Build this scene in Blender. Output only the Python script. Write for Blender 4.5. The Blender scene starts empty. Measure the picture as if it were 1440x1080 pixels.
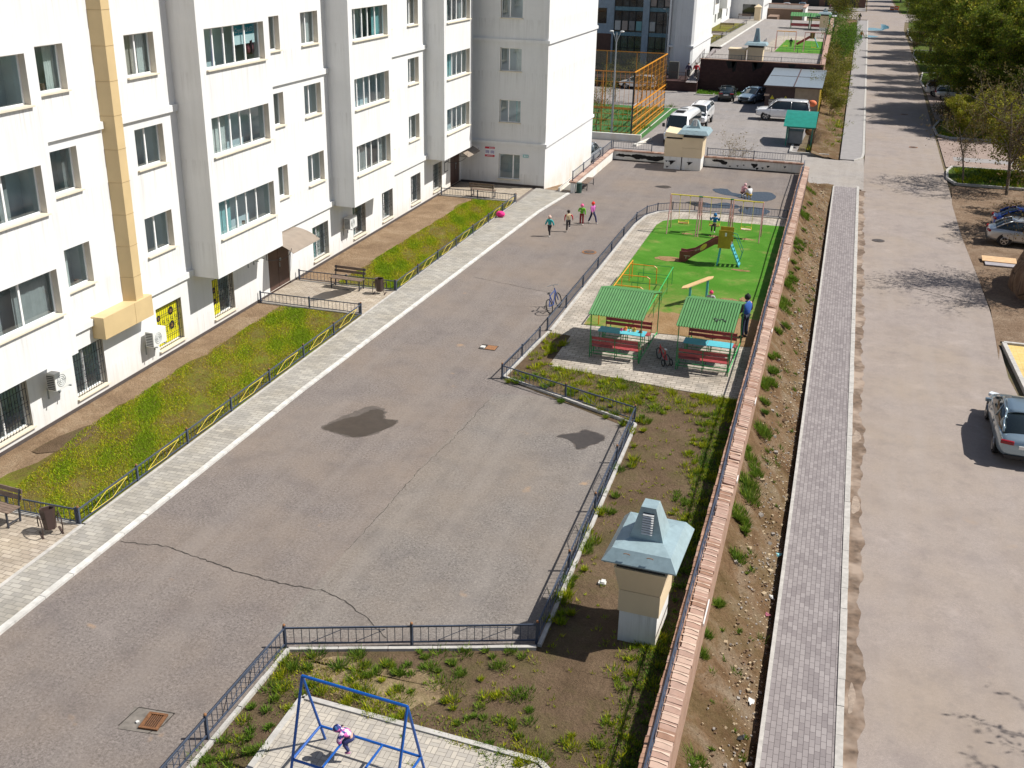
import bpy, bmesh, math, random
import numpy as np
from mathutils import Vector, Matrix, Quaternion
PI=math.pi
C=bpy.context.scene
col=C.collection
R=random.Random(7)
# ------------------------------------------------------------------ materials
MATS={}
def N(nt,t,**k):
    n=nt.nodes.new(t)
    for a,b in k.items():
        if a in n.inputs: n.inputs[a].default_value=b
        else: setattr(n,a,b)
    return n
def rgb(c): return (c[0],c[1],c[2],1)
def mixc(nt,f,a,b,mode='MIX'):
    n=nt.nodes.new('ShaderNodeMix'); n.data_type='RGBA'; n.blend_type=mode
    for s,v in ((n.inputs[0],f),(n.inputs[6],a),(n.inputs[7],b)):
        if hasattr(v,'is_output'): nt.links.new(v,s)
        elif isinstance(v,(int,float)): s.default_value=v
        else: s.default_value=rgb(v)
    return n.outputs[2]
def ramp(nt,src,stops):
    n=nt.nodes.new('ShaderNodeValToRGB'); e=n.color_ramp.elements
    while len(e)<len(stops): e.new(0.5)
    for i,(p,c) in enumerate(stops):
        e[i].position=p; e[i].color=rgb(c) if hasattr(c,'__len__') else (c,c,c,1)
    nt.links.new(src,n.inputs[0]); return n.outputs[0]
def noise(nt,vec,scale,detail=4,rough=.6,dist=0):
    n=N(nt,'ShaderNodeTexNoise'); n.inputs['Scale'].default_value=scale; n.inputs['Detail'].default_value=detail
    n.inputs['Roughness'].default_value=rough; n.inputs['Distortion'].default_value=dist
    nt.links.new(vec,n.inputs['Vector']); return n.outputs[0]
def base(name):
    m=bpy.data.materials.new(name); m.use_nodes=True; nt=m.node_tree
    b=nt.nodes['Principled BSDF']; MATS[name]=m
    geo=N(nt,'ShaderNodeNewGeometry')
    return m,nt,b,geo.outputs['Position']
def mapped(nt,vec,scale=(1,1,1),rot=(0,0,0),loc=(0,0,0)):
    n=N(nt,'ShaderNodeMapping'); n.inputs['Scale'].default_value=scale; n.inputs['Rotation'].default_value=rot; n.inputs['Location'].default_value=loc
    nt.links.new(vec,n.inputs['Vector']); return n.outputs[0]
def bump(nt,b,h,strength=.3,dist=.02):
    n=N(nt,'ShaderNodeBump'); n.inputs['Strength'].default_value=strength; n.inputs['Distance'].default_value=dist
    nt.links.new(h,n.inputs['Height']); nt.links.new(n.outputs[0],b.inputs['Normal'])
def mat(name,c,rough=.75,metal=0,var=.12,vscale=3,bmp=0,coat=0,spec=.5,var2=0,v2scale=.35,c2=None):
    m,nt,b,P=base(name)
    b.inputs['Roughness'].default_value=rough; b.inputs['Metallic'].default_value=metal
    b.inputs['Coat Weight'].default_value=coat; b.inputs['Coat Roughness'].default_value=.06
    b.inputs['Specular IOR Level'].default_value=spec
    cc=rgb(c)
    if var>0 or var2>0:
        n=noise(nt,P,vscale)
        lo=[x*(1-var) for x in c]; hi=[x*(1+var) for x in c]
        o=ramp(nt,n,[(.3,lo),(.7,hi)])
        if var2>0:
            n2=ramp(nt,noise(nt,P,v2scale,3),[(.42,0.),(.62,1.)])
            mm=N(nt,'ShaderNodeMath',operation='MULTIPLY'); nt.links.new(n2,mm.inputs[0]); mm.inputs[1].default_value=var2
            o=mixc(nt,mm.outputs[0],o,c2 or [x*.6 for x in c])
        nt.links.new(o,b.inputs['Base Color'])
        if bmp: bump(nt,b,n,bmp,.02)
    else: b.inputs['Base Color'].default_value=cc
    return m
def asphalt(name,c,warm,fine=60,pale=None,grain=1.0):
    m,nt,b,P=base(name); b.inputs['Roughness'].default_value=.9; b.inputs['Specular IOR Level'].default_value=.25
    n1=noise(nt,P,fine,3,.8); n2=noise(nt,P,.25,4,.55); n3=noise(nt,P,1.6,5,.7); n4=noise(nt,P,5.5,6,.85); n5=noise(nt,mapped(nt,P,loc=(7,3,0)),15,4,1.0); n6=noise(nt,mapped(nt,P,loc=(1,9,0)),.8,5,.6); n7=noise(nt,mapped(nt,P,loc=(5,2,0)),1.1,3,.5)
    st=noise(nt,mapped(nt,P,(1.5,.08,1)),1.0,4,.6)
    o=ramp(nt,n1,[(.28,[x*.58 for x in c]),(.5,c),(.74,[x*1.45 for x in c])])
    o=mixc(nt,ramp(nt,n4,[(.35,.0),(.7,.35)]),o,[x*1.35 for x in c])
    o=mixc(nt,ramp(nt,n5,[(.38,grain),(.5,0.)]),o,[x*.45 for x in c])
    o=mixc(nt,ramp(nt,n5,[(.53,0.),(.66,grain*.9)]),o,[min(1,x*1.9) for x in c])
    o=mixc(nt,ramp(nt,n6,[(.35,.35),(.5,0.)]),o,[c[0]*.62,c[1]*.62,c[2]*.68])
    o=mixc(nt,ramp(nt,n6,[(.60,0.),(.74,.5)]),o,[min(1,x*1.5) for x in c])
    o=mixc(nt,ramp(nt,n7,[(.70,0.),(.78,grain*.6)]),o,(.46,.28,.14))
    o=mixc(nt,ramp(nt,n2,[(.4,0.),(.68,.6)]),o,warm)
    o=mixc(nt,ramp(nt,n3,[(.5,0.),(.72,.5)]),o,[x*.72 for x in c])
    o=mixc(nt,ramp(nt,st,[(.45,0.),(.7,.3)]),o,pale or [x*1.35 for x in c])
    nt.links.new(o,b.inputs['Base Color']); bump(nt,b,n1,.25,.006); return m
def bricks(name,c1,c2,mortar,bw,rh,scale=1,rot=0,ms=.012,offset=.5,rough=.85,dirt=.3,plane='xy',c3=None):
    m,nt,b,P=base(name); b.inputs['Roughness'].default_value=rough; b.inputs['Specular IOR Level'].default_value=.3
    v=P
    if plane=='yz': v=mapped(nt,P,rot=(0,0,-PI/2)); v=mapped(nt,v,rot=(-PI/2,0,0))
    elif plane=='xz': v=mapped(nt,P,rot=(-PI/2,0,0))
    v=mapped(nt,v,rot=(0,0,rot))
    t=N(nt,'ShaderNodeTexBrick'); t.offset=offset; t.inputs['Scale'].default_value=1
    t.inputs['Brick Width'].default_value=bw; t.inputs['Row Height'].default_value=rh; t.inputs['Mortar Size'].default_value=ms
    t.inputs['Mortar Smooth'].default_value=.3; t.inputs['Bias'].default_value=0
    t.inputs['Color1'].default_value=rgb(c1); t.inputs['Color2'].default_value=rgb(c2); t.inputs['Mortar'].default_value=rgb(mortar)
    nt.links.new(v,t.inputs['Vector'])
    o=t.outputs['Color']
    if c3: o=mixc(nt,ramp(nt,noise(nt,P,.6,3),[(.4,0.),(.65,.7)]),o,c3,'MULTIPLY')
    o=mixc(nt,ramp(nt,noise(nt,P,1.3,5,.7),[(.45,0.),(.75,dirt)]),o,[x*.45 for x in c1])
    o=mixc(nt,ramp(nt,noise(nt,P,30,3,.7),[(.35,0.),(.8,.3)]),o,[x*1.3 for x in c1])
    nt.links.new(o,b.inputs['Base Color']); bump(nt,b,t.outputs['Fac'],-.3,.006); return m
def basket(name,c1,c2,mortar,s=.2):
    m,nt,b,P=base(name); b.inputs['Roughness'].default_value=.85
    outs=[]
    for r in (0,PI/2):
        t=N(nt,'ShaderNodeTexBrick'); t.offset=0; t.inputs['Scale'].default_value=1
        t.inputs['Brick Width'].default_value=s; t.inputs['Row Height'].default_value=s/2; t.inputs['Mortar Size'].default_value=.006
        t.inputs['Color1'].default_value=rgb(c1); t.inputs['Color2'].default_value=rgb(c2); t.inputs['Mortar'].default_value=rgb(mortar)
        nt.links.new(mapped(nt,P,rot=(0,0,r)),t.inputs['Vector']); outs.append(t.outputs['Color'])
    ck=N(nt,'ShaderNodeTexChecker'); ck.inputs['Scale'].default_value=1/s; nt.links.new(mapped(nt,P,(1,1,0),loc=(0,0,.01)),ck.inputs['Vector'])
    o=mixc(nt,ck.outputs['Fac'],outs[0],outs[1])
    o=mixc(nt,ramp(nt,noise(nt,P,1.1,4,.7),[(.5,0.),(.72,.55)]),o,[x*.4 for x in c1])
    o=mixc(nt,ramp(nt,noise(nt,P,25,3,.7),[(.35,0.),(.8,.3)]),o,[x*1.25 for x in c1])
    nt.links.new(o,b.inputs['Base Color']); return m
def soil(name,c1,c2,c3,green=None,gfac=.5,fine=26):
    m,nt,b,P=base(name); b.inputs['Roughness'].default_value=.95; b.inputs['Specular IOR Level'].default_value=.1
    o=ramp(nt,noise(nt,P,.9,6,.7,.6),[(.32,c1),(.5,c2),(.7,c3)])
    n=noise(nt,P,fine,4,.8)
    o=mixc(nt,ramp(nt,n,[(.35,.55),(.6,0.)]),o,[x*.45 for x in c1])
    o=mixc(nt,ramp(nt,noise(nt,P,55,2,.7),[(.62,0.),(.75,.6)]),o,[min(1,x*1.7) for x in c3])
    if green: o=mixc(nt,ramp(nt,noise(nt,P,.7,5,.75),[(.46,0.),(.62,gfac)]),o,green)
    nt.links.new(o,b.inputs['Base Color']); bump(nt,b,noise(nt,P,9,6,.75),.9,.08); return m
def attrmat(name,rough=.8,trans=0,spec=.2):
    m,nt,b,P=base(name); b.inputs['Roughness'].default_value=rough; b.inputs['Specular IOR Level'].default_value=spec
    a=N(nt,'ShaderNodeAttribute',attribute_name='Col'); nt.links.new(a.outputs['Color'],b.inputs['Base Color'])
    if trans:
        t=N(nt,'ShaderNodeBsdfTranslucent'); nt.links.new(a.outputs['Color'],t.inputs['Color'])
        mx=N(nt,'ShaderNodeMixShader'); mx.inputs[0].default_value=trans
        nt.links.new(b.outputs[0],mx.inputs[1]); nt.links.new(t.outputs[0],mx.inputs[2])
        nt.links.new(mx.outputs[0],nt.nodes['Material Output'].inputs[0])
    return m
def glass(name,tint=(.55,.62,.62),fac=.16,alpha=None):
    m=bpy.data.materials.new(name); m.use_nodes=True; nt=m.node_tree; nt.nodes.remove(nt.nodes['Principled BSDF'])
    t=N(nt,'ShaderNodeBsdfTransparent'); t.inputs[0].default_value=rgb(tint)
    g=N(nt,'ShaderNodeBsdfGlossy'); g.inputs['Roughness'].default_value=.04; g.inputs[0].default_value=(.85,.9,.95,1)
    f=N(nt,'ShaderNodeLayerWeight'); f.inputs[0].default_value=.5
    pw=N(nt,'ShaderNodeMath',operation='POWER'); nt.links.new(f.outputs['Facing'],pw.inputs[0]); pw.inputs[1].default_value=3.5
    a=N(nt,'ShaderNodeMath',operation='ADD'); nt.links.new(pw.outputs[0],a.inputs[0]); a.inputs[1].default_value=fac; a.use_clamp=True
    mx=N(nt,'ShaderNodeMixShader'); nt.links.new(a.outputs[0],mx.inputs[0]); nt.links.new(t.outputs[0],mx.inputs[1]); nt.links.new(g.outputs[0],mx.inputs[2])
    nt.links.new(mx.outputs[0],nt.nodes['Material Output'].inputs[0]); MATS[name]=m; return m
def sheetmetal(name,c,rough=.4):
    m,nt,b,P=base(name); b.inputs['Metallic'].default_value=.75; 
    o=ramp(nt,noise(nt,P,5,5,.7),[(.3,[x*.85 for x in c]),(.7,[min(1,x*1.12) for x in c])])
    nt.links.new(o,b.inputs['Base Color'])
    nt.links.new(ramp(nt,noise(nt,P,9,3),[(.3,rough-.08),(.7,rough+.14)]),b.inputs['Roughness']); return m

def stucco(name,c,dirt=.12,dc=None):
    m,nt,b,P=base(name); b.inputs['Roughness'].default_value=.9; b.inputs['Specular IOR Level'].default_value=.2
    n=noise(nt,P,.7,5,.65); st=noise(nt,mapped(nt,P,(2.6,2.6,.16)),1.3,5,.7); f=noise(nt,P,22,3,.7); pt=noise(nt,mapped(nt,P,(.3,.45,.5),loc=(4,1,2)),1.0,2,.4)
    o=ramp(nt,n,[(.3,[x*.93 for x in c]),(.7,c)])
    o=mixc(nt,ramp(nt,st,[(.48,0.),(.75,dirt*1.3)]),o,dc or [c[0]*.60,c[1]*.59,c[2]*.56])
    sp=N(nt,'ShaderNodeSeparateXYZ'); nt.links.new(P,sp.inputs[0])
    fr=N(nt,'ShaderNodeMath',operation='MULTIPLY_ADD'); nt.links.new(sp.outputs[2],fr.inputs[0]); fr.inputs[1].default_value=1/2.985; fr.inputs[2].default_value=-3.84/2.985+2
    f2=N(nt,'ShaderNodeMath',operation='FRACT'); nt.links.new(fr.outputs[0],f2.inputs[0])
    sn=noise(nt,mapped(nt,P,(5,5,.22),loc=(3,1,0)),1.6,4,.7)
    mu0=N(nt,'ShaderNodeMath',operation='MULTIPLY'); nt.links.new(ramp(nt,f2.outputs[0],[(.55,0.),(.97,1.),(1.,0.)]),mu0.inputs[0]); nt.links.new(ramp(nt,sn,[(.5,0.),(.68,min(.6,dirt*2.2))]),mu0.inputs[1])
    o=mixc(nt,mu0.outputs[0],o,[c[0]*.55,c[1]*.53,c[2]*.5])
    o=mixc(nt,ramp(nt,pt,[(.52,0.),(.54,dirt*.45)]),o,[c[0]*.80,c[1]*.82,c[2]*.86])
    o=mixc(nt,ramp(nt,f,[(.3,dirt*.5),(.5,0.)]),o,[x*.7 for x in c])
    sx=N(nt,'ShaderNodeSeparateXYZ'); nt.links.new(P,sx.inputs[0])
    mr=N(nt,'ShaderNodeMapRange'); mr.inputs[1].default_value=.05; mr.inputs[2].default_value=.75; mr.inputs[3].default_value=1; mr.inputs[4].default_value=0
    nt.links.new(sx.outputs[2],mr.inputs[0])
    mu=N(nt,'ShaderNodeMath',operation='MULTIPLY'); nt.links.new(mr.outputs[0],mu.inputs[0]); nt.links.new(ramp(nt,n,[(.35,0.),(.65,dirt*3)]),mu.inputs[1])
    o=mixc(nt,mu.outputs[0],o,(c[0]*.75,c[1]*.66,c[2]*.52))
    nt.links.new(o,b.inputs['Base Color']); bump(nt,b,f,.15,.01); return m

M_court=asphalt('courtyard asphalt',(.180,.155,.142),(.23,.18,.14),46,(.25,.22,.20))
M_court2=asphalt('patch asphalt',(.185,.165,.15),(.235,.19,.15),60,(.27,.24,.215))
M_road=asphalt('road asphalt',(.285,.242,.218),(.31,.25,.195),90,(.325,.285,.262),grain=.25)
M_park=asphalt('parking asphalt',(.255,.235,.225),(.27,.24,.215),50)
M_walk=bricks('sidewalk pavers',(.215,.19,.19),(.315,.285,.28),(.085,.073,.073),.24,.12,rot=PI/2,ms=.007,dirt=.2)
M_strip=bricks('grey pavement slabs',(.29,.275,.25),(.42,.395,.35),(.17,.16,.145),.3,.15,ms=.009,dirt=.5,c3=(.88,.84,.76))
M_patio=bricks('beige patio pavers',(.36,.30,.23),(.50,.43,.34),(.17,.14,.11),.3,.15,rot=.03,ms=.011,dirt=.5,c3=(.75,.76,.82))
M_play=bricks('playground pavers',(.38,.34,.29),(.52,.46,.39),(.20,.17,.14),.36,.18,ms=.018,dirt=1.,c3=(.62,.58,.52))
M_basket=basket('basket pavers',(.36,.33,.29),(.50,.45,.375),(.17,.15,.13))
M_yellowpav=basket('yellow pavers',(.62,.44,.14),(.66,.50,.22),(.40,.28,.12),.3)
M_pinkpav=bricks('pink paver bays',(.27,.20,.17),(.34,.26,.22),(.3,.25,.22),.3,.2,dirt=.3)
M_curb=mat('curb concrete',(.44,.42,.39),.85,var=.18,vscale=5)
M_curbw=mat('white curb',(.60,.59,.56),.85,var=.22,vscale=5,var2=.5,v2scale=2,c2=(.42,.40,.37))
M_soil=soil('bed soil',(.115,.078,.048),(.155,.105,.066),(.20,.14,.09),(.10,.10,.03),.35)
M_path=soil('sandy path',(.20,.135,.085),(.29,.20,.125),(.38,.285,.19),None,0,18)
M_bank=soil('rubble bank',(.10,.058,.028),(.18,.112,.062),(.27,.21,.15),(.10,.10,.035),.2,16)
M_gnd=soil('outer ground',(.15,.11,.07),(.20,.15,.10),(.26,.20,.14),(.10,.12,.04),.5,8)
M_lot=soil('dirt lot',(.17,.11,.07),(.25,.175,.12),(.32,.24,.17),None,0,10)
M_sand=soil('worn sand',(.27,.165,.075),(.34,.215,.11),(.40,.27,.15),None,0,20)
M_grassbase=soil('grass bed ground',(.13,.09,.04),(.15,.13,.03),(.22,.165,.06),(.15,.19,.012),.75,14)
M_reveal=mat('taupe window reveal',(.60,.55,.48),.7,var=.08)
M_wet=mat('wet stain',(.055,.045,.038),.35,var=.2,vscale=6)
M_water=mat('puddle water',(.045,.045,.045),.05,var=0,spec=.6)
M_crack=mat('crack fill',(.045,.038,.033),.95,var=.2)
M_dirtline=mat('gutter dirt',(.145,.10,.07),.95,var=.4,vscale=5,var2=.9,v2scale=.9,c2=(.36,.28,.22))
M_chalk=mat('chalk rubbing',(.27,.255,.24),.95,var=.15)
M_rust=mat('rusty iron',(.26,.12,.05),.8,var=.35,vscale=20)
def turfmat():
    m,nt,b,P=base('artificial turf'); b.inputs['Roughness'].default_value=.85; b.inputs['Specular IOR Level'].default_value=.15
    o=ramp(nt,noise(nt,P,40,3,.7),[(.3,(.035,.13,.006)),(.7,(.07,.215,.016))])
    o=mixc(nt,ramp(nt,noise(nt,P,.55,5,.65,.4),[(.45,0.),(.7,.55)]),o,(.12,.27,.035))
    o=mixc(nt,ramp(nt,noise(nt,mapped(nt,P,loc=(3,5,0)),.8,6,.7),[(.54,0.),(.74,.7)]),o,(.24,.22,.07))
    sx=N(nt,'ShaderNodeSeparateXYZ');nt.links.new(P,sx.inputs[0]);mr=N(nt,'ShaderNodeMapRange');mr.inputs[1].default_value=46.5;mr.inputs[2].default_value=41.5;nt.links.new(sx.outputs[1],mr.inputs[0]);mu=N(nt,'ShaderNodeMath',operation='MULTIPLY');nt.links.new(mr.outputs[0],mu.inputs[0]);nt.links.new(ramp(nt,noise(nt,P,1.5,6,.75),[(.36,0.),(.6,1.)]),mu.inputs[1]);o=mixc(nt,mu.outputs[0],o,(.25,.20,.07))
    nt.links.new(o,b.inputs['Base Color']); return m
M_turf=turfmat()
M_turf2=mat('court turf',(.035,.14,.03),.85,var=.2,var2=.3,c2=(.08,.12,.02))
M_white=stucco('white stucco',(.765,.765,.76),.20)
M_wall2=stucco('white painted render',(.80,.80,.78),.25)
M_plinth=mat('dark plinth',(.075,.06,.055),.9)
M_cream=mat('cream metal sill',(.72,.65,.52),.6,var=.08)
M_pipe=mat('beige duct cladding',(.60,.45,.24),.55,var=.05,vscale=1.5)
M_frame=mat('white window frame',(.84,.84,.84),.4,var=0)
M_room=mat('room wall',(.70,.76,.78),.9,var=.1,vscale=1)
M_roomf=mat('room floor',(.20,.15,.10),.8,var=.15)
M_cur=[mat('pale curtain',(.68,.66,.62),.9,var=.1),mat('grey curtain',(.34,.33,.32),.9,var=.12),mat('teal curtain',(.28,.52,.52),.9,var=.1),mat('beige blind',(.52,.42,.36),.9,var=.08)]
M_glass=glass('window glass',(.70,.80,.82),.10)
M_glassd=glass('dark glass',(.10,.12,.13),.10)
M_iron=mat('dark iron paint',(.035,.038,.05),.5,var=.15)
M_navy=mat('blue grey iron paint',(.05,.065,.10),.5,var=.15)
M_yel=mat('yellow iron paint',(.72,.56,.07),.5,var=.1)
M_brown=mat('brown steel door',(.085,.045,.035),.5,var=.25,vscale=1.2)
M_canopy=mat('canopy sheet',(.27,.22,.175),.5,var=.12)
M_wood=mat('weathered planks',(.17,.12,.09),.8,var=.3,vscale=9)
M_bin=mat('brown bin metal',(.055,.033,.028),.45,var=.2)
M_ac=mat('white appliance plastic',(.74,.74,.72),.45,var=.05)
M_dark=mat('near black',(.02,.02,.022),.6,var=0)
M_brick=bricks('pinkish wall bricks',(.30,.175,.12),(.38,.23,.165),(.36,.28,.22),.25,.075,ms=.01,plane='yz',dirt=.5)
M_cop1=mat('pale pink coping tile',(.36,.235,.185),.8,var=.14,vscale=7,var2=.4,v2scale=2.2,c2=(.36,.2,.14))
M_cop2=mat('brown coping tile',(.27,.15,.10),.8,var=.2,vscale=7)
M_mortar=mat('lime mortar smear',(.56,.42,.33),.9,var=.1)
M_dkbrick=bricks('dark brown retaining bricks',(.062,.03,.028),(.085,.042,.038),(.05,.028,.026),.4,.2,ms=.012,plane='xz',dirt=.5)
M_peel=mat('black peeled patch',(.012,.011,.010),.9,var=.3)
M_beige=mat('beige cladding panel',(.70,.57,.38),.55,var=.05,vscale=1)
M_blueroof=sheetmetal('light blue sheet metal',(.29,.385,.415))
M_blueroof.node_tree.nodes['Principled BSDF'].inputs['Metallic'].default_value=.1
M_greenrf=mat('green corrugated steel',(.065,.20,.06),.45,var=.12)
M_green=mat('green steel paint',(.02,.22,.06),.45,var=.15)
M_green2=mat('bright green paint',(.02,.42,.10),.45,var=.15)
M_orange=mat('orange steel paint',(.68,.28,.02),.45,var=.12)
M_red=mat('maroon planks',(.34,.055,.06),.55,var=.2,vscale=8)
M_teal=mat('turquoise board',(.10,.46,.55),.5,var=.1)
M_pink=mat('faded pink pole paint',(.48,.26,.24),.5,var=.2,vscale=9)
M_tealgr=mat('teal green sheet',(.012,.21,.16),.45,var=.15)
M_blue=mat('royal blue paint',(.005,.085,.36),.4,var=.12)
M_tyre=mat('tyre rubber',(.02,.02,.02),.85,var=0)
M_rim=mat('alloy rim',(.5,.5,.5),.3,metal=.8,var=0)
M_steel=mat('galvanised steel',(.34,.37,.39),.5,metal=.4,var=.1)
M_concpole=mat('concrete pole',(.27,.25,.22),.9,var=.15)
M_carglass=mat('car glass',(.015,.022,.024),.04,var=0,spec=1)
M_redlamp=mat('tail lamp red',(.24,.008,.012),.15,var=0)
M_whlamp=mat('headlamp glass',(.7,.75,.8),.08,var=0)
M_plate=mat('number plate white',(.8,.8,.8),.4,var=0)
M_leaf=attrmat('leaves',.7,.35,.25)
M_blade=attrmat('grass blades',.75,.25,.15)
M_bark=mat('bark',(.13,.10,.075),.95,var=.35,vscale=8)
M_barkl=mat('pale bark',(.27,.22,.16),.95,var=.3,vscale=8)
def plain(name,c,rough=.7,**k): return MATS.get(name) or mat(name,c,rough,var=k.pop('var',.06),**k)
# ------------------------------------------------------------------ geometry collector
def rotz(p,a):
    c,s=math.cos(a),math.sin(a); return (p[0]*c-p[1]*s,p[0]*s+p[1]*c,p[2])
class G:
    def __init__(s): s.v=[];s.f=[];s.m=[]
    def add(s,vs,fs,m=0):
        o=len(s.v); s.v+= [tuple(v) for v in vs]; s.f+=[tuple(i+o for i in f) for f in fs]; s.m+=[m]*len(fs); return s
    def box(s,x0,x1,y0,y1,z0,z1,m=0):
        return s.add([(x0,y0,z0),(x1,y0,z0),(x1,y1,z0),(x0,y1,z0),(x0,y0,z1),(x1,y0,z1),(x1,y1,z1),(x0,y1,z1)],
          [(3,2,1,0),(4,5,6,7),(0,1,5,4),(1,2,6,5),(2,3,7,6),(3,0,4,7)],m)
    def obox(s,c,size,rz=0,m=0,rx=0,ry=0):
        q=Matrix.Rotation(rz,3,'Z')@Matrix.Rotation(ry,3,'Y')@Matrix.Rotation(rx,3,'X')
        vs=[]
        for dz in(-1,1):
            for dx,dy in((-1,-1),(1,-1),(1,1),(-1,1)):
                vs.append(tuple(Vector(c)+q@Vector((dx*size[0]/2,dy*size[1]/2,dz*size[2]/2))))
        return s.add(vs,[(3,2,1,0),(4,5,6,7),(0,1,5,4),(1,2,6,5),(2,3,7,6),(3,0,4,7)],m)
    def tube(s,p0,p1,r0,r1=None,n=6,m=0,cap=True):
        r1=r0 if r1 is None else r1; p0=Vector(p0);p1=Vector(p1);d=(p1-p0)
        if d.length<1e-6: return s
        d.normalize(); a=Vector((0,0,1)) if abs(d.z)<.9 else Vector((1,0,0)); u=d.cross(a).normalized(); w=d.cross(u)
        vs=[]
        for p,r in((p0,r0),(p1,r1)):
            for i in range(n):
                t=2*PI*i/n+PI/n; vs.append(tuple(p+u*math.cos(t)*r+w*math.sin(t)*r))
        fs=[(i,(i+1)%n,n+(i+1)%n,n+i) for i in range(n)]
        if cap: fs+=[tuple(range(n-1,-1,-1)),tuple(range(n,2*n))]
        return s.add(vs,fs,m)
    def path(s,pts,r,n=6,m=0,closed=False):
        k=len(pts)
        for i in range(k if closed else k-1): s.tube(pts[i],pts[(i+1)%k],r,n=n,m=m)
        return s
    def bar(s,p0,p1,w,h,m=0):
        # rectangular bar, w horizontal, h vertical
        p0=Vector(p0);p1=Vector(p1);d=(p1-p0).normalized(); a=Vector((0,0,1)) if abs(d.z)<.95 else Vector((0,1,0))
        u=d.cross(a).normalized()*w/2; v=u.cross(d).normalized()*h/2
        vs=[tuple(p+e) for p in(p0,p1) for e in(-u-v,u-v,u+v,-u+v)]
        return s.add(vs,[(0,1,5,4),(1,2,6,5),(2,3,7,6),(3,0,4,7),(3,2,1,0),(4,5,6,7)],m)
    def poly(s,pts,z=None,m=0):
        vs=[(p[0],p[1],z if z is not None else p[2]) for p in pts]
        a=sum(vs[i][0]*vs[(i+1)%len(vs)][1]-vs[(i+1)%len(vs)][0]*vs[i][1] for i in range(len(vs)))
        idx=list(range(len(vs)))
        if a<0: idx.reverse()
        return s.add(vs,[tuple(idx)],m)
    def prism(s,pts,z0,z1,m=0):
        a=sum(pts[i][0]*pts[(i+1)%len(pts)][1]-pts[(i+1)%len(pts)][0]*pts[i][1] for i in range(len(pts)))
        if a<0: pts=pts[::-1]
        n=len(pts); vs=[(p[0],p[1],z0) for p in pts]+[(p[0],p[1],z1) for p in pts]
        return s.add(vs,[tuple(range(n-1,-1,-1)),tuple(range(n,2*n))]+[(i,(i+1)%n,n+(i+1)%n,n+i) for i in range(n)],m)
    def sphere(s,c,r,m=0,nu=10,nv=7):
        if not hasattr(r,'__len__'): r=(r,r,r)
        vs=[(c[0],c[1],c[2]+r[2])]
        for j in range(1,nv):
            for i in range(nu):
                t=PI*j/nv;p=2*PI*i/nu; vs.append((c[0]+r[0]*math.sin(t)*math.cos(p),c[1]+r[1]*math.sin(t)*math.sin(p),c[2]+r[2]*math.cos(t)))
        vs.append((c[0],c[1],c[2]-r[2])); L=len(vs)-1
        fs=[(0,1+i,1+(i+1)%nu) for i in range(nu)]
        for j in range(nv-2):
            for i in range(nu): a=1+j*nu;fs.append((a+i,a+nu+i,a+nu+(i+1)%nu,a+(i+1)%nu))
        fs+=[(1+(nv-2)*nu+(i+1)%nu,1+(nv-2)*nu+i,L) for i in range(nu)]
        return s.add(vs,fs,m)
    def cyl(s,c,r,h,n=16,m=0,r2=None): return s.tube(c,(c[0],c[1],c[2]+h),r,r if r2 is None else r2,n,m)
    def quad(s,a,b,c,d,m=0): return s.add([a,b,c,d],[(0,1,2,3)],m)
    def obj(s,name,mats,parent=None,off=(0,0,0),smooth=False,bevel=0,kind=None):
        me=bpy.data.meshes.new(name); vs=s.v
        if off!=(0,0,0): vs=[(v[0]-off[0],v[1]-off[1],v[2]-off[2]) for v in vs]
        me.from_pydata(vs,[],s.f)
        if not isinstance(mats,(list,tuple)): mats=[mats]
        for m in mats: me.materials.append(m)
        if len(mats)>1: me.polygons.foreach_set('material_index',s.m)
        if smooth: me.polygons.foreach_set('use_smooth',[True]*len(me.polygons))
        me.update(); o=bpy.data.objects.new(name,me); col.objects.link(o)
        if parent is not None: o.parent=parent
        if bevel:
            b=o.modifiers.new('Bevel','BEVEL'); b.width=bevel; b.segments=2; b.limit_method='ANGLE'
        if kind: o['kind']=kind
        return o
def thing(name,label,cat,loc=(0,0,0),rz=0,group=None):
    o=bpy.data.objects.new(name,None); o.empty_display_size=.3; col.objects.link(o); o.location=loc; o.rotation_euler=(0,0,rz)
    o['label']=label;o['category']=cat
    if group:o['group']=group
    return o
def tag(o,label,cat,group=None,loc=None,rz=0):
    o['label']=label;o['category']=cat
    if group:o['group']=group
    if loc is not None: o.location=loc;o.rotation_euler=(0,0,rz)
    return o
def struct(name,g,m,**k): o=g.obj(name,m,**k); o['kind']='structure'; return o
def dup(root,loc,rz=0,label=None,group=None,scale=None):
    def cp(o,par):
        c=o.copy(); col.objects.link(c); c.parent=par
        for ch in o.children: cp(ch,c)
        return c
    r=cp(root,None); r.location=loc;r.rotation_euler=(0,0,rz)
    if label:r['label']=label
    if group:r['group']=group;root['group']=group
    if scale:r.scale=(scale,)*3
    return r
def blob(pts,jit=.0,sub=3,seed=1):
    # smooth closed outline through pts with ragged edge
    rr=random.Random(seed);n=len(pts);out=[]
    for i in range(n):
        p0,p1,p2,p3=[Vector(pts[(i+k-1)%n][:2]) for k in range(4)]
        for j in range(sub):
            t=j/sub; q=.5*((2*p1)+(p2-p0)*t+(2*p0-5*p1+4*p2-p3)*t*t+(3*p1-p0-3*p2+p3)*t**3)
            out.append((q.x+rr.uniform(-jit,jit),q.y+rr.uniform(-jit,jit)))
    return out
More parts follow.
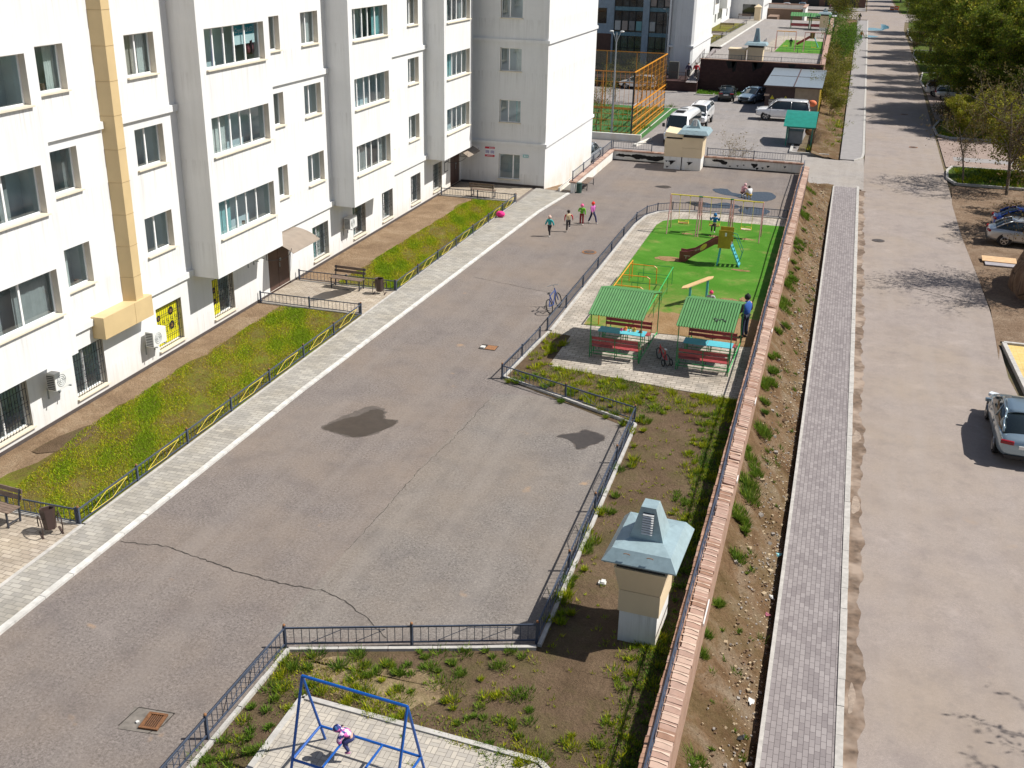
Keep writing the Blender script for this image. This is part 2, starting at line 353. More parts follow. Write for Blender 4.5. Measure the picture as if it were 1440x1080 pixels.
# ------------------------------------------------------------------ camera / light
F=1511.4;P_=math.radians(22.788);RO=math.radians(1.227);YA=math.radians(16.465);H=14.4
cp_,sp_,cy_,sy_=math.cos(P_),math.sin(P_),math.cos(YA),math.sin(YA)
fw=Vector((-sy_*cp_,cy_*cp_,-sp_));rt=Vector((cy_,sy_,0));up=rt.cross(fw)
r_=math.cos(RO)*rt+math.sin(RO)*up;u_=-math.sin(RO)*rt+math.cos(RO)*up
cd=bpy.data.cameras.new('camera');cam=bpy.data.objects.new('camera',cd);col.objects.link(cam)
mw=Matrix((r_,u_,-fw)).transposed().to_4x4();mw.translation=Vector((0,0,H));cam.matrix_world=mw
cd.sensor_width=36;cd.lens=F/1440*36;cd.clip_end=6000;cd.clip_start=.3;C.camera=cam
SUN_AZ=math.radians(18.5);SUN_EL=math.radians(50.5)
sd=Vector((math.cos(SUN_AZ)*math.cos(SUN_EL),math.sin(SUN_AZ)*math.cos(SUN_EL),math.sin(SUN_EL)))
sl=bpy.data.lights.new('sun','SUN');sl.energy=4.6;sl.angle=math.radians(.55);sl.color=(1,.962,.895)
so=bpy.data.objects.new('sun',sl);col.objects.link(so);so.rotation_euler=sd.to_track_quat('Z','Y').to_euler();so.location=(40,10,60)
w=bpy.data.worlds.new('World');C.world=w;w.use_nodes=True;nt=w.node_tree
sk=nt.nodes.new('ShaderNodeTexSky');sk.sky_type='NISHITA';sk.sun_disc=False;sk.sun_elevation=SUN_EL;sk.sun_rotation=PI/2-SUN_AZ;sk.altitude=400;sk.dust_density=1.5
nt.links.new(sk.outputs[0],nt.nodes['Background'].inputs[0]);nt.nodes['Background'].inputs[1].default_value=.060
C.view_settings.view_transform='Standard';C.view_settings.look='None';C.view_settings.exposure=.40;C.view_settings.gamma=1
C.render.engine='CYCLES';C.render.resolution_x=1024;C.render.resolution_y=768
C.cycles.max_bounces=6;C.cycles.transparent_max_bounces=16
# ================================================================== VEGETATION
def blades(name,polys,n,h,w,cols,seed,z=0.03,lean=1.3,clump=None,zf=None,kind='stuff',tall=None):
    rs=np.random.RandomState(seed)
    poly=np.array(polys,float);x0,y0=poly.min(0);x1,y1=poly.max(0)
    def inside(p):
        c=np.zeros(len(p),bool);j=len(poly)-1
        for i in range(len(poly)):
            a,b=poly[i],poly[j];cond=((a[1]>p[:,1])!=(b[1]>p[:,1]))&(p[:,0]<(b[0]-a[0])*(p[:,1]-a[1])/(b[1]-a[1]+1e-12)+a[0]);c^=cond;j=i
        return c
    if clump:
        nc,rad=clump;cc=np.stack([rs.uniform(x0,x1,nc*3),rs.uniform(y0,y1,nc*3)],1);cc=cc[inside(cc)][:nc]
        rr_=rad*(.3+1.6*rs.rand(len(cc))**2.2);idx=rs.randint(0,len(cc),n);a_=rs.uniform(0,2*PI,n);q=rs.rand(n)**.7*rr_[idx];out=a_
        p=cc[idx]+np.stack([np.cos(a_)*q,np.sin(a_)*q],1)
    else:
        p=np.stack([rs.uniform(x0,x1,n*2),rs.uniform(y0,y1,n*2)],1);p=p[inside(p)][:n]
    n=len(p);field=np.sin(p[:,0]*2.1+seed)*np.sin(p[:,1]*1.3+1)+np.sin(p[:,0]*5+p[:,1]*3.1)*.5+np.sin(p[:,1]*.6+p[:,0])*.6
    keep=np.ones(n,bool)
    if not clump: keep=rs.rand(n)<np.clip(.5+field*.42,.08,1)
    p=p[keep];field=field[keep];n=len(p)
    hh=h*rs.uniform(.4,1.35,n)*(1+.12*np.clip(field,-1,1));ww=w*rs.uniform(.6,1.4,n);a=rs.uniform(0,2*PI,n);b=rs.uniform(0,2*PI,n);l=lean*hh*rs.rand(n)
    if clump: b=out+rs.uniform(-.5,.5,n);hh=hh*(.55+.8*np.minimum(1,rr_[idx]/rad))
    zz=np.full(n,z) if zf is None else zf(p[:,0],p[:,1])
    v=np.zeros((n,3,3));v[:,0,:2]=p+np.stack([np.cos(a)*ww,np.sin(a)*ww],1)/2;v[:,1,:2]=p-np.stack([np.cos(a)*ww,np.sin(a)*ww],1)/2
    v[:,0,2]=zz;v[:,1,2]=zz;v[:,2,:2]=p+np.stack([np.cos(b)*l,np.sin(b)*l],1);v[:,2,2]=zz+hh
    return meshcards(name,v,3,cols,rs,M_blade,field,kind)
def meshcards(name,v,k,cols,rs,m,field=None,kind=None,link=True):
    n=len(v);me=bpy.data.meshes.new(name);me.vertices.add(n*k);me.vertices.foreach_set('co',v.reshape(-1));me.loops.add(n*k);me.loops.foreach_set('vertex_index',np.arange(n*k,dtype=np.int32))
    me.polygons.add(n);me.polygons.foreach_set('loop_start',np.arange(0,n*k,k,dtype=np.int32))
    me.update(calc_edges=True)
    cols=np.array(cols,float);ci=rs.randint(0,len(cols),n)
    if field is not None: ci=np.clip(((field+1.2)/2.4*len(cols)+rs.uniform(-1.9,1.9,n)).astype(int),0,len(cols)-1)
    c=cols[ci]*rs.uniform(.75,1.25,(n,1));c=np.concatenate([c,np.ones((n,1))],1)
    at=me.color_attributes.new('Col','FLOAT_COLOR','CORNER');at.data.foreach_set('color',np.repeat(c,k,0).astype(np.float32).reshape(-1))
    me.materials.append(m);me.validate()
    if not link: return me
    o=bpy.data.objects.new(name,me);col.objects.link(o)
    if kind:o['kind']=kind
    return o
GDx=[(.10,.22,.02),(.14,.28,.02)]

# ================================================================== SETTING
M_sandy=soil('dry straw soil',(.20,.14,.08),(.34,.25,.15),(.45,.34,.21),(.12,.12,.03),.4,12)
SZ=-1.68   # road level
# outer ground: one sheet, lower west of the pavement (ditch), higher on the road side
g=G()
g.quad((-2500,-900,-1.98),(0.3,-900,-1.98),(0.3,3500,-1.98),(-2500,3500,-1.98))
g.quad((0.3,-900,-1.74),(2500,-900,-1.74),(2500,3500,-1.74),(0.3,3500,-1.74))
g.quad((0.3,-900,-1.98),(0.3,3500,-1.98),(0.3,3500,-1.74),(0.3,-900,-1.74))
struct('ground',g,M_gnd)
# road
xr=lambda y: 7.75 if y<60 else 7.8+.003*(y-60)
road=[(1.9,-30),(9.2,-30),(9.0,20),(8.35,36),(7.75,44),(7.9,53),(7.78,67),(7.82,76),(8.1,100),(8.35,120),(8.8,150),(9.1,190),(9.3,232),(10.2,256),(40,262),(40,285),(9.9,285),(9.3,345),(9,520),(2.6,520),(2.7,345),(2.4,288),(-16,283),(-16,262),(2.6,259),(2.2,93),(1.95,78)]
struct('road',G().poly(road,SZ),M_road)
struct('driveway',G().poly([(2.1,78.4),(2.1,90.6),(1.5,89.7),(.2,89.0),(-1.0,89.2),(-3.6,90.8),(-3.9,90.8),(-3.9,76),(-1.9,76),(-1.2,79.2),(-.3,79.6),(.1,78.6)],SZ+.004),asphalt('driveway asphalt',(.32,.295,.275),(.33,.29,.25),55))
# dirty water-stained gutter beside the kerb
rr=random.Random(3)
edge=[(1.78+.0,y) for y in range(-4,79,2)]+[(2.13+.05*math.sin(y*.11)+.045*math.sin(y*.37+1)+.03*math.sin(y*.83)+.07*max(0,math.sin(y*.053+2))**6+rr.uniform(-.012,.012),78-y*.12) for y in range(0,680)]
struct('gutter',G().poly(edge,SZ+.008),M_dirtline)
g=G()
for i in range(11):
    y=5+i*6.3+rr.uniform(-3,3); x=1.93; a=rr.uniform(.05,.13); l=rr.uniform(.4,1.3)
    g.poly(blob([(x-a*.6,y-l/2),(x+a,y-l*.3),(x+a*1.3,y+l*.2),(x,y+l/2),(x-a*.8,y+.1)],.02,3,i),SZ+.0115+.0002*(i%9))
struct('gutter_stains',g,mat('gutter silt',(.30,.235,.185),.95,var=.3,vscale=8))
# sidewalk + kerbs
def walk(x0,x1,y0,y1,name):
    g=G(); g.prism([(x0+.1,y0),(x1-.17,y0),(x1-.17+ (y1-y0)*0,y1),(x0+.1,y1)],-1.95,-1.6)
    struct(name,g,M_walk)
walk(.03,1.79,-6,78.5,'sidewalk')
g=G(); g.box(.03,.127,-6,78.5,-1.98,-1.585)
for i in range(85): g.box(1.623,1.79+rr.uniform(-.008,.008),-6+i,-5.012+i,-1.8,-1.575+rr.uniform(-.006,.006))
struct('kerb',g,M_curb)
far=[(.28,89.2),(1.3,89.2),(1.85,90.4),(1.95,92.5),(2.5,256),(.55,256)]
struct('far_sidewalk',G().prism(far,-1.95,-1.6),mat('far pavement',(.28,.262,.255),.9,var=.08,vscale=2))
g=G(); g.prism([(1.852,90.4),(1.952,92.5),(2.502,256),(2.70,256),(2.15,92.4),(2.0,90.2),(1.35,89.03),(1.3,89.198)],-1.8,-1.575);struct('far_kerb',g,M_curb)
# rubble bank between perimeter wall and sidewalk
def bank(name,x0f,x1,y0,y1,zt,zb,m,nx=26,step=.22,seed=2,noisy=.1,endy=None):
    rs=np.random.RandomState(seed);ny=int((y1-y0)/step)
    ph=rs.rand(8)*6;g=G();vs=[]
    for j in range(ny+1):
        y=y0+(y1-y0)*j/ny
        for i in range(nx+1):
            t=i/nx;x=x0f(y)*(1-t)+x1*t
            e=1 if endy is None else max(0,min(1,(endy-y)/3.5))
            zt_=zt if zt<-1 else -.95+.5*max(0,min(1,(y-16)/14));zb_=zb if endy is None else zb+.24*max(0,min(1,(y-72)/5));z=zb_+(zt_-zb_)*((1-t)**1.15)*e+noisy*(math.sin(x*5+ph[0]+y*.8)*.25+math.sin(y*1.7+ph[1]+x*2)*.35+math.sin(y*4.1+x*3+ph[2])*.2+rs.uniform(-.3,.3))*math.sin(PI*min(1,t*1.05))
            vs.append((x,y,z if i<nx else zb_))
    fs=[(j*(nx+1)+i,j*(nx+1)+i+1,(j+1)*(nx+1)+i+1,(j+1)*(nx+1)+i) for j in range(ny) for i in range(nx)]
    g.add(vs,fs); return struct(name,g,m,smooth=True)
wxo=lambda y:-1.47-.0022*(y-15)      # outer face of wall
bank('bank',lambda y:wxo(y)-.05,.06,0,79.3,-.42,-1.9,M_bank,endy=77.5)
bank('far_bank',lambda y:-2.0-.008*(y-88) if y<127 else -2.75-.008*(y-129),.33,89.6,258,-1.35,-1.78,M_bank,nx=10,step=1.2,seed=5,noisy=.12)
# parking yard behind the parapet
struct('parking_lot',G().poly([(-46,74),(-3.9,74),(-3.9,90.8),(-3.2,90.8),(-2.5,112),(-7,118),(-7.6,125.5),(-46,125.5)],SZ),M_park)
g=G();g.box(-3.75,-3.55,90.6,93.8,-1.95,-1.5);g.box(-3.75,-.6,90.45,90.62,-1.95,-1.53);struct('parking_kerb',g,M_curb)
# podium courtyard
g=G();g.poly([(-22.4,-12),(-1.5,-12),(-1.62,73.9),(-14.95,73.9),(-14.95,62.9),(-22.4,62.9)],0);struct('courtyard',g,M_court)
struct('courtyard_patch',G().poly([(-10.6,17.3),(-10.45,22.4),(-10.35,27.5),(-10.0,31.9),(-7.9,32.3),(-5.2,30.9),(-4.98,19.15),(-8,18.1)],.004),M_court2)
g=G();g.quad((-1.5,-12,-2),(-1.62,73.95,-2),(-1.62,73.95,0),(-1.5,-12,0));g.quad((-14.95,73.95,-2),(-1.62,73.95,-2),(-1.62,73.95,0),(-14.95,73.95,0));struct('podium_side',g,M_dkbrick)
# ramp down between end block and ramp wall
g=G();g.quad((-16.9,62.9,0.0),(-14.9,62.9,0.0),(-14.9,75.5,-1.66),(-16.9,75.5,-1.66));struct('ramp',g,M_path)
g=G();g.prism([(-15.85,62.6),(-15.75,62.6),(-15.75,66.2),(-15.85,66.2)],-.6,.22);g.box(-15.745,-15.05,63.2,66,-.5,.01);struct('ramp_kerb',g,M_wall2)
# pavement strip along the building with white curb
strip=[(-17.38,-12),(-16.3,-12),(-16.3,30),(-15.93,44.4),(-15.63,57),(-15.18,62.2),(-17.3,62.9),(-17.3,59.0),(-17.36,41)]
struct('pavement',G().poly(strip,.045),M_strip)
g=G();cl=[(-16.24,-12),(-16.24,30),(-15.87,44.4),(-15.57,57),(-15.12,62.2)]
for a,b in zip(cl,cl[1:]):
    n=max(1,int((b[1]-a[1])/1.0))
    for k in range(n):
        p=[(a[0]+(b[0]-a[0])*t,a[1]+(b[1]-a[1])*t) for t in(k/n,(k+.988)/n)]
        h=.065+rr.uniform(-.006,.006)
        g.prism([(p[0][0]-.06,p[0][1]),(p[0][0]+.10,p[0][1]),(p[1][0]+.10,p[1][1]),(p[1][0]-.06,p[1][1])],-.1,h)
struct('curb',g,M_curbw)
g=G();g.box(-17.49,-17.385,-12,20.05,-.05,.052);g.box(-17.48,-17.385,20.1,58.9,-.05,.058);struct('slab_edging',g,M_curb)
g=G()
for y0,y1 in((-12,20.0),(37.75,41.0),(58.95,62.88)): g.poly([(-22.2,y0),(-17.5,y0),(-17.5,y1),(-22.2,y1)],.035)
struct('patio',g,M_patio)
g=G()
for y in(20.03,37.68,41.0,58.9): g.box(-22.0,-17.5,y-.05,y+.05,-.05,.055)
g.box(-17.47,-17.43,14,17.8,.03,.05)
struct('patio_edging',g,M_curb)
# garden beds
def bed(name,y0,y1,xin,seed):
    g=G();g.poly([(-22.2,y0),(xin+.3,y0),(xin+.3,y1),(-22.2,y1)],.012);struct(name+'_path',g,M_path)
    r2=random.Random(seed);p=[(-17.5,y0),(-17.5,y1)];k=int((y1-y0)/.8)
    for i in range(k+1): p.append((xin+r2.uniform(-.18,.18)+(.9 if i==0 else 0),y1-(y1-y0)*i/k))
    g=G();g.poly(p,.028);struct(name,g,M_grassbase)
bed('garden_bed',20.1,37.62,-21.05,1);bed('far_garden_bed',41.06,58.84,-20.15,2)
g=G();g.poly(blob([(-21.5,23.2),(-20.7,23.5),(-20.5,24.6),(-20.9,25.3),(-21.4,24.7)],.08,3,4),.034);struct('dug_soil',g,M_soil)
# soil east of the courtyard fence
XW=-1.95
soilp=[(-10.12,6),(-10.0,17.0),(-4.85,18.85),(-5.05,30.6),(-10.1,33.2),(-9.9,38.3),(XW-.1,38.3),(XW,6)]
struct('planting_bed',G().poly(soilp,.012),M_soil)
g=G()
for a,b in(((-10.02,8),(-9.92,17.0)),((-9.92,17.0),(-4.85,18.75)),((-4.82,18.85),(-5.0,30.9)),((-5.0,30.9),(-10.15,33.3)),((-10.15,33.3),(-9.86,38.3))):
    d=Vector((b[0]-a[0],b[1]-a[1])).normalized();nn=Vector((-d.y,d.x))*.045
    n=max(1,int((Vector(b)-Vector(a)).length/1.0))
    for k in range(n):
        p=Vector(a).lerp(Vector(b),k/n);q=Vector(a).lerp(Vector(b),(k+.985)/n);h=.09+rr.uniform(-.008,.008)
        g.prism([(p.x-nn.x,p.y-nn.y),(q.x-nn.x,q.y-nn.y),(q.x+nn.x,q.y+nn.y),(p.x+nn.x,p.y+nn.y)],-.1,h)
struct('bed_curb',g,M_curb)
# playground surfaces
arc=[(-10.0+.9*0,53.5),(-9.98,56.2),(-9.8,58.3),(-9.3,59.5),(-8.6,60.1),(-7.2,60.45)]
pp=[(-8.95,34.9),(-4.3,34.25),(XW,34.0),(XW-.12,60.55)]+arc[::-1]+[(-9.9,38.3),(-8.95,38.2)]
struct('playground_paving',G().poly(pp,.03),M_play)
g=G();pts=[(-9.82,38.4)]+[(x+.12,y-.1) for x,y in arc]+[(XW-.12,60.5)]
for a,b in zip(pts,pts[1:]): g.bar((a[0],a[1],.04),(b[0],b[1],.04),.12,.11)
struct('playground_curb',g,M_curb)
turf=[(-8.78,39.6),(-8.8,56.6),(-8.6,57.6),(-7.9,58.3),(-6.9,58.6),(XW-.1,58.75),(XW-.06,39.3),(-5,39.65),(-6.4,39.7)]
struct('artificial_turf',G().poly(turf,.042),M_turf)
g=G();g.poly(blob([(-6.9,39.66),(-4.5,39.6),(-2.05,39.35),(-2.06,42.2),(-2.7,42.6),(-3.6,41.9),(-4.6,42.7),(-5.4,42.3),(-6.2,42.2),(-6.7,41.2)],.1,4,6),.047)
for c,s in(((-7.0,50.2),(.75,.42)),((-3.55,44.8),(.5,.22)),((-3.0,45.1),(.22,.3)),((-3.9,44.3),(.3,.14)),((-3.6,49.5),(.45,.15)),((-6.9,55.3),(.35,.14)),((-5.5,55.3),(.35,.16)),((-3.8,55.3),(.35,.14))):
    g.poly(blob([(c[0]+s[0]*math.cos(t),c[1]+s[1]*math.sin(t)) for t in [k*PI/3.5 for k in range(7)]],.07,3,int(c[1]*7)),.0475)
struct('bare_sand',g,M_sand)
# lower-left patio of the blue climbing frame
lp=[(-8.85,6),(-8.86,15.62),(-6.0,15.5),(-3.9,15.35),(-3.3,14.9),(-3.3,6)]
struct('lower_patio',G().poly(lp,.03),M_basket)
g=G();g.bar((-8.92,6,.03),(-8.92,15.7,.03),.12,.07);g.bar((-8.92,15.7,.03),(-3.85,15.42,.03),.12,.07);g.bar((-3.85,15.42,.03),(-3.25,14.9,.03),.12,.07);struct('lower_patio_edging',g,M_curb)
struct('dry_straw_patch',G().poly(blob([(-9.2,16.4),(-8.4,16.1),(-7.4,15.9),(-6.7,16.1),(-6.3,16.7),(-6.9,17.2),(-7.9,17.0),(-8.6,17.2),(-9.3,16.9)],.13,5,2),.018),M_sandy)
# cracks, puddles and stains of the asphalt
def crack(pts,w,seed,name='crack'):
    r2=random.Random(seed);L=[];Rr=[];P=[]
    for a,b in zip(pts,pts[1:]):
        n=max(2,int((Vector(b)-Vector(a)).length/.12))
        P+=[(a[0]+(b[0]-a[0])*k/n+r2.uniform(-.035,.035),a[1]+(b[1]-a[1])*k/n+r2.uniform(-.035,.035)) for k in range(n)]
    g=G()
    for p,q in zip(P,P[1:]):
        d=Vector((q[0]-p[0],q[1]-p[1])).normalized();n_=Vector((-d.y,d.x))*w*r2.uniform(.4,1.2)
        g.poly([(p[0]-n_.x,p[1]-n_.y),(q[0]-n_.x,q[1]-n_.y),(q[0]+n_.x,q[1]+n_.y),(p[0]+n_.x,p[1]+n_.y)],.0085)
    struct(name,g,M_crack)
crack([(-16.04,19.69),(-14.83,19.88),(-12.64,19.42),(-11.23,19.28),(-10.33,19.33),(-9.59,19.12),(-8.59,18.48),(-7.99,18.02)],.016,1)
crack([(-10.5,21.0),(-10.43,22.43),(-10.38,25.86),(-10.17,27.67),(-10.03,31.45)],.009,2)
crack([(-14.9,44.2),(-12,43.4),(-10.2,43.0)],.01,3)
crack([(2.2,56.2),(4.8,55.3),(7.4,53.6)],.025,4,'road_joint')
bpy.data.objects['road_joint'].location.z=SZ
def puddle(name,pts,jit,seed,m=M_water,z=.010):
    g=G();g.poly(blob(pts,jit,5,seed),z);struct(name,g,m)
M_brownwater=mat('muddy water film',(.05,.037,.028),.3,var=.2,vscale=4,spec=.25)
M_damp=mat('damp asphalt',(.10,.082,.07),.7,var=.25,vscale=7)
def ring(pts,k,sd):
    cx=sum(p[0] for p in pts)/len(pts);cy=sum(p[1] for p in pts)/len(pts);puddle('damp_patch',[(cx+(p[0]-cx)*k,cy+(p[1]-cy)*k+.02) for p in pts],.05,sd,M_damp,.0065)
ring([(-14.25,27.5),(-13.75,27.35),(-12.95,27.25),(-12.35,28.1),(-12.3,28.7),(-12.75,28.75),(-12.95,29.3),(-13.5,29.45),(-13.8,28.9),(-14.1,28.3)],1.05,21)
ring([(-7.15,29.35),(-6.75,29.2),(-6.35,28.7),(-6.1,28.95),(-5.75,29.6),(-6.0,29.9),(-6.5,30.0),(-6.65,29.75)],1.1,22)
puddle('puddle',[(-14.25,27.5),(-13.75,27.35),(-12.95,27.25),(-12.35,28.1),(-12.3,28.7),(-12.75,28.75),(-12.95,29.25),(-13.35,29.3),(-13.6,28.7),(-14.0,28.2)],.035,1,M_brownwater)
puddle('puddle',[(-7.15,29.35),(-6.75,29.2),(-6.35,28.7),(-6.1,28.95),(-5.75,29.6),(-6.0,29.9),(-6.5,30.0),(-6.65,29.75)],.05,2,M_wet)
puddle('puddle',[(-7.0,66.9),(-6.3,67.2),(-5.8,66.3),(-4.9,66.2),(-4.5,67.0),(-3.6,67.1),(-3.2,65.9),(-3.6,64.7),(-4.6,64.6),(-5.4,65.2),(-6.4,65.6),(-6.9,66.2)],.05,3)
puddle('puddle',[(-8.1,62.6),(-7.4,63.1),(-6.6,62.8),(-6.0,63.4),(-5.1,62.9),(-5.0,62.3),(-5.9,61.9),(-7.2,61.8)],.05,4)
puddle('puddle',[(-4.9,62.3),(-4.1,62.9),(-3.3,62.3),(-3.4,61.3),(-4.2,61.0),(-4.9,61.5)],.05,5)
puddle('puddle',[(-10.6,66.2),(-10.0,66.7),(-9.6,66.4),(-9.9,65.9)],.04,6,M_wet)
puddle('puddle',[(-20.3,38.6),(-19.6,39.1),(-19.2,40.2),(-19.6,40.5),(-20.3,39.6)],.06,7,M_wet,.041)
for i,(x,y,a,b) in enumerate(((2.6,214,1.9,4.5),(3.1,232,2.6,7.5),(5.5,240,1.2,14))):
    puddle('road_puddle',[(x-a*.3,y-b/2),(x+a*.6,y-b*.4),(x+a,y),(x+a*.5,y+b*.4),(x-.2,y+b/2),(x-a*.3,y)],.15,i+8,plain('sky reflection blue',(.06,.26,.42),.05),SZ+.01)  # sky reflection painted as a blue base colour on the water
# right-hand side: dirt parking, islands, bays
struct('dirt_lot',G().poly([(7.6,46),(7.95,53),(7.7,67),(7.75,76),(8.1,82),(8.5,82.3),(40,82.3),(40,48.5),(7.9,48.5)],SZ+.005),M_lot)
M_verge=soil('verge turf',(.055,.085,.015),(.09,.12,.02),(.15,.12,.05),(.05,.12,.012),.7,10)
def island(name,pts):
    struct(name,G().prism(pts,-1.74,-1.62),M_verge)
    g=G();n=len(pts)
    for a,b in zip(pts,pts[1:]+pts[:1]): g.bar((a[0],a[1],-1.60),(b[0],b[1],-1.60),.16,.16)
    struct(name+'_kerb',g,M_curb)
island('verge',[(8.45,82.6),(7.95,84.5),(8.15,87.6),(8.6,89.3),(20,89.3),(20,82.6)])
island('verge',[(8.35,104.5),(8.3,109),(9.1,113.5),(22,114.5),(22,103.6),(9.3,103.4)])
island('verge',[(8.9,137),(8.7,146),(9.4,156),(24,158),(24,135),(10,135)])
island('verge',[(9.3,171),(9.1,180),(9.6,189),(24,190),(24,170),(10,170)])
island('verge',[(9.9,207),(9.7,222),(10.2,236),(26,238),(26,205),(10.6,205)])
struct('paved_bay',G().poly([(8.2,89.5),(8.35,103.3),(24,103.3),(24,89.5)],SZ+.006),M_pinkpav)
struct('paved_bay',G().poly([(8.75,114.6),(8.9,134.9),(24,134.9),(24,114.6)],SZ+.006),M_pinkpav)
struct('footpath',G().poly([(9.0,92.4),(30,92.6),(30,94.2),(9.0,94.2)],SZ+.01),MATS['far pavement'])
struct('yellow_plaza',G().prism([(8.12,30),(8.3,42),(8.05,47.9),(20,47.9),(20,30)],-1.9,-1.6),M_yellowpav)
g=G();g.bar((8.1,30,-1.62),(8.25,42,-1.62),.18,.2);g.bar((8.25,42,-1.62),(7.98,48,-1.62),.18,.2);g.bar((7.98,48.05,-1.62),(20,48.05,-1.62),.18,.2);struct('plaza_kerb',g,M_curb)
struct('grass_verge',G().poly([(9.4,158),(9.2,171),(60,171),(60,114.6),(24,114.6),(24,158)],-1.72),M_verge)
struct('far_verge',G().poly([(9.5,190),(10,205),(10.3,236),(11,256),(90,262),(90,171),(24,171),(24,190)],-1.715),M_verge)
struct('park_ground',G().poly([(10.5,286),(9.8,345),(9.6,700),(120,700),(120,286)],-1.715),M_verge)
struct('far_field',G().poly([(-40,290),(2.2,290),(2.4,700),(-40,700)],-1.7),M_park)

# ================================================================== BUILDINGS
ST=2.985
def panel(g,axis,c,a0,a1,z0,z1,ops,depth=.26,sgn=1,m=0,room=.75,mi=1,mf=2,rv=None):
    """wall plane with real openings. axis 'x': plane x=c facing +x*sgn, a along y. axis 'y': plane y=c facing -y, a along x"""
    A=sorted(set([a0,a1]+[v for o in ops for v in o[:2]]));Z=sorted(set([z0,z1]+[v for o in ops for v in o[2:4]]))
    P=(lambda a,z,d=0:(c-d,a,z)) if axis=='x' else (lambda a,z,d=0:(a,c+d,z))
    def q(p,m_,flip=False):
        if (axis=='x')!=flip: g.add(p,[(0,1,2,3)],m_)
        else: g.add(p[::-1],[(0,1,2,3)],m_)
    for i in range(len(A)-1):
        for j in range(len(Z)-1):
            am,zm=(A[i]+A[i+1])/2,(Z[j]+Z[j+1])/2
            if any(o[0]<am<o[1] and o[2]<zm<o[3] for o in ops): continue
            p=[P(A[i],Z[j]),P(A[i+1],Z[j]),P(A[i+1],Z[j+1]),P(A[i],Z[j+1])]
            g.add(p,[(0,1,2,3)],m)
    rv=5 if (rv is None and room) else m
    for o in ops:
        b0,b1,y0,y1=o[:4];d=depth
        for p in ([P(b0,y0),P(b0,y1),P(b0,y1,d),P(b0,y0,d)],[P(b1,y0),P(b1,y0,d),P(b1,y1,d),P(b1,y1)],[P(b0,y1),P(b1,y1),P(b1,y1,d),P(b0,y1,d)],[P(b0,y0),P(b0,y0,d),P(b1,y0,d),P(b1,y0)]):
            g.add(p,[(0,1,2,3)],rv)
        if room:
            e=d+.002;f=d+room;k=.25
            c0,c1,w0,w1=b0-k,b1+k,y0-.5,y1+.12
            g.add([P(c0,w0,f),P(c1,w0,f),P(c1,w1,f),P(c0,w1,f)],[(0,1,2,3)],mi)
            g.add([P(c0,w0,e),P(c0,w1,e),P(c0,w1,f),P(c0,w0,f)],[(0,1,2,3)],mi)
            g.add([P(c1,w0,e),P(c1,w0,f),P(c1,w1,f),P(c1,w1,e)],[(0,1,2,3)],mi)
            g.add([P(c0,w1,e),P(c1,w1,e),P(c1,w1,f),P(c0,w1,f)],[(0,1,2,3)],mi)
            g.add([P(c0,w0,e),P(c0,w0,f),P(c1,w0,f),P(c1,w0,e)],[(0,1,2,3)],mf)
WR=random.Random(11)
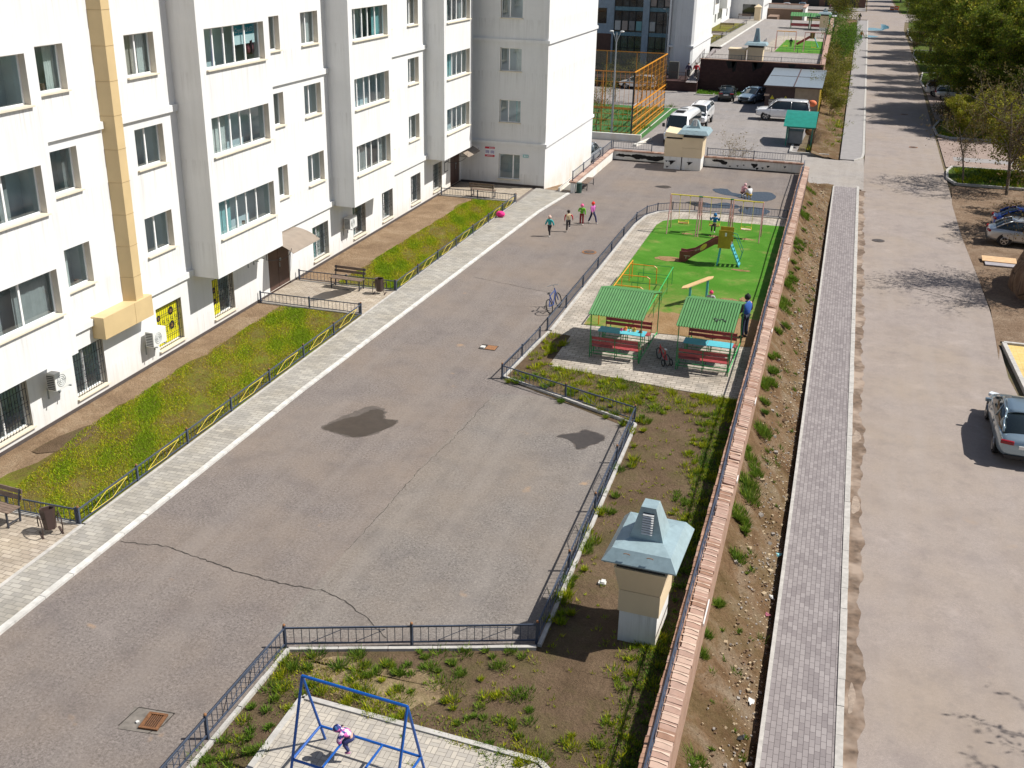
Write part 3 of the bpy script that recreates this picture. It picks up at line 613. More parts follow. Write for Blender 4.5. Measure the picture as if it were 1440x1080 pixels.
def window(root,off,axis,c,o,mull,depth=.26,curt=None,sill=True,grille=False,extra=None,M_g=None,frm=None):
    b0,b1,z0,z1=o;P=(lambda a,z,d=0:(c-d,a,z)) if axis=='x' else (lambda a,z,d=0:(a,c+d,z))
    def bx(g,a0,a1,y0,y1,d0,d1,m=0):
        p,q=P(a0,y0,d0),P(a1,y1,d1); g.box(min(p[0],q[0]),max(p[0],q[0]),min(p[1],q[1]),max(p[1],q[1]),y0,y1,m)
    d=depth-.055;t=.05
    g=G();bx(g,b0+.003,b1-.003,z0+.003,z0+t,d,d+.05);bx(g,b0+.003,b1-.003,z1-t,z1-.003,d,d+.05)
    bx(g,b0+.003,b0+t,z0+t,z1-t,d,d+.05);bx(g,b1-t,b1-.003,z0+t,z1-t,d,d+.05)
    for mm in mull: a=b0+(b1-b0)*mm;bx(g,a-.035,a+.035,z0+t,z1-t,d-.004,d+.05)
    f=g.obj('window',frm or M_frame,root,off)
    g=G();g.quad(P(b0+t,z0+t,d+.025),P(b1-t,z0+t,d+.025),P(b1-t,z1-t,d+.025),P(b0+t,z1-t,d+.025));g.obj('pane',M_g or M_glass,f,off)
    if sill:
        g=G();bx(g,b0-.04,b1+.04,z0-.035,z0+.012,-.09,depth-.06);g.obj('sill',M_cream,f,off)
    curt=WR.random()<.7 if curt is None else curt
    if curt:
        for _ in range(WR.choice((1,1,2))):
            g=G();k=WR.uniform(.15,.4);a0=WR.choice((b0+.03,b1-.03-(b1-b0)*k,b0+(b1-b0)*WR.uniform(.1,.5)));n=8;a1=min(b1-.02,a0+(b1-b0)*k)
            zt=z1-.02;zb=z0-.3
            vs=[P(a0+(a1-a0)*i/n,z,depth+.12+.03*(i%2)) for i in range(n+1) for z in(zb,zt)]
            g.add(vs,[(2*i,2*i+2,2*i+3,2*i+1) for i in range(n)]);g.obj('curtain',WR.choice(M_cur),f,off)
    if WR.random()<.35 and axis=='x':
        g=G();a=WR.uniform(b0+.2,b1-.3);s=WR.uniform(.06,.12);p=P(a,z0+.12,depth+.1);g.cyl((p[0],p[1],z0+.02),s,WR.uniform(.12,.25),10);g.obj('window_item',WR.choice((M_cur[0],plain('blue vessel',(.1,.3,.5)),plain('dark pot',(.12,.07,.05)),plain('green pot plant',(.06,.16,.04)))),f,off)
    if grille:
        g=G();n=int((b1-b0)/.125)
        for i in range(n+1):
            a=b0+.03+(b1-b0-.06)*i/n; g.tube(P(a,z0+.02,.06),P(a,z1-.02,.06),.009,n=4)
        for z in(z0+.05,z0+(z1-z0)*.5,z1-.05,z0+(z1-z0)*.25,z0+(z1-z0)*.78):
            g.tube(P(b0,z,.06),P(b1,z,.06),.009,n=4)
        for i in range(n):   # small scroll rosettes of the grille
            a=b0+.03+(b1-b0-.06)*(i+.5)/n
            for z in((z0+z1)/2+.18*((i%2)-.5)*2,):
                g.path([P(a+.045*math.cos(t),z+.06*math.sin(t),.055) for t in[k*PI/3 for k in range(6)]],.007,4,closed=True)
        g.obj('grille',M_iron,f,off)
    return f
BX0,RX0=-21.1,-22.2
mainb=thing('apartment_building','white rendered apartment block with stacked projecting bays beside the garden beds','building',(-22.2,14,0))
off=(-22.2,14,0)
levels=[3.84+ST*k for k in range(4)]
bays=[(20.3,25.2),(33.14,38.05),(45.02,49.8),(57.05,61.75)]
rw=[(26.15,27.72),(30.66,32.26),(39.5,40.86),(42.72,44.3),(51.2,52.35),(54.52,56.06)]
ro=[(a,b,z,z+1.33) for a,b in rw for z in levels]
gw=[(22.4,24.1),(26.2,27.72),(30.7,32.27),(34.36,35.9),(42.8,44.4),(47.1,48.6),(50.68,52.1),(54.66,56.1),(58.08,59.55)]
go=[(a,b,.34,1.92) for a,b in gw];doors=[(38.7,40.5,0.03,1.98),(61.0,62.65,0.03,1.98)]
g=G();M_wallb=[M_white,M_room,M_roomf,M_plinth,M_cream,M_reveal]
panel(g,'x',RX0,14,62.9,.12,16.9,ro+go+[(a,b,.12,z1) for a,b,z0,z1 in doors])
# base plinth, returns and bay boxes
g.box(RX0-.2,RX0+.03,14,38.7,-.1,.12,3);g.box(RX0-.2,RX0+.03,40.5,61,-.1,.12,3)
wf=g.obj('wall',M_wallb,mainb,off)
for k,(a,b) in enumerate(bays):
    g=G();w0,w1=a+.43,b-.42
    if k==0:w0,w1=20.72,24.78
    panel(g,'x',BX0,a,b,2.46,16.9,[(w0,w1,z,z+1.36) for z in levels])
    g.quad((RX0,a,2.46),(BX0,a,2.46),(BX0,a,16.9),(RX0,a,16.9));g.quad((BX0,b,2.46),(RX0,b,2.46),(RX0,b,16.9),(BX0,b,16.9))
    g.quad((RX0,a,2.46),(RX0,b,2.46),(BX0,b,2.46),(BX0,a,2.46));g.box(RX0-.02,BX0+.004,a-.004,b+.004,16.9,17.1)
    g.obj('bay',M_wallb,mainb,off)
# mouldings
segs=[(25.22,29.0),(29.97,33.13),(38.07,45.0),(49.82,57.04),(61.77,62.85)]
for z in (2.5,8.47,14.4):
    for a,b in segs:
        if z==2.5 and a==25.22:b=27.3
        g=G();g.box(RX0+.003,RX0+.10,a,b,z,z+.22);g.obj('moulding',M_white,mainb,off)
for z in(2.52,8.47): g=G();g.prism([(-22,62.80),(-16.72,62.80),(-16.72,75.6),(-16.817,75.6),(-16.817,62.897),(-22,62.897)],z,z+.18);g.obj('moulding',M_white,mainb,off)
# end block
g=G();eo=[(-19.74,-18.42,z,z+1.33) for z in levels];ego=(-19.74,-18.4,.42,1.95)
panel(g,'y',62.9,RX0,-16.82,.0,16.9,eo+[ego],depth=.2);panel(g,'x',-16.82,62.9,75.6,-1.9,16.9,[],0)
g.box(-22.18,-16.83,62.86,62.898,-.05,.17,3)
g.quad((-16.82,75.6,-1.9),(-34,75.6,-1.9),(-34,75.6,16.9),(-16.82,75.6,16.9));g.box(-34,-16.7,62.85,75.7,16.9,17.2)
g.obj('end_block',M_wallb,mainb,off)
g=G();g.box(-36,RX0,14,62.9,16.9,17.2);g.box(-36.2,-34,14,75.6,-2,16.9);g.quad((-36,14,0),(RX0,14,0),(RX0,14,16.9),(-36,14,16.9));g.obj('roof',M_white,mainb,off)
five=(.13,.35,.52,.74);cs=[.17,.36,.55,.77]
for k,(a,b) in enumerate(bays):
    for j,z in enumerate(levels):
        w0,w1=(20.72,24.78) if k==0 else (a+.43,b-.42)
        window(mainb,off,'x',BX0,(w0,w1,z,z+1.36),[[.33,.66],[.2,.38,.55,.74],[.17,.37,.53,.74],[.13,.35,.55,.78]][k],curt=False if (k==1 and j==2) else None)
for i,(a,b) in enumerate(rw):
    for z in levels: window(mainb,off,'x',RX0,(a,b,z,z+1.33),[.5] if i!=0 else [.18],curt=None)
for i,(a,b) in enumerate(gw):
    f=window(mainb,off,'x',RX0,(a,b,.34,1.92),[.46],grille=True,curt=i in(4,5,6),M_g=M_glass)
    if i in(2,3):   # yellow shop films with round black pictures
        g=G();d=.175;a1=a+(b-a)*(.44 if i==3 else .97)
        g.box(RX0-d-.004,RX0-d,a+.06,a1,.42,1.85,0)
        for yy,zz,rad in((a+1.12,1.52,.16),(a+1.12,.98,.16),(a+.35,1.45,.12)) if i==2 else ((a+.35,1.4,.12),(a+.35,.95,.11)):
            vs=[(RX0-d+.004,yy+rad*math.cos(t),zz+rad*math.sin(t)) for t in[k*PI/8 for k in range(16)]];g.add(vs,[tuple(range(16))],1)
            vs=[(RX0-d+.006,yy+rad*.55*math.cos(t),zz-.01+rad*.4*math.sin(t)) for t in[k*PI/8 for k in range(16)]];g.add(vs,[tuple(range(16))],2)
        g.obj('window_film',[plain('yellow film',(.78,.72,.01)),M_dark,plain('bread brown',(.30,.16,.04))],f,off)
window(mainb,off,'y',62.9,ego,[.66],depth=.2,curt=False,grille=False)
for o in eo: window(mainb,off,'y',62.9,o,[.4],depth=.2,curt=True)
for (a,b,z0,z1) in doors:
    g=G();g.box(RX0-.10,RX0-.04,a,b,0.02,z1);g.box(RX0-.045,RX0-.02,a+.06,a+.1,.1,z1-.06);g.box(RX0-.05,RX0-.03,(a+b)/2-.01,(a+b)/2+.01,.1,z1-.05)
    d=g.obj('door',M_brown,mainb,off);g=G();g.bar((RX0-.0,a+.95,1.0),(RX0-.0,a+.95,1.2),.03,.03);g.box(RX0-.035,RX0-.01,a+1.0,a+1.12,1.25,1.37);g.obj('handle',M_steel,d,off)
# entrance canopies: a curved sheet on two scroll brackets
def canopy(y0,y1,z):
    g=G();n=8;vs=[]
    for i in range(n+1):
        t=i/n;x=RX0+.06+1.25*t;zz=z+.45-.42*t**2
        vs+=[(x,y0,zz),(x,y1,zz),(x,y1,zz+.02),(x,y0,zz+.02)]
    fs=[]
    for i in range(n): 
        a=i*4;b=a+4
        fs+=[(a,a+1,b+1,b),(a+3,b+3,b+2,a+2),(a,b,b+3,a+3),(a+1,a+2,b+2,b+1)]
    fs+=[(0,3,2,1),(n*4,n*4+1,n*4+2,n*4+3)];g.add(vs,fs);c=g.obj('canopy',M_canopy,mainb,off,smooth=False)
    g=G()
    for y in(y0+.05,y1-.05):
        g.tube((RX0+.03,y,z-.4),(RX0+.03,y,z+.4),.014,n=5)
        g.path([(RX0+.06+1.15*math.sin(t),y,z-.38+.62*(1-math.cos(t))) for t in[k*PI/14 for k in range(8)]],.012,5)
        for t in(1,3,5):g.tube((RX0+.06+.2*t,y,z+.1-.0*t),(RX0+.06+.2*t,y,z+.42-.42*(.16*t)**2),.009,n=4)
    g.obj('canopy_bracket',M_iron,c,off)
canopy(38.5,40.95,1.98);canopy(60.6,62.75,2.0)
# beige duct with horizontal box
g=G();g.prism([(RX0,29.02),(RX0+.42,29.15),(RX0+.42,29.55),(RX0,29.95)],2.75,16.9);
for z in range(4,17,1): pass
g.obj('duct',M_pipe,mainb,off)
g=G()
for k in range(13):
    z=3.6+k*1.05;g.prism([(RX0,29.0),(RX0+.428,29.14),(RX0+.428,29.56),(RX0,29.97)],z,z+.012)
g.obj('duct_seam',plain('duct seam',(.38,.28,.15)),mainb,off)
g=G();g.box(RX0,RX0+.48,27.3,29.93,2.05,2.78);g.box(RX0+.0,RX0+.49,28.95,28.96,2.06,2.775);g.obj('duct_box',M_pipe,mainb,off,bevel=.015)
# air conditioners (things of their own)
def aircon(y,z,label,w=.78,x0=RX0,fan=True):
    t=thing('air_conditioner',label,'air conditioner',(x0,y,z),0,'air conditioners on the white facade')
    g=G();g.box(.14,.46,-w/2,w/2,0,.56);g.obj('casing',M_ac,t,bevel=.02)
    g=G();
    for k in range(3):g.path([(.468,-w*.14+(.07+.06*k)*math.cos(a),.28+(.07+.06*k)*math.sin(a)) for a in[j*PI/8 for j in range(16)]],.006,4,closed=True)
    g.box(.462,.468,-w*.14-.2,-w*.14+.2,.275,.285);g.obj('fan_guard',M_steel,t)
    g=G()
    for k in range(8): g.box(.17,.43,-w/2-.012,-w/2-.001,.05+.06*k,.075+.06*k)
    g.obj('side_louvre',M_dark,t)
    for yy in(-w*.32,w*.32): g=G();g.box(0,.5,yy-.02,yy+.02,-.04,-.002);g.box(0,.03,yy-.02,yy+.02,-.35,-.04);g.obj('bracket',M_steel,t)
aircon(25.15,1.25,'white air conditioner under the near bay corner, left of the barred windows')
aircon(30.15,.88,'white air conditioner beside the yellow filmed window')
aircon(46.2,1.15,'grey shaded air conditioner under the projecting bay behind the bench')
aircon(37.3,2.02,'small air conditioner tucked under the bay beside the entrance canopy',.7)
# signs on the walls
g=G();g.box(-20.62,-20.0,62.865,62.894,1.72,2.32,0);g.box(-20.62,-20.0,62.861,62.864,2.2,2.32,1);g.box(-20.62,-20.0,62.861,62.864,1.72,1.84,1)
for i in range(7):
    if i!=3: g.box(-20.57+.08*i,-20.52+.08*i,62.861,62.864,1.92+.02*(i%2),2.1,2)
for i in range(5): g.box(-20.35+.06*i,-20.31+.06*i,62.857,62.860,2.23,2.28,0);g.box(-20.5+.08*i,-20.45+.08*i,62.857,62.860,1.76,1.8,0)
tag(g.obj('wall_sign',[plain('sign white',(.75,.75,.78)),plain('sign red',(.55,.03,.05)),plain('sign violet',(.22,.2,.4))],smooth=False),'white notice with red bars top and bottom on the shaded wall','sign')
g=G();g.box(-18.2,-17.86,62.87,62.894,1.82,2.0,0)
for i in range(3): g.box(-18.12+.09*i,-18.08+.09*i,62.866,62.869,1.87,1.95,1)
tag(g.obj('house_plate',[plain('plate teal',(.25,.5,.5)),M_frame]),'small pale teal plate beside the ground floor window','sign')
g=G();g.box(RX0+.003,RX0+.02,59.95,60.55,1.15,1.75,0);g.box(RX0+.021,RX0+.024,60.0,60.5,1.2,1.7,1)
tag(g.obj('notice_board',[M_iron,plain('notice paper',(.68,.68,.66))]),'small framed notice board on the wall by the far entrance','sign')
# things behind the second-row bay window
g=G();g.box(BX0-.36,BX0-.34,36.0,37.55,10.75,11.15,0);g.box(BX0-.36,BX0-.34,36.0,37.55,10.42,10.749,1)
t=tag(g.obj('tv_box',[plain('box teal',(.01,.33,.45)),plain('box pale',(.8,.9,.9))]),'teal and white carton standing behind the upper bay window','carton')
def text(body,size,loc,rot,m,parent=None,name='lettering',ext=.002):
    cu=bpy.data.curves.new(name,'FONT');cu.body=body;cu.size=size;cu.extrude=ext;cu.align_x='CENTER'
    o=bpy.data.objects.new('tmp',cu);me=bpy.data.meshes.new_from_object(o);bpy.data.objects.remove(o)
    o=bpy.data.objects.new(name,me);me.materials.append(m);col.objects.link(o);o.location=loc;o.rotation_euler=rot
    if parent:o.parent=parent
    return o
text('Crystal UHD',.24,(BX0-.33,36.75,10.83),(PI/2,0,PI/2),M_frame,t)
g=G();g.tube((BX0-.5,33.98,9.85),(BX0-.5,33.98,10.3),.2,.2,14);g.tube((BX0-.5,33.98,10.3),(BX0-.5,33.98,10.42),.2,.07,14);g.cyl((BX0-.5,33.98,10.42),.07,.12,12,1);g.cyl((BX0-.5,33.98,10.55),.13,.2,12,2,.1)
tag(g.obj('water_bottle',[plain('bottle blue',(.01,.05,.6),.2),plain('bottle white',(.7,.7,.7)),plain('bottle sky',(.2,.5,.65),.2)],smooth=False),'blue and white water bottle behind the upper bay window','bottle')
g=G();g.obox((BX0-.5,37.35,10.28),(.3,.4,.5),.3,0,.2);g.sphere((BX0-.45,37.3,10.25),(.12,.2,.25),1)
tag(g.obj('clothes_bundle',[plain('bundle dark',(.05,.02,.03)),plain('bundle pink',(.45,.12,.14))]),'dark red bundle heaped under the teal carton behind glass','bundle')

# ================================================================== YARD: walls, fences, shafts, furniture
def lowfence(name,label,pts,h=.46,post=2.6,m=M_navy,rhomb=False,zb=.0,pitch=.17,rm=None,cap=True,group=None,postend=True):
    """low welded iron fence along pts: posts and panels as parts"""
    base=Vector((pts[0][0],pts[0][1],zb));t=thing(name,label,'fence',tuple(base),0,group)
    P=[Vector((p[0],p[1],p[2] if len(p)>2 else zb))-base for p in pts]
    def post_(p):
        g=G();g.box(p.x-.028,p.x+.028,p.y-.028,p.y+.028,p.z-.05,p.z+h+.06);o=g.obj('post',m,t)
        if cap: g=G();g.sphere((p.x,p.y,p.z+h+.08),.035,0,8,5);g.obj('post_cap',M_rust,o)
    post_(P[0])
    for a,b in zip(P,P[1:]):
        L=(b-a).length;n=max(1,round(L/post));d=(b-a)/n
        for k in range(n):
            p=a+d*k;q=p+d;u=d.normalized();s=p+u*.03;e=q-u*.03
            g=G();Z=lambda v,z:(v.x,v.y,v.z+z)
            g.bar(Z(s,h),Z(e,h),.03,.035);g.bar(Z(s,.10),Z(e,.10),.03,.03)
            m_=max(2,int(d.length/pitch))
            for i in range(1,m_):
                v=s.lerp(e,i/m_);g.tube(Z(v,.1),Z(v,h),.0085,n=4)
            pn=g.obj('panel',m,t)
            if rhomb:
                c=(p+q)/2;w=.80;zz=(h+.1)/2+.0;nrm=Vector((u.y,-u.x,0))*.02
                r=[c-u*w+nrm,c-u*.0+nrm,c+u*w+nrm,c+nrm]
                g=G();g.path([(r[0].x,r[0].y,r[0].z+.15),(r[1].x-u.x*.12,r[1].y-u.y*.12,r[1].z+h-.03),(r[2].x,r[2].y,r[2].z+h-.05),(r[3].x+u.x*.12,r[3].y+u.y*.12,r[3].z+.13)],.008,5,closed=True)
                g.obj('rhombus',rm or M_yel,pn)
            if k<n-1 or (b is not P[-1]) or postend: post_(q)
    return t
lowfence('garden_fence','long low iron fence with yellow rhombuses along the near garden bed',[(-17.52,20.05),(-17.56,37.68)],rhomb=True)
lowfence('garden_fence','low iron fence closing the near end of the near garden bed behind the bench',[(-21.9,20.05),(-17.6,20.05)],cap=False)
lowfence('garden_fence','low iron fence between the near garden bed and the entrance patio',[(-22.1,37.7),(-17.64,37.7)],cap=False)
lowfence('garden_fence','long low iron fence with yellow rhombuses along the far garden bed',[(-17.42,41.0),(-17.4,58.85)],rhomb=True)
lowfence('garden_fence','low iron fence behind the middle bench and round bin',[(-22.05,41.05),(-17.5,41.05)],cap=False)
lowfence('garden_fence','low iron fence at the far end of the far garden bed by the end block',[(-22.0,58.9),(-17.5,58.9)],cap=False)
lowfence('courtyard_fence','dark low angular fence around the near asphalt bay by the ventilation shaft',[(-10.2,8.0),(-10.05,17.1),(-4.91,18.96),(-5.1,31.2),(-10.18,33.2)],post=3.3,h=.5,rhomb=True,rm=M_navy)
lowfence('courtyard_fence','dark low fence with the bicycle leaning on it, running back beside the playground',[(-10.18,33.25),(-9.98,37.4)],post=2.2,h=.5,cap=False)
lowfence('courtyard_fence','dark low fence curving around the far playground corner behind the swings',[(-9.98,38.5),(-9.98,53.5),(-9.95,56.9),(-9.7,58.6),(-9.25,59.5),(-8.5,60.1),(-7.3,60.45),(-2.2,60.6)],post=3.2,h=.5,cap=False)
# perimeter wall
wt=thing('perimeter_wall','long pinkish brick wall with pale coping between the courtyard and the pavement','wall',(-1.7,0,0))
wo=(-1.7,0,0);wx=lambda y:-.0022*(y-15)
g=G();y0,y1=-6,73.6
a0,a1=wx(y0),wx(y1)
g.add([(-1.93+a0,y0,-2),(-1.50+a0,y0,-2),(-1.50+a1,y1,-2),(-1.93+a1,y1,-2),(-1.93+a0,y0,.5),(-1.50+a0,y0,.5),(-1.50+a1,y1,.5),(-1.93+a1,y1,.5)],[(3,2,1,0),(4,5,6,7),(0,1,5,4),(1,2,6,5),(2,3,7,6),(3,0,4,7)])
g.obj('brickwork',M_brick,wt,wo)
r2=random.Random(5)
M_cop3=mat('dusty pink coping tile',(.46,.32,.25),.85,var=.1,vscale=6)
g=G();y=-6
while y<73.5:
    l=r2.uniform(.235,.30);a=wx(y);mi=r2.choice((0,0,0,0,2,2,1));dx=r2.uniform(-.022,.022);tl=r2.uniform(-.012,.012)
    if r2.random()>.02:
        # front (street side) tile slopes down outward, ragged mortar edge
        x0,x1=-1.80+a+r2.uniform(-.02,.02),-1.49+a+dx*.6
        z0=.565+r2.uniform(-.006,.006)
        g.add([(x0,y+.006,.49),(x1,y+.006+tl,.44),(x1,y+l-.006+tl,.44),(x0,y+l-.006,.49),(x0,y+.006,z0),(x1,y+.006+tl,z0-.045),(x1,y+l-.006+tl,z0-.045),(x0,y+l-.006,z0)],[(3,2,1,0),(4,5,6,7),(0,1,5,4),(1,2,6,5),(2,3,7,6),(3,0,4,7)],mi)
    y+=l
y=-6
while y<73.5:
    l=.255;a=wx(y);g.box(-2.0+a+r2.uniform(-.01,.01),-1.82+a,y+.006,y+l-.006,.47,.545+r2.uniform(-.005,.005),r2.choice((1,1,1,3,0)));y+=l
cp=g.obj('coping',[M_cop1,M_cop2,M_cop3,mat('orange coping tile',(.36,.21,.14),.8,var=.15)],wt,wo)
g=G()
for k in range(300):
    y=-6+k*.266;a=wx(y);s=r2.uniform(.02,.06);x=-1.80+a
    g.poly(blob([(x,y-s*.4),(x+.15,y-s*.3),(x+.33,y-s*.6),(x+.33,y+s*.6),(x+.16,y+s*.2),(x,y+s*.5)],.008,2,k),None if False else .5) if False else None
    g.add([(x-.02,y-s*.5,.574),(x+.14,y-s*.2,.555),(x+.305,y-s*.9,.532),(x+.305,y+s*.5,.532),(x+.15,y+s*.4,.553),(x-.02,y+s*.4,.574)],[(0,1,2,3,4,5)])
g.obj('mortar_joint',M_mortar,cp,wo)
g=G()
for y,l in((20.4,1.0),(33.2,.55),(27.5,.4),(40.5,.4),(51,.5)): g.box(-1.478+wx(y),-1.455+wx(y),y,y+l,-.05+.3,.03+.3)
g.obj('weep_strip',plain('white strip',(.7,.7,.7)),wt,wo)
# railing on the wall: continuous top and bottom rail, thin bars
rl=thing('wall_railing','long thin dark railing standing on the pink coping of the perimeter wall','railing',(-1.83,0,.55))
ro_=(-1.83,0,.55);g=G()
r3=random.Random(9);Y=-6
rx=lambda y:-1.84+wx(y)+.018*math.sin(y*.55)
while Y<73.4:
    g=G();g.bar((rx(Y),Y,.96),(rx(Y+1.5),Y+1.5,.96),.035,.035);g.bar((rx(Y),Y,.66),(rx(Y+1.5),Y+1.5,.66),.025,.025)
    for q in range(1,5): g.tube((rx(Y+q*.3),Y+q*.3,.66),(rx(Y+q*.3),Y+q*.3,.96),.009,n=4)
    g.obj('panel',M_navy,rl,ro_);Y+=1.5
k=-5.
while k<73.5:
    g=G();g.box(rx(k)-.02,rx(k)+.02,k-.02,k+.02,.55,.97);g.obj('post',M_navy,rl,ro_);k+=3
# far parapet (white with peeled black patches) and the ramp wall
pw=thing('parapet_wall','low white parapet with black peeled patches closing the far end of the courtyard','wall',(-8,73.9,0));po=(-8,73.9,0)
g=G();g.box(-14.9,-2.06,73.72,73.95,-1.9,.62);g.obj('wall_face',M_wall2,pw,po)
g=G();x=-15.0
while x<-2.1: g.box(x,x+.245,73.6,74.02,.623,.70+r2.uniform(-.006,.006),r2.choice((0,0,1)));x+=.25
g.obj('coping',[M_cop2,M_cop1],pw,po)
g=G()
def peel(xs,zs,jit,sd):
    pts=blob(list(zip(xs,zs)),jit,4,sd);pts=pts if sum(pts[i][0]*pts[(i+1)%len(pts)][1]-pts[(i+1)%len(pts)][0]*pts[i][1] for i in range(len(pts)))>0 else pts[::-1]
    g.add([(p[0],73.716,p[1]) for p in pts],[tuple(range(len(pts)))])
peel([-14.6,-14.3,-13.7,-13.2,-12.6,-12,-11.5,-11.3,-11.4,-12.0,-12.7,-13.1,-13.7,-14.2,-14.6],[.36,.46,.40,.50,.46,.42,.47,.4,.2,.10,.2,.14,.28,.24,.30],.03,1)
peel([-8.0,-7.7,-7.3,-7.0,-7.05,-7.3,-7.5,-7.9],[.50,.56,.52,.42,.26,.22,.36,.38],.02,2)
for k,(x,z,s) in enumerate(((-5.2,.33,.22),(-4.65,.2,.08),(-4.3,.33,.1),(-3.2,.38,.09),(-6.3,.22,.07),(-5.9,.3,.06),(-6.8,.15,.06),(-5.0,.14,.1))):
    peel([x-s,x-s*.3,x+s,x+s*.7,x,x-s*.6],[z+s*.4,z+s*.5,z+s*.5,z-s*.3,z-s*.9,z-s*.2],.015,k+5)
g.obj('peeled_patch',M_peel,pw,po)
g=G();g.box(-14.9,-2.1,73.70,73.716,0,.05);g.obj('base_strip',M_peel,pw,po)
rw_=thing('ramp_wall','low white wall with pink coping beside the descending ramp and the end block','wall',(-14.95,62.6,0));wo2=(-14.95,62.6,0)
g=G();g.box(-15.05,-14.82,62.45,73.72,-1.9,.62);g.obj('wall_face',M_wall2,rw_,wo2)
g=G();y=62.4
while y<73.6: g.box(-15.16,-14.74,y,y+.37,.623,.71+r2.uniform(-.005,.005),r2.choice((0,0,1)));y+=.38
g.obj('coping',[M_cop1,M_cop3],rw_,wo2)
lowfence('parapet_railing','dark railing on the coping of the far white parapet',[(-14.9,73.85,.71),(-12.2,73.85,.71)],h=.52,zb=.71,cap=False)
lowfence('parapet_railing','dark railing on the parapet between the vent shaft and the brick wall corner',[(-8.4,73.85,.71),(-2.2,73.85,.71)],h=.52,zb=.71,cap=False)
lowfence('parapet_railing','dark railing climbing above the ramp wall beside the end block',[(-14.98,62.6,.71),(-14.98,73.7,.71)],h=.55,zb=.71,cap=False,pitch=.22)
# ventilation shafts
def louvre(g,x0,x1,y,z0,z1,n,m):
    for i in range(n):
        z=z0+(z1-z0)*i/n; g.box(x0,x1,y-.03,y-.004,z,z+(z1-z0)/n*.45,m)
def shaft(label,x0,x1,y0,y1,hw,hb,ov,hp,loc,split=None,flare=.12,patch=False,rz0=0):
    t=thing('ventilation_shaft',label,'vent shaft',loc,rz0)
    g=G();g.box(x0,x1,y0,y1,-.05,hw);g.obj('base',M_wall2,t)
    b=.035;zm=hw+(hb-hw)*.45
    g=G();g.box(x0-b,x1+b,y0-b,y1+b,hw-.03,zm)
    q0=[(x0-b,y0-b),(x1+b,y0-b),(x1+b,y1+b),(x0-b,y1+b)];c=b+flare;q1=[(x0-c,y0-c),(x1+c,y0-c),(x1+c,y1+c),(x0-c,y1+c)]
    g.add([(p[0],p[1],zm+.012) for p in q0]+[(p[0],p[1],hb) for p in q1],[(3,2,1,0),(4,5,6,7)]+[(i,(i+1)%4,4+(i+1)%4,4+i) for i in range(4)])
    g.obj('cladding',M_beige,t);g=G();g.box(x0-c+.05,x1+c-.05,y0-c+.05,y1+c-.05,hb,hb+.27);g.obj('gap',M_dark,t)
    ze=hb+.26;e=ov;zr=ze+.30;cx,cy=(x0+x1)/2,(y0+y1)/2;k=.36
    o=[(x0-e,y0-e),(x1+e,y0-e),(x1+e,y1+e),(x0-e,y1+e)];i_=[(cx-k,cy-k),(cx+k,cy-k),(cx+k,cy+k),(cx-k,cy+k)];mid=[(x0-e*.55,y0-e*.5),(x1+e*.55,y0-e*.5),(x1+e*.55,y1+e*.5),(x0-e*.55,y1+e*.5)]
    g=G();vs=[(p[0],p[1],ze-.03) for p in o]+[(p[0],p[1],ze) for p in o]+[(p[0],p[1],ze+.24) for p in mid]+[(p[0],p[1],zr) for p in i_]
    fs=[(3,2,1,0)]+[(a+i,a+(i+1)%4,a+4+(i+1)%4,a+4+i) for a in(0,4,8) for i in range(4)]+[(12,13,14,15)]
    g.add(vs,fs);r=g.obj('roof',M_blueroof,t)
    g=G();s=.18;kk=.37;vs=[(cx-kk,cy-kk,zr-.02),(cx+kk,cy-kk,zr-.02),(cx+kk,cy+kk,zr-.02),(cx-kk,cy+kk,zr-.02),(cx-s,cy-.27,hp),(cx+s*.8,cy-.27,hp),(cx+s*.8,cy+.12,hp),(cx-s,cy+.12,hp)]
    g.add(vs,[(4,5,6,7)]+[(i,(i+1)%4,4+(i+1)%4,4+i) for i in range(4)]);g.obj('cowl',M_blueroof,r)
    g=G();z0=zr+.14;z1=zr+.62
    for i in range(9):
        tt=i/9;z=z0+(z1-z0)*tt;y=cy-kk+(kk-.27)*((z-zr)/(hp-zr))-.012;g.add([(cx-.12,y-.028,z),(cx+.12,y-.028,z),(cx+.12,y,z+.028),(cx-.12,y,z+.028)],[(0,1,2,3)]);g.add([(cx-.12,y,z+.03),(cx+.12,y,z+.03),(cx+.12,y+.004,z+.05),(cx-.12,y+.004,z+.05)],[(0,1,2,3)],1)
    g.obj('louvre',[M_ac,M_dark],r)
    g=G()
    for xx in(cx-.28,cx+.22): g.path([(xx+.07*math.cos(a),mid[0][1]-.12,ze+.2+.02*math.sin(a)) for a in[j*PI/4 for j in range(5)]],.009,4)
    g.obj('roof_hook',M_rust,r)
    return t
shaft('beige ventilation shaft with pale blue metal roof standing in the near planting bed',-.42,.42,-.62,.62,.84,1.95,.38,3.24,(-2.80,20.25,0),rz0=-.05)
t=shaft('beige shaft with blue roof built against the far white parapet',-.62,.62,-.8,.8,.87,2.15,.4,3.2,(-9.2,72.85,0),flare=.03)
t=thing('lean_to_shaft','low beige box with a lid beside the far blue roofed shaft','vent shaft',(-10.45,72.7,0))
g=G();g.box(-.56,.56,-.65,.9,-.05,.85);g.obj('base',M_wall2,t);g=G();g.box(-.6,.6,-.7,.92,.84,2.0);g.obj('cladding',M_beige,t);g=G();g.box(-.5,.5,-.6,.8,2.0,2.12);g.obj('gap',M_dark,t)
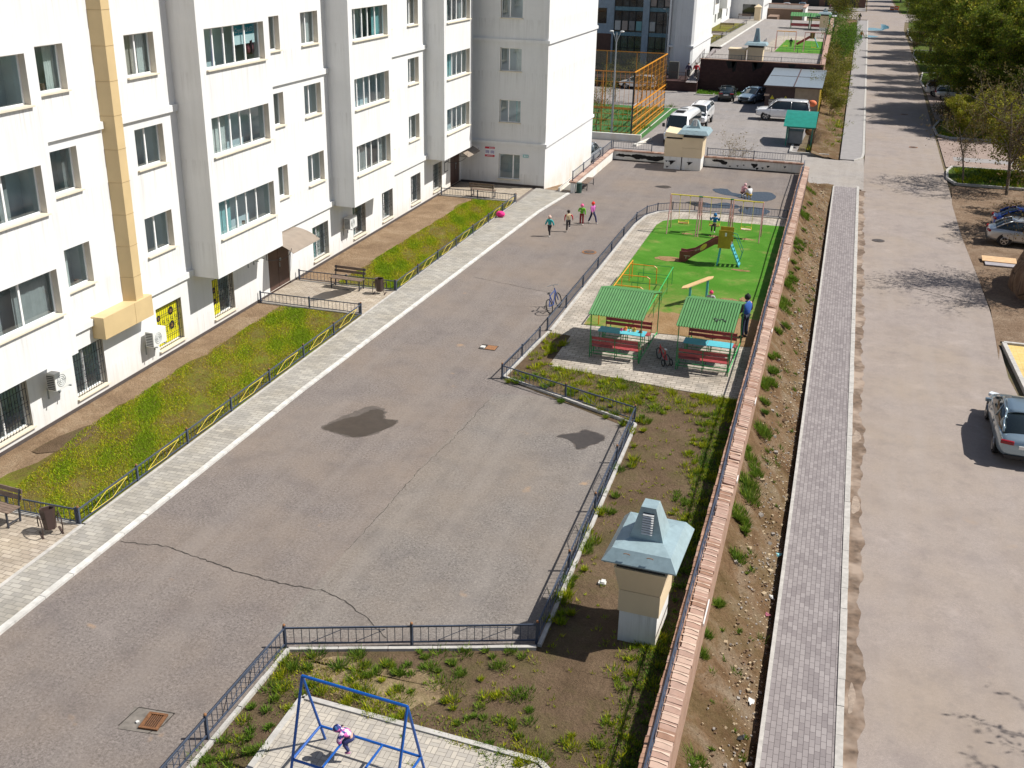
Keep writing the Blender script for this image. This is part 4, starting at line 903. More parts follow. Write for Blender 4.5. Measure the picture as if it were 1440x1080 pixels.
g=G();g.add([(-.65,-.72,2.12),(.6,-.72,2.12),(.6,.95,2.12),(-.65,.95,2.12),(-.6,-.66,2.42),(.6,-.66,2.3),(.6,.95,2.42),(-.6,.95,2.55)],[(3,2,1,0),(4,5,6,7),(0,1,5,4),(1,2,6,5),(2,3,7,6),(3,0,4,7)]);g.obj('lid',M_beige,t)
g=G()
for k,(x,z,s) in enumerate(((-.1,.5,.2),(-.42,.52,.07),(-.35,.15,.08),(1.1,.5,.16))):
    pts=blob([(x-s,z),(x-s*.3,z+s*.35),(x+s*1.5,z+s*.3),(x+s,z-.02),(x-.02,z-s*1.1),(x-s*.4,z-s*.2)][::-1],.012,3,k);g.add([(p[0],-.663 if x<.6 else -.66,p[1]) for p in pts],[tuple(range(len(pts)))])
g.obj('peeled_patch',M_peel,t)
# benches
def bench(label,loc,rz,back=True,L=1.5,group='garden benches'):
    t=thing('bench',label,'bench',loc,rz,group)
    g=G()
    for i in range(4): g.box(-L/2,L/2,-.20+.105*i,-.105+.105*i,.43,.455)
    g.obj('seat',M_wood,t)
    if back:
        g=G()
        for z in(.60,.76): g.add([(-L/2,.25+(z-.45)*.2,z),(L/2,.25+(z-.45)*.2,z),(L/2,.275+(z-.45)*.2,z),(-L/2,.275+(z-.45)*.2,z),(-L/2,.27+(z-.45)*.2,z+.11),(L/2,.27+(z-.45)*.2,z+.11),(L/2,.295+(z-.45)*.2,z+.11),(-L/2,.295+(z-.45)*.2,z+.11)],[(3,2,1,0),(4,5,6,7),(0,1,5,4),(1,2,6,5),(2,3,7,6),(3,0,4,7)])
        g.obj('backrest',M_wood,t)
    for x in(-L/2+.08,L/2-.08):
        g=G();g.bar((x,-.19,0),(x,-.19,.43),.04,.04);g.bar((x,.2,0),(x,.24,.45),.04,.04);g.bar((x,-.19,.41),(x,.24,.41),.035,.035);g.bar((x,-.19,.1),(x,.2,.1),.03,.03)
        if back:g.bar((x,.235,.45),(x,.33,.88),.04,.035)
        g.obj('leg_frame',M_iron,t)
    return t
bench('weathered plank bench at the left edge beside the overturned bin',(-19.75,19.55,.035),-.10)
bench('weathered plank bench in front of the middle fence on the entrance patio',(-19.55,40.65,.035),-.04)
bench('weathered plank bench seen from behind at the far garden bed',(-19.55,59.35,.035),PI)
bench('backless bench against the white ramp wall',(-14.45,64.3,.0),PI/2,False,1.9)
def bin_(label,loc,rz=0,tilt=0):
    t=thing('litter_bin',label,'litter bin',loc,rz,'brown metal litter bins')
    g=G();n=6;r0,r1=.15,.20
    vs=[];q=Matrix.Rotation(tilt,3,'X')
    for r,z in((r0,.12),(r1,.68),(r1-.02,.66),(r0-.02,.14)):
        for i in range(n):a=2*PI*i/n;vs.append(tuple(q@Vector((r*math.cos(a),r*math.sin(a),z))))
    fs=[tuple(range(n-1,-1,-1))]+[(a*n+i,a*n+(i+1)%n,(a+1)*n+(i+1)%n,(a+1)*n+i) for a in range(3) for i in range(n)]+[tuple(range(3*n,4*n))]
    g.add(vs,fs);g.obj('bucket',M_bin,t)
    for x in(-.24,.24):
        g=G();g.path([(x,.27*math.cos(a),.27+.27*math.sin(a)) for a in[k*PI/8-.5 for k in range(13)]],.016,5);g.bar((x,-.22,.01),(x,.22,.01),.05,.015);g.tube((x*.6,0,.42),(x,0,.5),.012,n=5);g.obj('hoop_stand',M_bin,t)
bin_('brown hexagonal litter bin between hoops by the near bed corner',(-17.92,19.45,.035),.9,-.18)
bin_('brown round litter bin standing right of the middle bench',(-17.95,40.45,.035),.2)
g=G();g.cyl((0,0,0),.17,.55,12);g.cyl((0,0,.55),.19,.04,12);tag(g.obj('litter_bin',mat('dark green bin',(.02,.06,.05),.5)),'dark green round bin at the end of the white ramp wall','litter bin',loc=(-14.6,62.75,0))
g=G();g.sphere((0,0,.16),(.26,.2,.17),0,12,8);g.tube((-.1,0,.3),(.1,0,.3),.02,n=5);g.obox((.1,-.12,.17),(.3,.08,.2),.3)
tag(g.obj('pink_bag',plain('hot pink cloth',(.75,.02,.22)),smooth=True),'hot pink bag lying on the kerb edge by the far garden bed fence','bag',loc=(-17.15,55.1,.05))
# drain grates
g=G();g.box(-.62,.45,-.42,.42,0,.006,0);t=thing('drain_grate','rusty square drain grate sunk in broken concrete on the near asphalt','drain',(-11.45,14.15,.004),.12);t.scale=(.78,.78,1)
g.obj('surround',mat('broken concrete',(.17,.15,.13),.95,var=.3,vscale=6),t)
g=G()
for a,b in(((-.66,-.3),(-.5,.42)),((-.5,.42),(.5,.38)),((.5,.38),(.42,-.1)),((.42,-.1),(.2,-.42))): g.bar((a[0],a[1],.008),(b[0],b[1],.008),.022,.008)
g.obj('crack_edge',M_crack,t)
g=G();g.box(-.12,.38,-.33,.27,.007,.012,1)
for x0,x1,y0,y1 in((-.12,.38,-.33,-.26),(-.12,.38,.2,.27),(-.12,-.05,-.26,.2),(.31,.38,-.26,.2)): g.box(x0,x1,y0,y1,.013,.05,0)
for i in range(7): g.box(-.05+.055*i,-.028+.055*i,-.26,.2,.02,.035,0)
g.obj('grate',[mat('dark rusty grate',(.17,.075,.03),.85,var=.4,vscale=25),M_dark],t)
g=G();g.cyl((-.25,-.12,.01),.05,.03,5);g.obj('rubble_piece',M_curbw,t)
g=G();g.box(-.35,.3,-.25,.25,0,.012,1);g.box(-.1,.28,-.22,.2,.013,.02,0);g.box(-.3,-.14,-.2,0,.013,.06,2);tag(g.obj('drain_cover',[M_rust,M_crack,M_curbw]),'small broken drain hole in the asphalt above the courtyard puddle','drain',loc=(-11.55,35.95,.002))
for i,(x,y,z,lab) in enumerate(((2.95,64.4,SZ,'round iron manhole cover in the road near the kerb'),(5.95,116.8,SZ,'dark manhole cover far along the road by the tree shadow'),(6.1,97.5,SZ,'pale worn manhole cover in the road near the paved bays'),(-11.0,50.1,.0,'small manhole beside the walking children on the asphalt'))):
    g=G();g.cyl((0,0,.002),.36,.012,20,0);g.cyl((0,0,.015),.27,.006,20,1);g.box(-.1,.1,-.03,.03,.0215,.03,0);tag(g.obj('manhole_cover',[M_rust if i else mat('worn iron',(.09,.07,.06),.7),mat('iron lid %d'%i,(.07,.06,.055),.6,var=.2)]),lab,'manhole',loc=(x,y,z+.006))
# litter and rubble on the bank
r4=random.Random(21)
def bz(x,y):
    t=(x-wxo(y))/(.06-wxo(y));zt_=-.95+.5*max(0,min(1,(y-16)/14));return -1.9+(zt_+1.9)*(1-t)**1.15
g=G()
for i in range(3600):
    y=r4.uniform(8,76);t=min(.97,r4.random()**.45);x=wxo(y)+.1+t*1.35;s=r4.uniform(.008,.03)*(2.2 if r4.random()<.05 else 1)
    g.obox((x,y,bz(x,y)+s*.3),(s*2,s*1.6*r4.uniform(.6,1.6),s*1.3),r4.uniform(0,3),r4.choice((0,0,1,2)),r4.uniform(-.5,.5))
o=g.obj('rubble_stones',[mat('limestone chip',(.40,.31,.20),.9,var=.2),mat('grey stone',(.3,.27,.24),.9,var=.2),mat('brown clod',(.16,.10,.06),.95,var=.2)]);o['kind']='stuff'
for i,(x,y,c,s,lab) in enumerate(((-.25,20.6,(.7,.7,.68),.12,'crumpled white plastic scrap near the lower pavement edge'),(-.12,25.2,(.62,.62,.6),.1,'pale plastic bag remnant lying against the pavement edge'),(-.1,27.4,(.2,.5,.55),.11,'turquoise wrapper lying in the ditch beside the pavement'),(-.15,24.3,(.35,.1,.15),.1,'red and white wrapper in the ditch beside the pavement'),(-.35,19.3,(.02,.02,.02),.11,'small black rag on the rubble slope'))):
    g=G();n=9;rr5=random.Random(i)
    vs=[(rr5.uniform(-s,s),rr5.uniform(-s,s)*1.2,rr5.uniform(0,s*.5)) for _ in range(n)]
    g.add(vs,[(0,1,2),(2,3,4),(4,5,6),(6,7,8),(1,3,5),(0,4,8),(2,6,7)]);tag(g.obj('litter',plain('litter %d'%i,c,.6)),lab,'litter',loc=(x,y,bz(x,y)+.03))
g=G();g.box(-.09,.09,-.07,.07,0,.05);g.box(-.03,.07,-.05,.09,.05,.08);tag(g.obj('litter',M_curbw),'pale rubble lump on the soil left of the near vent shaft','rubble',loc=(-4.05,21.7,.02))

# ================================================================== PLAYGROUND
def corr(g,x0,x1,y0,z0,y1,z1,n=21,m=0,th=.012):
    # corrugated sheet sloping from (y0,z0) to (y1,z1), waves across x
    k=n*4;vs=[]
    for i in range(k+1):
        x=x0+(x1-x0)*i/k;w=.026*math.sin(2*PI*i/4)
        for dz in(0,th): vs+=[(x,y0,z0+w+dz),(x,y1,z1+w+dz)]
    fs=[]
    for i in range(k):
        a=i*4;b=a+4;fs+=[(a,a+1,b+1,b),(a+2,b+2,b+3,a+3),(a,b,b+2,a+2),(a+1,a+3,b+3,b+1)]
    fs+=[(0,2,3,1),(k*4,k*4+1,k*4+3,k*4+2)];g.add(vs,fs,m)
def hut(label,loc,W=1.86,D=3.35,torn=False):
    t=thing('picnic_shelter',label,'shelter',loc,-.03,'green roofed picnic shelters')
    h=W/2
    for x in(-h,h):
        for y in(.05,D-.05):
            g=G();g.box(x-.016,x+.016,y-.016,y+.016,0,1.70);g.obj('post',M_green,t)
    g=G()
    for x in(-h,h):
        g.bar((x,.0,1.70),(x,D/2,2.16),.03,.04);g.bar((x,D,1.70),(x,D/2,2.16),.03,.04)
        for z in(.12,.45,.85): g.bar((x,.05,z),(x,D-.05,z),.025,.025) if z<.2 else None
    g.bar((-h,.03,1.68),(h,.03,1.68),.03,.03);g.bar((-h,D-.03,1.68),(h,D-.03,1.68),.03,.03);g.bar((-h,D/2,2.15),(h,D/2,2.15),.03,.03);g.obj('roof_frame',M_green2,t)
    g=G();corr(g,-h-.09,h+.09,-.12,1.71,D/2+.01,2.20);corr(g,-h-.09,h+.09,D/2-.01,2.203,D+.1,1.71);g.obj('roof',M_greenrf,t)
    if torn:
        g=G()
        for x,y in((.25,.55),(.36,.5),(.48,.55),(.6,.48),(.3,.42)): g.obox((x,y,1.71+.49*(y+.12)/(D/2+.13)+.03),(.1,.05,.012),.3,0,.28)
        g.obj('roof_debris',M_dark,t)
    def bench_(yc,s):
        g=G()
        for i in range(3): g.box(-h+.03,h-.03,yc-.17+.115*i,yc-.07+.115*i,.42,.45)
        g.obj('seat',M_red,t)
        g=G();yb=yc-s*.22
        for z in(.56,.72): g.add([(-h+.03,yb-s*(z-.5)*.12,z),(h-.03,yb-s*(z-.5)*.12,z),(h-.03,yb+.025-s*(z-.5)*.12,z),(-h+.03,yb+.025-s*(z-.5)*.12,z),(-h+.03,yb-s*(z-.4)*.12,z+.11),(h-.03,yb-s*(z-.4)*.12,z+.11),(h-.03,yb+.025-s*(z-.4)*.12,z+.11),(-h+.03,yb+.025-s*(z-.4)*.12,z+.11)],[(3,2,1,0),(4,5,6,7),(0,1,5,4),(1,2,6,5),(2,3,7,6),(3,0,4,7)])
        g.obj('backrest',M_red,t)
        g=G()
        for x in(-h+.05,0,h-.05): g.bar((x,yc-.15,0),(x,yc-.15,.42),.025,.025);g.bar((x,yc+.15,0),(x,yc+.15,.42),.025,.025);g.bar((x,yc-.17,.41),(x,yc+.17,.41),.025,.025);g.bar((x,yb,.4),(x,yb-s*.06,.86),.025,.025)
        g.bar((-h,yc-.15,.14),(h,yc-.15,.14),.025,.025);g.bar((-h,yc+.15,.14),(h,yc+.15,.14),.025,.025);g.obj('bench_frame',M_green,t)
    bench_(.28,1);bench_(2.05,-1)
    g=G();g.box(-h+.05,-.04,.92,1.5,.72,.745);g.box(-.02,h-.05,.92,1.5,.72,.745);g.obj('table_top',M_teal,t)
    g=G()
    for x in(-h+.12,0,h-.12): g.bar((x,1.0,0),(x,1.0,.72),.025,.025);g.bar((x,1.42,0),(x,1.42,.72),.025,.025)
    g.obj('table_leg',M_green,t)
hut('green corrugated roof shelter with toys on its turquoise table',(-6.83,36.15,.03))
hut('green corrugated roof shelter nearest the brick wall with black debris on the roof',(-3.62,36.0,.03),torn=True)
for i,(x,c,s,lab) in enumerate(((-6.85,(.55,.02,.2),.06,'pink toy on the left turquoise table'),(-6.72,(.7,.2,.06),.09,'orange toy on the left turquoise table'),(-6.52,(.65,.62,.6),.05,'small white toy on the left turquoise table'),(-6.38,(.5,.33,.05),.09,'ochre toy basket on the left turquoise table'),(-6.12,(.25,.12,.08),.08,'flat brown bowl on the left turquoise table'))):
    g=G();g.cyl((0,0,0),s,s*.9,8,0,s*.7);g.sphere((s*.3,0,s*1.1),s*.6,0,8,5);tag(g.obj('toy',plain('toy %d'%i,c,.5)),lab,'toy',loc=(x,37.42+.08*(i%2),.776))
# A-frame swings
def swing(label,loc,dx=0,seatm=None,yaw=0,rock=0):
    t=thing('swing_set',label,'swing',loc,yaw,'row of three swing frames')
    W=1.5;hz=1.95
    for x in(-W/2,W/2):
        for s in(-1,1):
            g=G();g.tube((x,s*.72,0),(x,s*.03,hz),.028,n=7);g.obj('leg',M_pink,t)
        g=G();g.tube((x,-.38,hz*.5),(x,.38,hz*.5),.014,n=5);g.obj('brace',M_pink,t)
    g=G();g.tube((-W/2,0,hz),(W/2,0,hz),.03,n=8);g.obj('top_bar',M_yel,t)
    for x in(-.26,.26):
        g=G();g.tube((x,0,hz-.02),(x,rock,.62),.012,n=5);g.tube((x,0,hz-.07),(x,0,hz+.01),.03,n=6);g.obj('hanger',M_yel,t)
    g=G()
    for a,b in(((-.26,rock-.16,.5),(.26,rock-.16,.5)),((-.26,rock+.16,.5),(.26,rock+.16,.5)),((-.26,rock-.16,.5),(-.26,rock+.16,.5)),((.26,rock-.16,.5),(.26,rock+.16,.5)),((-.26,rock,.62),(-.26,rock-.16,.5)),((.26,rock,.62),(.26,rock-.16,.5)),((-.26,rock-.16,.66),(.26,rock-.16,.66)),((-.26,rock-.16,.5),(-.26,rock-.16,.66)),((.26,rock-.16,.5),(.26,rock-.16,.66))): g.tube(a,b,.014,n=5)
    g.obj('seat_frame',M_yel,t);g=G();g.box(-.24,.24,rock-.14,rock+.14,.46,.49);g.obj('seat',seatm or plain('swing board',(.25,.14,.06)),t)
    return t
swing('left swing with an empty brown seat, faded pink legs',(-7.23,55.55,.045))
swing('middle swing where the child in the blue hooded jacket sits',(-5.62,55.55,.045),rock=.05)
swing('right swing with an empty pale seat near the brick wall',(-3.98,55.4,.045),seatm=plain('pale seat',(.6,.5,.45)))
for i,x in enumerate((-6.43,-4.81)):
    g=G();g.box(-.1,.1,-.03,.03,0,.06);tag(g.obj('link_plate',M_green,smooth=False),['green plate joining the left and middle swing frames','green plate joining the middle and right swing frames'][i],'bracket',loc=(x,55.5,1.965))
# slide
t=thing('slide','maroon chute slide with yellow side panel and turquoise ladder on the green turf','slide',(-4.85,50.2,.045))
pr=[(-1.72,.30),(-1.45,.28),(-1.05,.40),(-.1,1.05),(.15,1.08)]
g=G()
for y in(-.25,.25):
    vs=[(x,y-.015,z-.06) for x,z in pr]+[(x,y-.015,z+.22) for x,z in pr][::-1];vs2=[(a,b+.03,c) for a,b,c in vs];n=len(vs)
    vs[0]=(-1.72,y-.015,.0);vs2[0]=(-1.72,y+.015,.0);vs[1]=(-1.42,y-.015,.02);vs2[1]=(-1.42,y+.015,.02)
    g.add(vs+vs2,[tuple(range(n)),tuple(range(2*n-1,n-1,-1))]+[(i,n+i,n+(i+1)%n,(i+1)%n) for i in range(n)])
g.obj('side_board',mat('maroon board',(.20,.045,.04),.5,var=.2),t)
g=G()
for a,b in zip(pr,pr[1:]): g.quad((a[0],-.24,a[1]-.03),(b[0],-.24,b[1]-.03),(b[0],.24,b[1]-.03),(a[0],.24,a[1]-.03))
g.obj('chute',M_steel,t)
g=G();vs=[(-.62+.16*math.cos(a),-.268,.82+.13*math.sin(a)+.12*math.cos(a)) for a in[k*PI/8 for k in range(16)]];g.add(vs,[tuple(range(16))]);
for k in range(5): g.box(-1.0+.07*k,-.97+.07*k,-.270,-.268,.58+.03*k,.66+.03*k,1)
g.box(-1.5,-1.2,-.270,-.268,.30,.33,1);g.box(-1.42,-1.38,-.270,-.268,.18,.3,1)
g.obj('side_decor',[M_yel,plain('pale scrawl',(.5,.38,.28))],t)
g=G();g.add([(.05,-.33,.86),(.62,-.33,.86),(.70,-.33,1.72),(.05,-.33,1.72),(.05,-.30,.86),(.62,-.30,.86),(.70,-.30,1.72),(.05,-.30,1.72)],[(0,1,2,3),(7,6,5,4),(0,4,5,1),(1,5,6,2),(2,6,7,3),(3,7,4,0)]);g.box(.34,.42,-.336,-.331,1.45,1.62,1)
g.obj('side_panel',[mat('ochre panel',(.42,.29,.02),.55,var=.2),M_frame],t)
g=G();g.box(.05,.68,.30,.33,.95,1.75);g.obj('side_panel',MATS['ochre panel'],t)
g=G();g.box(.02,.66,-.3,.3,1.03,1.07);g.obj('platform',M_wood,t)
for y in(-.26,.26):
    g=G();g.bar((.18,y,1.05),(.08,y,0),.06,.06);g.obj('leg',M_teal,t);g=G();g.bar((.62,y,1.06),(1.12,y,.0),.05,.05);g.obj('ladder_rail',M_teal,t)
    g=G();g.path([(.62,y,1.5),(.85,y,1.45),(1.2,y,.72),(1.12,y,.3)],.016,5);g.obj('handrail',M_tealgr,t)
g=G()
for k in range(6):
    f=(k+.5)/6;g.box(.62+.5*f-.05,.62+.5*f+.05,-.25,.25,1.03-1.03*f-.02,1.03-1.03*f+.02)
g.obj('ladder_step',M_teal,t)
# climbing bars
t=thing('climbing_arches','orange tubular climbing arches on the green turf behind the left shelter','climbing frame',(-7.6,44,.045))
g=G();g.path([(-.62,-4.2,0),(-.62,-4.2,.8),(-.60,2.6,.8),(-.60,2.6,0)],.024,6);g.obj('long_rail',M_orange,t)
for y in(-2.9,-1.3,.25,2.0):
    g=G();g.path([(-.61,y,.8),(.48,y,.8),(.60,y,.72),(.62,y,0)],.022,6);g.tube((-.61,y,0),(-.61,y,.8),.02,n=5);g.obj('arch',M_orange,t)
t=thing('climbing_rails','bright green low climbing rails with thin dark legs beside the orange arches','climbing frame',(-6.3,44,.045))
g=G();g.path([(0,-4.4,.8),(0,2.15,.8)],.02,6);g.obj('long_rail',M_green2,t)
for y in(-2.6,-.7,.8,2.15):
    g=G();g.path([(0,y,.8),(-1.3,y,.8)],.013,5);g.tube((0,y,0),(0,y,.8),.013,n=5);g.tube((-1.3,y,0),(-1.3,y,.8),.013,n=5);g.obj('cross_rail',M_green,t)
g=G();g.path([(0,-.7,.25),(-1.3,-.7,.25)],.01,4);g.path([(0,2.15,.25),(-1.3,2.15,.25)],.01,4);g.path([(0,.8,.25),(0,-2.6,.25)],.01,4);g.obj('low_rail',M_green,t)
# balance board
t=thing('balance_board','sloping pale plank table on turquoise posts beside the sand','seesaw',(-4.72,43.9,.045))
g=G();pts=[];a,b=Vector((-.75,-.75,.78)),Vector((.38,.75,1.0));d=(b-a).normalized();n_=Vector((d.y,-d.x,0)).normalized()*.13
g.add([tuple(a),tuple(a+d*.2+n_),tuple(b-d*.2+n_),tuple(b),tuple(b-d*.2-n_),tuple(a+d*.2-n_)]+[tuple(Vector(v)+Vector((0,0,.035))) for v in(a,a+d*.2+n_,b-d*.2+n_,b,b-d*.2-n_,a+d*.2-n_)],[(5,4,3,2,1,0),(6,7,8,9,10,11)]+[(i,(i+1)%6,6+(i+1)%6,6+i) for i in range(6)])
g.obj('board',mat('pale plank',(.62,.42,.20),.6,var=.1),t)
for f in(.28,.82):
    p=a.lerp(b,f);g=G();g.bar((p.x,p.y,0),(p.x,p.y,p.z),.09,.09);g.obj('post',M_teal,t)
# blue climbing frame, lower left
t=thing('blue_climbing_frame','royal blue tubular A-frame with a low ladder on the paved patio at the bottom','climbing frame',(-6.95,14.0,.03),-.085)
ap=[(-1.06,.03,1.93),(1.06,.03,1.93)];W=1.06
g=G();g.tube(ap[0],ap[1],.03,n=8);g.obj('top_bar',M_blue,t)
for x in(-W,W):
    for s in(-1,1):
        g=G();g.tube((x,.03,1.93),(x,.03+s*.62,0),.027,n=8);g.obj('leg',M_blue,t)
fz=.42;yy=.03+.62*(1-fz/1.93)
g=G();g.path([(-W,yy,fz),(W,yy,fz),(W,.06-yy,fz),(-W,.06-yy,fz)],.026,7,closed=True);g.obj('low_frame',M_blue,t)
for x in(-.45,.27): g=G();g.tube((x,yy,fz),(x,.06-yy,fz),.024,n=7);g.obj('rung',M_blue,t)
# bicycles
def wheel_ring(g,c,r,th,ax='y',m=0,n=18,hub=True,ms=1):
    P=lambda a,rr_:(c[0]+rr_*math.cos(a),c[1],c[2]+rr_*math.sin(a))
    g.path([P(2*PI*i/n,r) for i in range(n)],th,5,m,closed=True)
    for i in range(0,n,2): g.tube(c,P(2*PI*i/n,r),.003,n=3,m=ms)
def bicycle(name,label,cat,loc,rz,tilt,s,colr,group=None):
    t=thing(name,label,cat,loc,rz,group);t.rotation_euler=(tilt,0,rz);t.scale=(s,s,s)
    for x in(-.5,.5): g=G();wheel_ring(g,(x,0,.31),.29,.025);g.obj('wheel',[M_tyre,M_steel],t)
    g=G();bb=(-.06,0,.28)
    for a,b in(((.42,0,.72),(-.06,0,.28)),((.42,0,.76),(-.2,0,.68)),((-.22,0,.74),bb),(bb,(-.5,0,.31)),((-.2,0,.64),(-.5,0,.31)),((.40,0,.85),(.5,0,.31))): g.tube(a,b,.022,n=6)
    g.obj('frame',colr,t);g=G();g.sphere((-.24,0,.80),(.13,.06,.035),0,8,5);g.tube((-.23,0,.8),(-.2,0,.68),.014,n=5);g.obj('saddle',M_dark if name=='bicycle' else M_frame,t)
    g=G();g.tube((.40,0,.85),(.38,0,.98),.014,n=5);g.path([(.30,-.26,.98),(.38,-.08,.99),(.38,.08,.99),(.30,.26,.98)],.014,5);g.obj('handlebar',M_steel,t)
    g=G();g.tube((-.06,-.1,.28),(.06,-.1,.2),.01,n=4);g.tube((-.06,.1,.28),(-.18,.1,.36),.01,n=4);g.cyl((-.06,0,.24),.06,.02,8);g.obj('pedal_crank',M_steel,t)
    return t
b=bicycle('bicycle','dark blue and white bicycle leaning on the low fence beside the playground path','bicycle',(-10.3,41.0,.01),PI/2-.12,-.30,1.0,plain('bike blue',(.03,.06,.22),.3))
b=bicycle('tricycle',"small red child's tricycle parked between the two green roofed shelters",'tricycle',(-5.1,36.6,.03),PI/2+.6,0,.72,plain('trike red',(.55,.02,.03),.3))
for y in(-.22,.22):
    g=G();wheel_ring(g,(-.5,y,.18),.16,.03);g.obj('side_wheel',[M_tyre,M_steel],b)

# ================================================================== PEOPLE
M_skin=mat('skin',(.55,.34,.25),.6,var=0)
def skin_obj(name,pts,edges,m,parent,sub=1,sm=True):
    me=bpy.data.meshes.new(name);me.from_pydata([p[0] for p in pts],edges,[]);me.materials.append(m)
    o=bpy.data.objects.new(name,me);col.objects.link(o);o.parent=parent
    md=o.modifiers.new('Skin','SKIN');md.use_smooth_shade=True
    sv=me.skin_vertices[0].data
    for i,p in enumerate(pts): r=p[1];sv[i].radius=(r,r) if not hasattr(r,'__len__') else r;sv[i].use_root=(i==0)
    if sub: s_=o.modifiers.new('Sub','SUBSURF');s_.levels=sub;s_.render_levels=sub
    return o
DEF=dict(pel=(0,0,.52),che=(0,0,.73),nek=(0,0,.835),hed=(0,.01,.90),
 lsh=(-.115,0,.80),lel=(-.15,-.01,.64),lwr=(-.16,.03,.50),rsh=(.115,0,.80),rel=(.15,-.01,.64),rwr=(.16,.03,.50),
 lhi=(-.055,0,.50),lkn=(-.06,.015,.275),lan=(-.06,-.01,.045),rhi=(.055,0,.50),rkn=(.06,.015,.275),ran=(.06,-.01,.045))
def person(label,loc,rz,h,pose,top,legs,shoe=(.5,.48,.45),head=None,hair=None,hs=1.,puff=1.12,sleeve=None,vest=False,topm=None,hatm=None):
    t=thing('person',label,'person',loc,rz);J=dict(DEF);J.update(pose);J={k:Vector(v)*h for k,v in J.items()}
    off=J['hed']-Vector(DEF['hed'])*h
    hr=.068*h*hs
    # continuous body
    pts=[(tuple(J['pel']),(.062*h,.05*h))];names=['pel'];E=[]
    def add(p,r,par): pts.append((tuple(p),r));E.append((par,len(pts)-1));return len(pts)-1
    c=add(J['che'],(.072*h,.05*h),0);n=add(J['nek'],.026*h,c);hd=add(J['hed']-Vector((0,0,.02*h)),.048*h*hs,n);add(J['hed']+Vector((0,0,.03*h*hs)),.045*h*hs,hd)
    for s in'lr':
        a=add(J[s+'sh'],.030*h,c);b=add(J[s+'el'],.024*h,a);w=add(J[s+'wr'],.018*h,b)
        d=(J[s+'wr']-J[s+'el']).normalized();pm=add(J[s+'wr']+d*.03*h,.016*h,w)
        u=d.cross(Vector((0,1,0)));u=u.normalized() if u.length>.1 else Vector((1,0,0));v=d.cross(u)
        for k,(ang,L) in enumerate(((-.45,.030),(-.2,.036),(.05,.038),(.3,.034))): 
            dd=(d+v*ang).normalized();f=add(J[s+'wr']+d*.034*h+dd*L*h*.6,.0052*h,pm);add(J[s+'wr']+d*.034*h+dd*L*h+u*.004*h,.0045*h,f)
        add(J[s+'wr']+d*.02*h+v*-.028*h,.006*h,pm)
        k_=add(J[s+'hi'],.044*h,0);kn=add(J[s+'kn'],.032*h,k_);an=add(J[s+'an'],.021*h,kn);add(J[s+'an']+Vector((0,.06*h,-.02*h)),.02*h,an)
    skin_obj('body',pts,E,M_skin,t)
    M=lambda nm,c_:plain(nm+'%.2f%.2f%.2f'%tuple(c_),c_,.85)
    mt=topm or M('cloth',top)
    # jacket
    P=[(tuple(J['pel']+Vector((0,0,.0))),(.074*h*puff,.062*h*puff))];E=[]
    def add2(p,r,par): P.append((tuple(p),r));E.append((par,len(P)-1));return len(P)-1
    c=add2(J['che'],(.082*h*puff,.062*h*puff),0);add2(J['nek'],.034*h,c)
    if vest:
        for s in'lr': add2(J[s+'sh'],.043*h,c)
    if not vest:
        for s in'lr': a=add2(J[s+'sh'],.044*h*puff,c);b=add2(J[s+'el'],.037*h*puff,a);add2(J[s+'wr'],.030*h*puff,b)
    skin_obj('jacket',P,E,mt,t)
    if vest:
        for s in'lr':
            P=[(tuple(J[s+'sh']),.037*h)];E=[(0,1),(1,2)];P+= [(tuple(J[s+'el']),.031*h),(tuple(J[s+'wr']),.025*h)];skin_obj('sleeve',P,E,M('cloth',sleeve),t)
    P=[(tuple(J['pel']),(.064*h,.054*h))];E=[]
    for s in'lr': a=add2(J[s+'hi'],.056*h,0);b=add2(J[s+'kn'],.046*h,a);add2(J[s+'an']+Vector((0,0,.01*h)),.038*h,b)
    skin_obj('trousers',P,E,M('cloth',legs),t)
    for s in'lr':
        g=G();p=J[s+'an'];g.sphere((p.x,p.y+.03*h,p.z-.018*h),(.032*h,.062*h,.026*h),0,10,6);g.obj('shoe',M('shoe',shoe),t,smooth=True)
    H_=J['hed']+Vector((0,0,.012*h))
    if head: g=G();hm=hatm or M('hat',head);g.sphere((H_.x,H_.y-.008*h,H_.z+.016*h),(hr*.98,hr*1.05,hr*1.0),0,12,8);g.sphere((H_.x,H_.y-.008*h,H_.z+.016*h+hr),hr*.28,0,8,5);g.obj('hat',hm,t,smooth=True)
    if hair: g=G();g.sphere((H_.x,H_.y-.012*h,H_.z+.012*h),(hr*.93,hr*1.0,hr*1.0),0,12,8);g.obj('hair',M('hair',hair),t,smooth=True)
    g=G();f=H_+Vector((0,hr*.86,-.012*h))
    g.sphere((f.x,f.y-.25*hr,f.z),(hr*.55,hr*.3,hr*.62),0,8,6);g.sphere((f.x,f.y+hr*.07,f.z-.1*hr),(hr*.1,hr*.14,hr*.12),0,6,4)
    g.sphere((f.x-hr*.24,f.y,f.z+.15*hr),hr*.07,1,6,4);g.sphere((f.x+hr*.24,f.y,f.z+.15*hr),hr*.07,1,6,4);g.sphere((f.x,f.y-.0*hr,f.z-.34*hr),(hr*.18,hr*.06,hr*.05),2,6,4);g.obj('face',[M_skin,M_dark,plain('lips',(.4,.12,.1))],t,smooth=True)
    return t
wk=dict(lkn=(-.06,.09,.29),lan=(-.06,.05,.05),rkn=(.06,-.02,.28),ran=(.06,-.13,.09),lel=(-.17,-.05,.66),lwr=(-.19,-.08,.53),rel=(.16,.05,.66),rwr=(.17,.12,.55))
def turn(p,s): return p
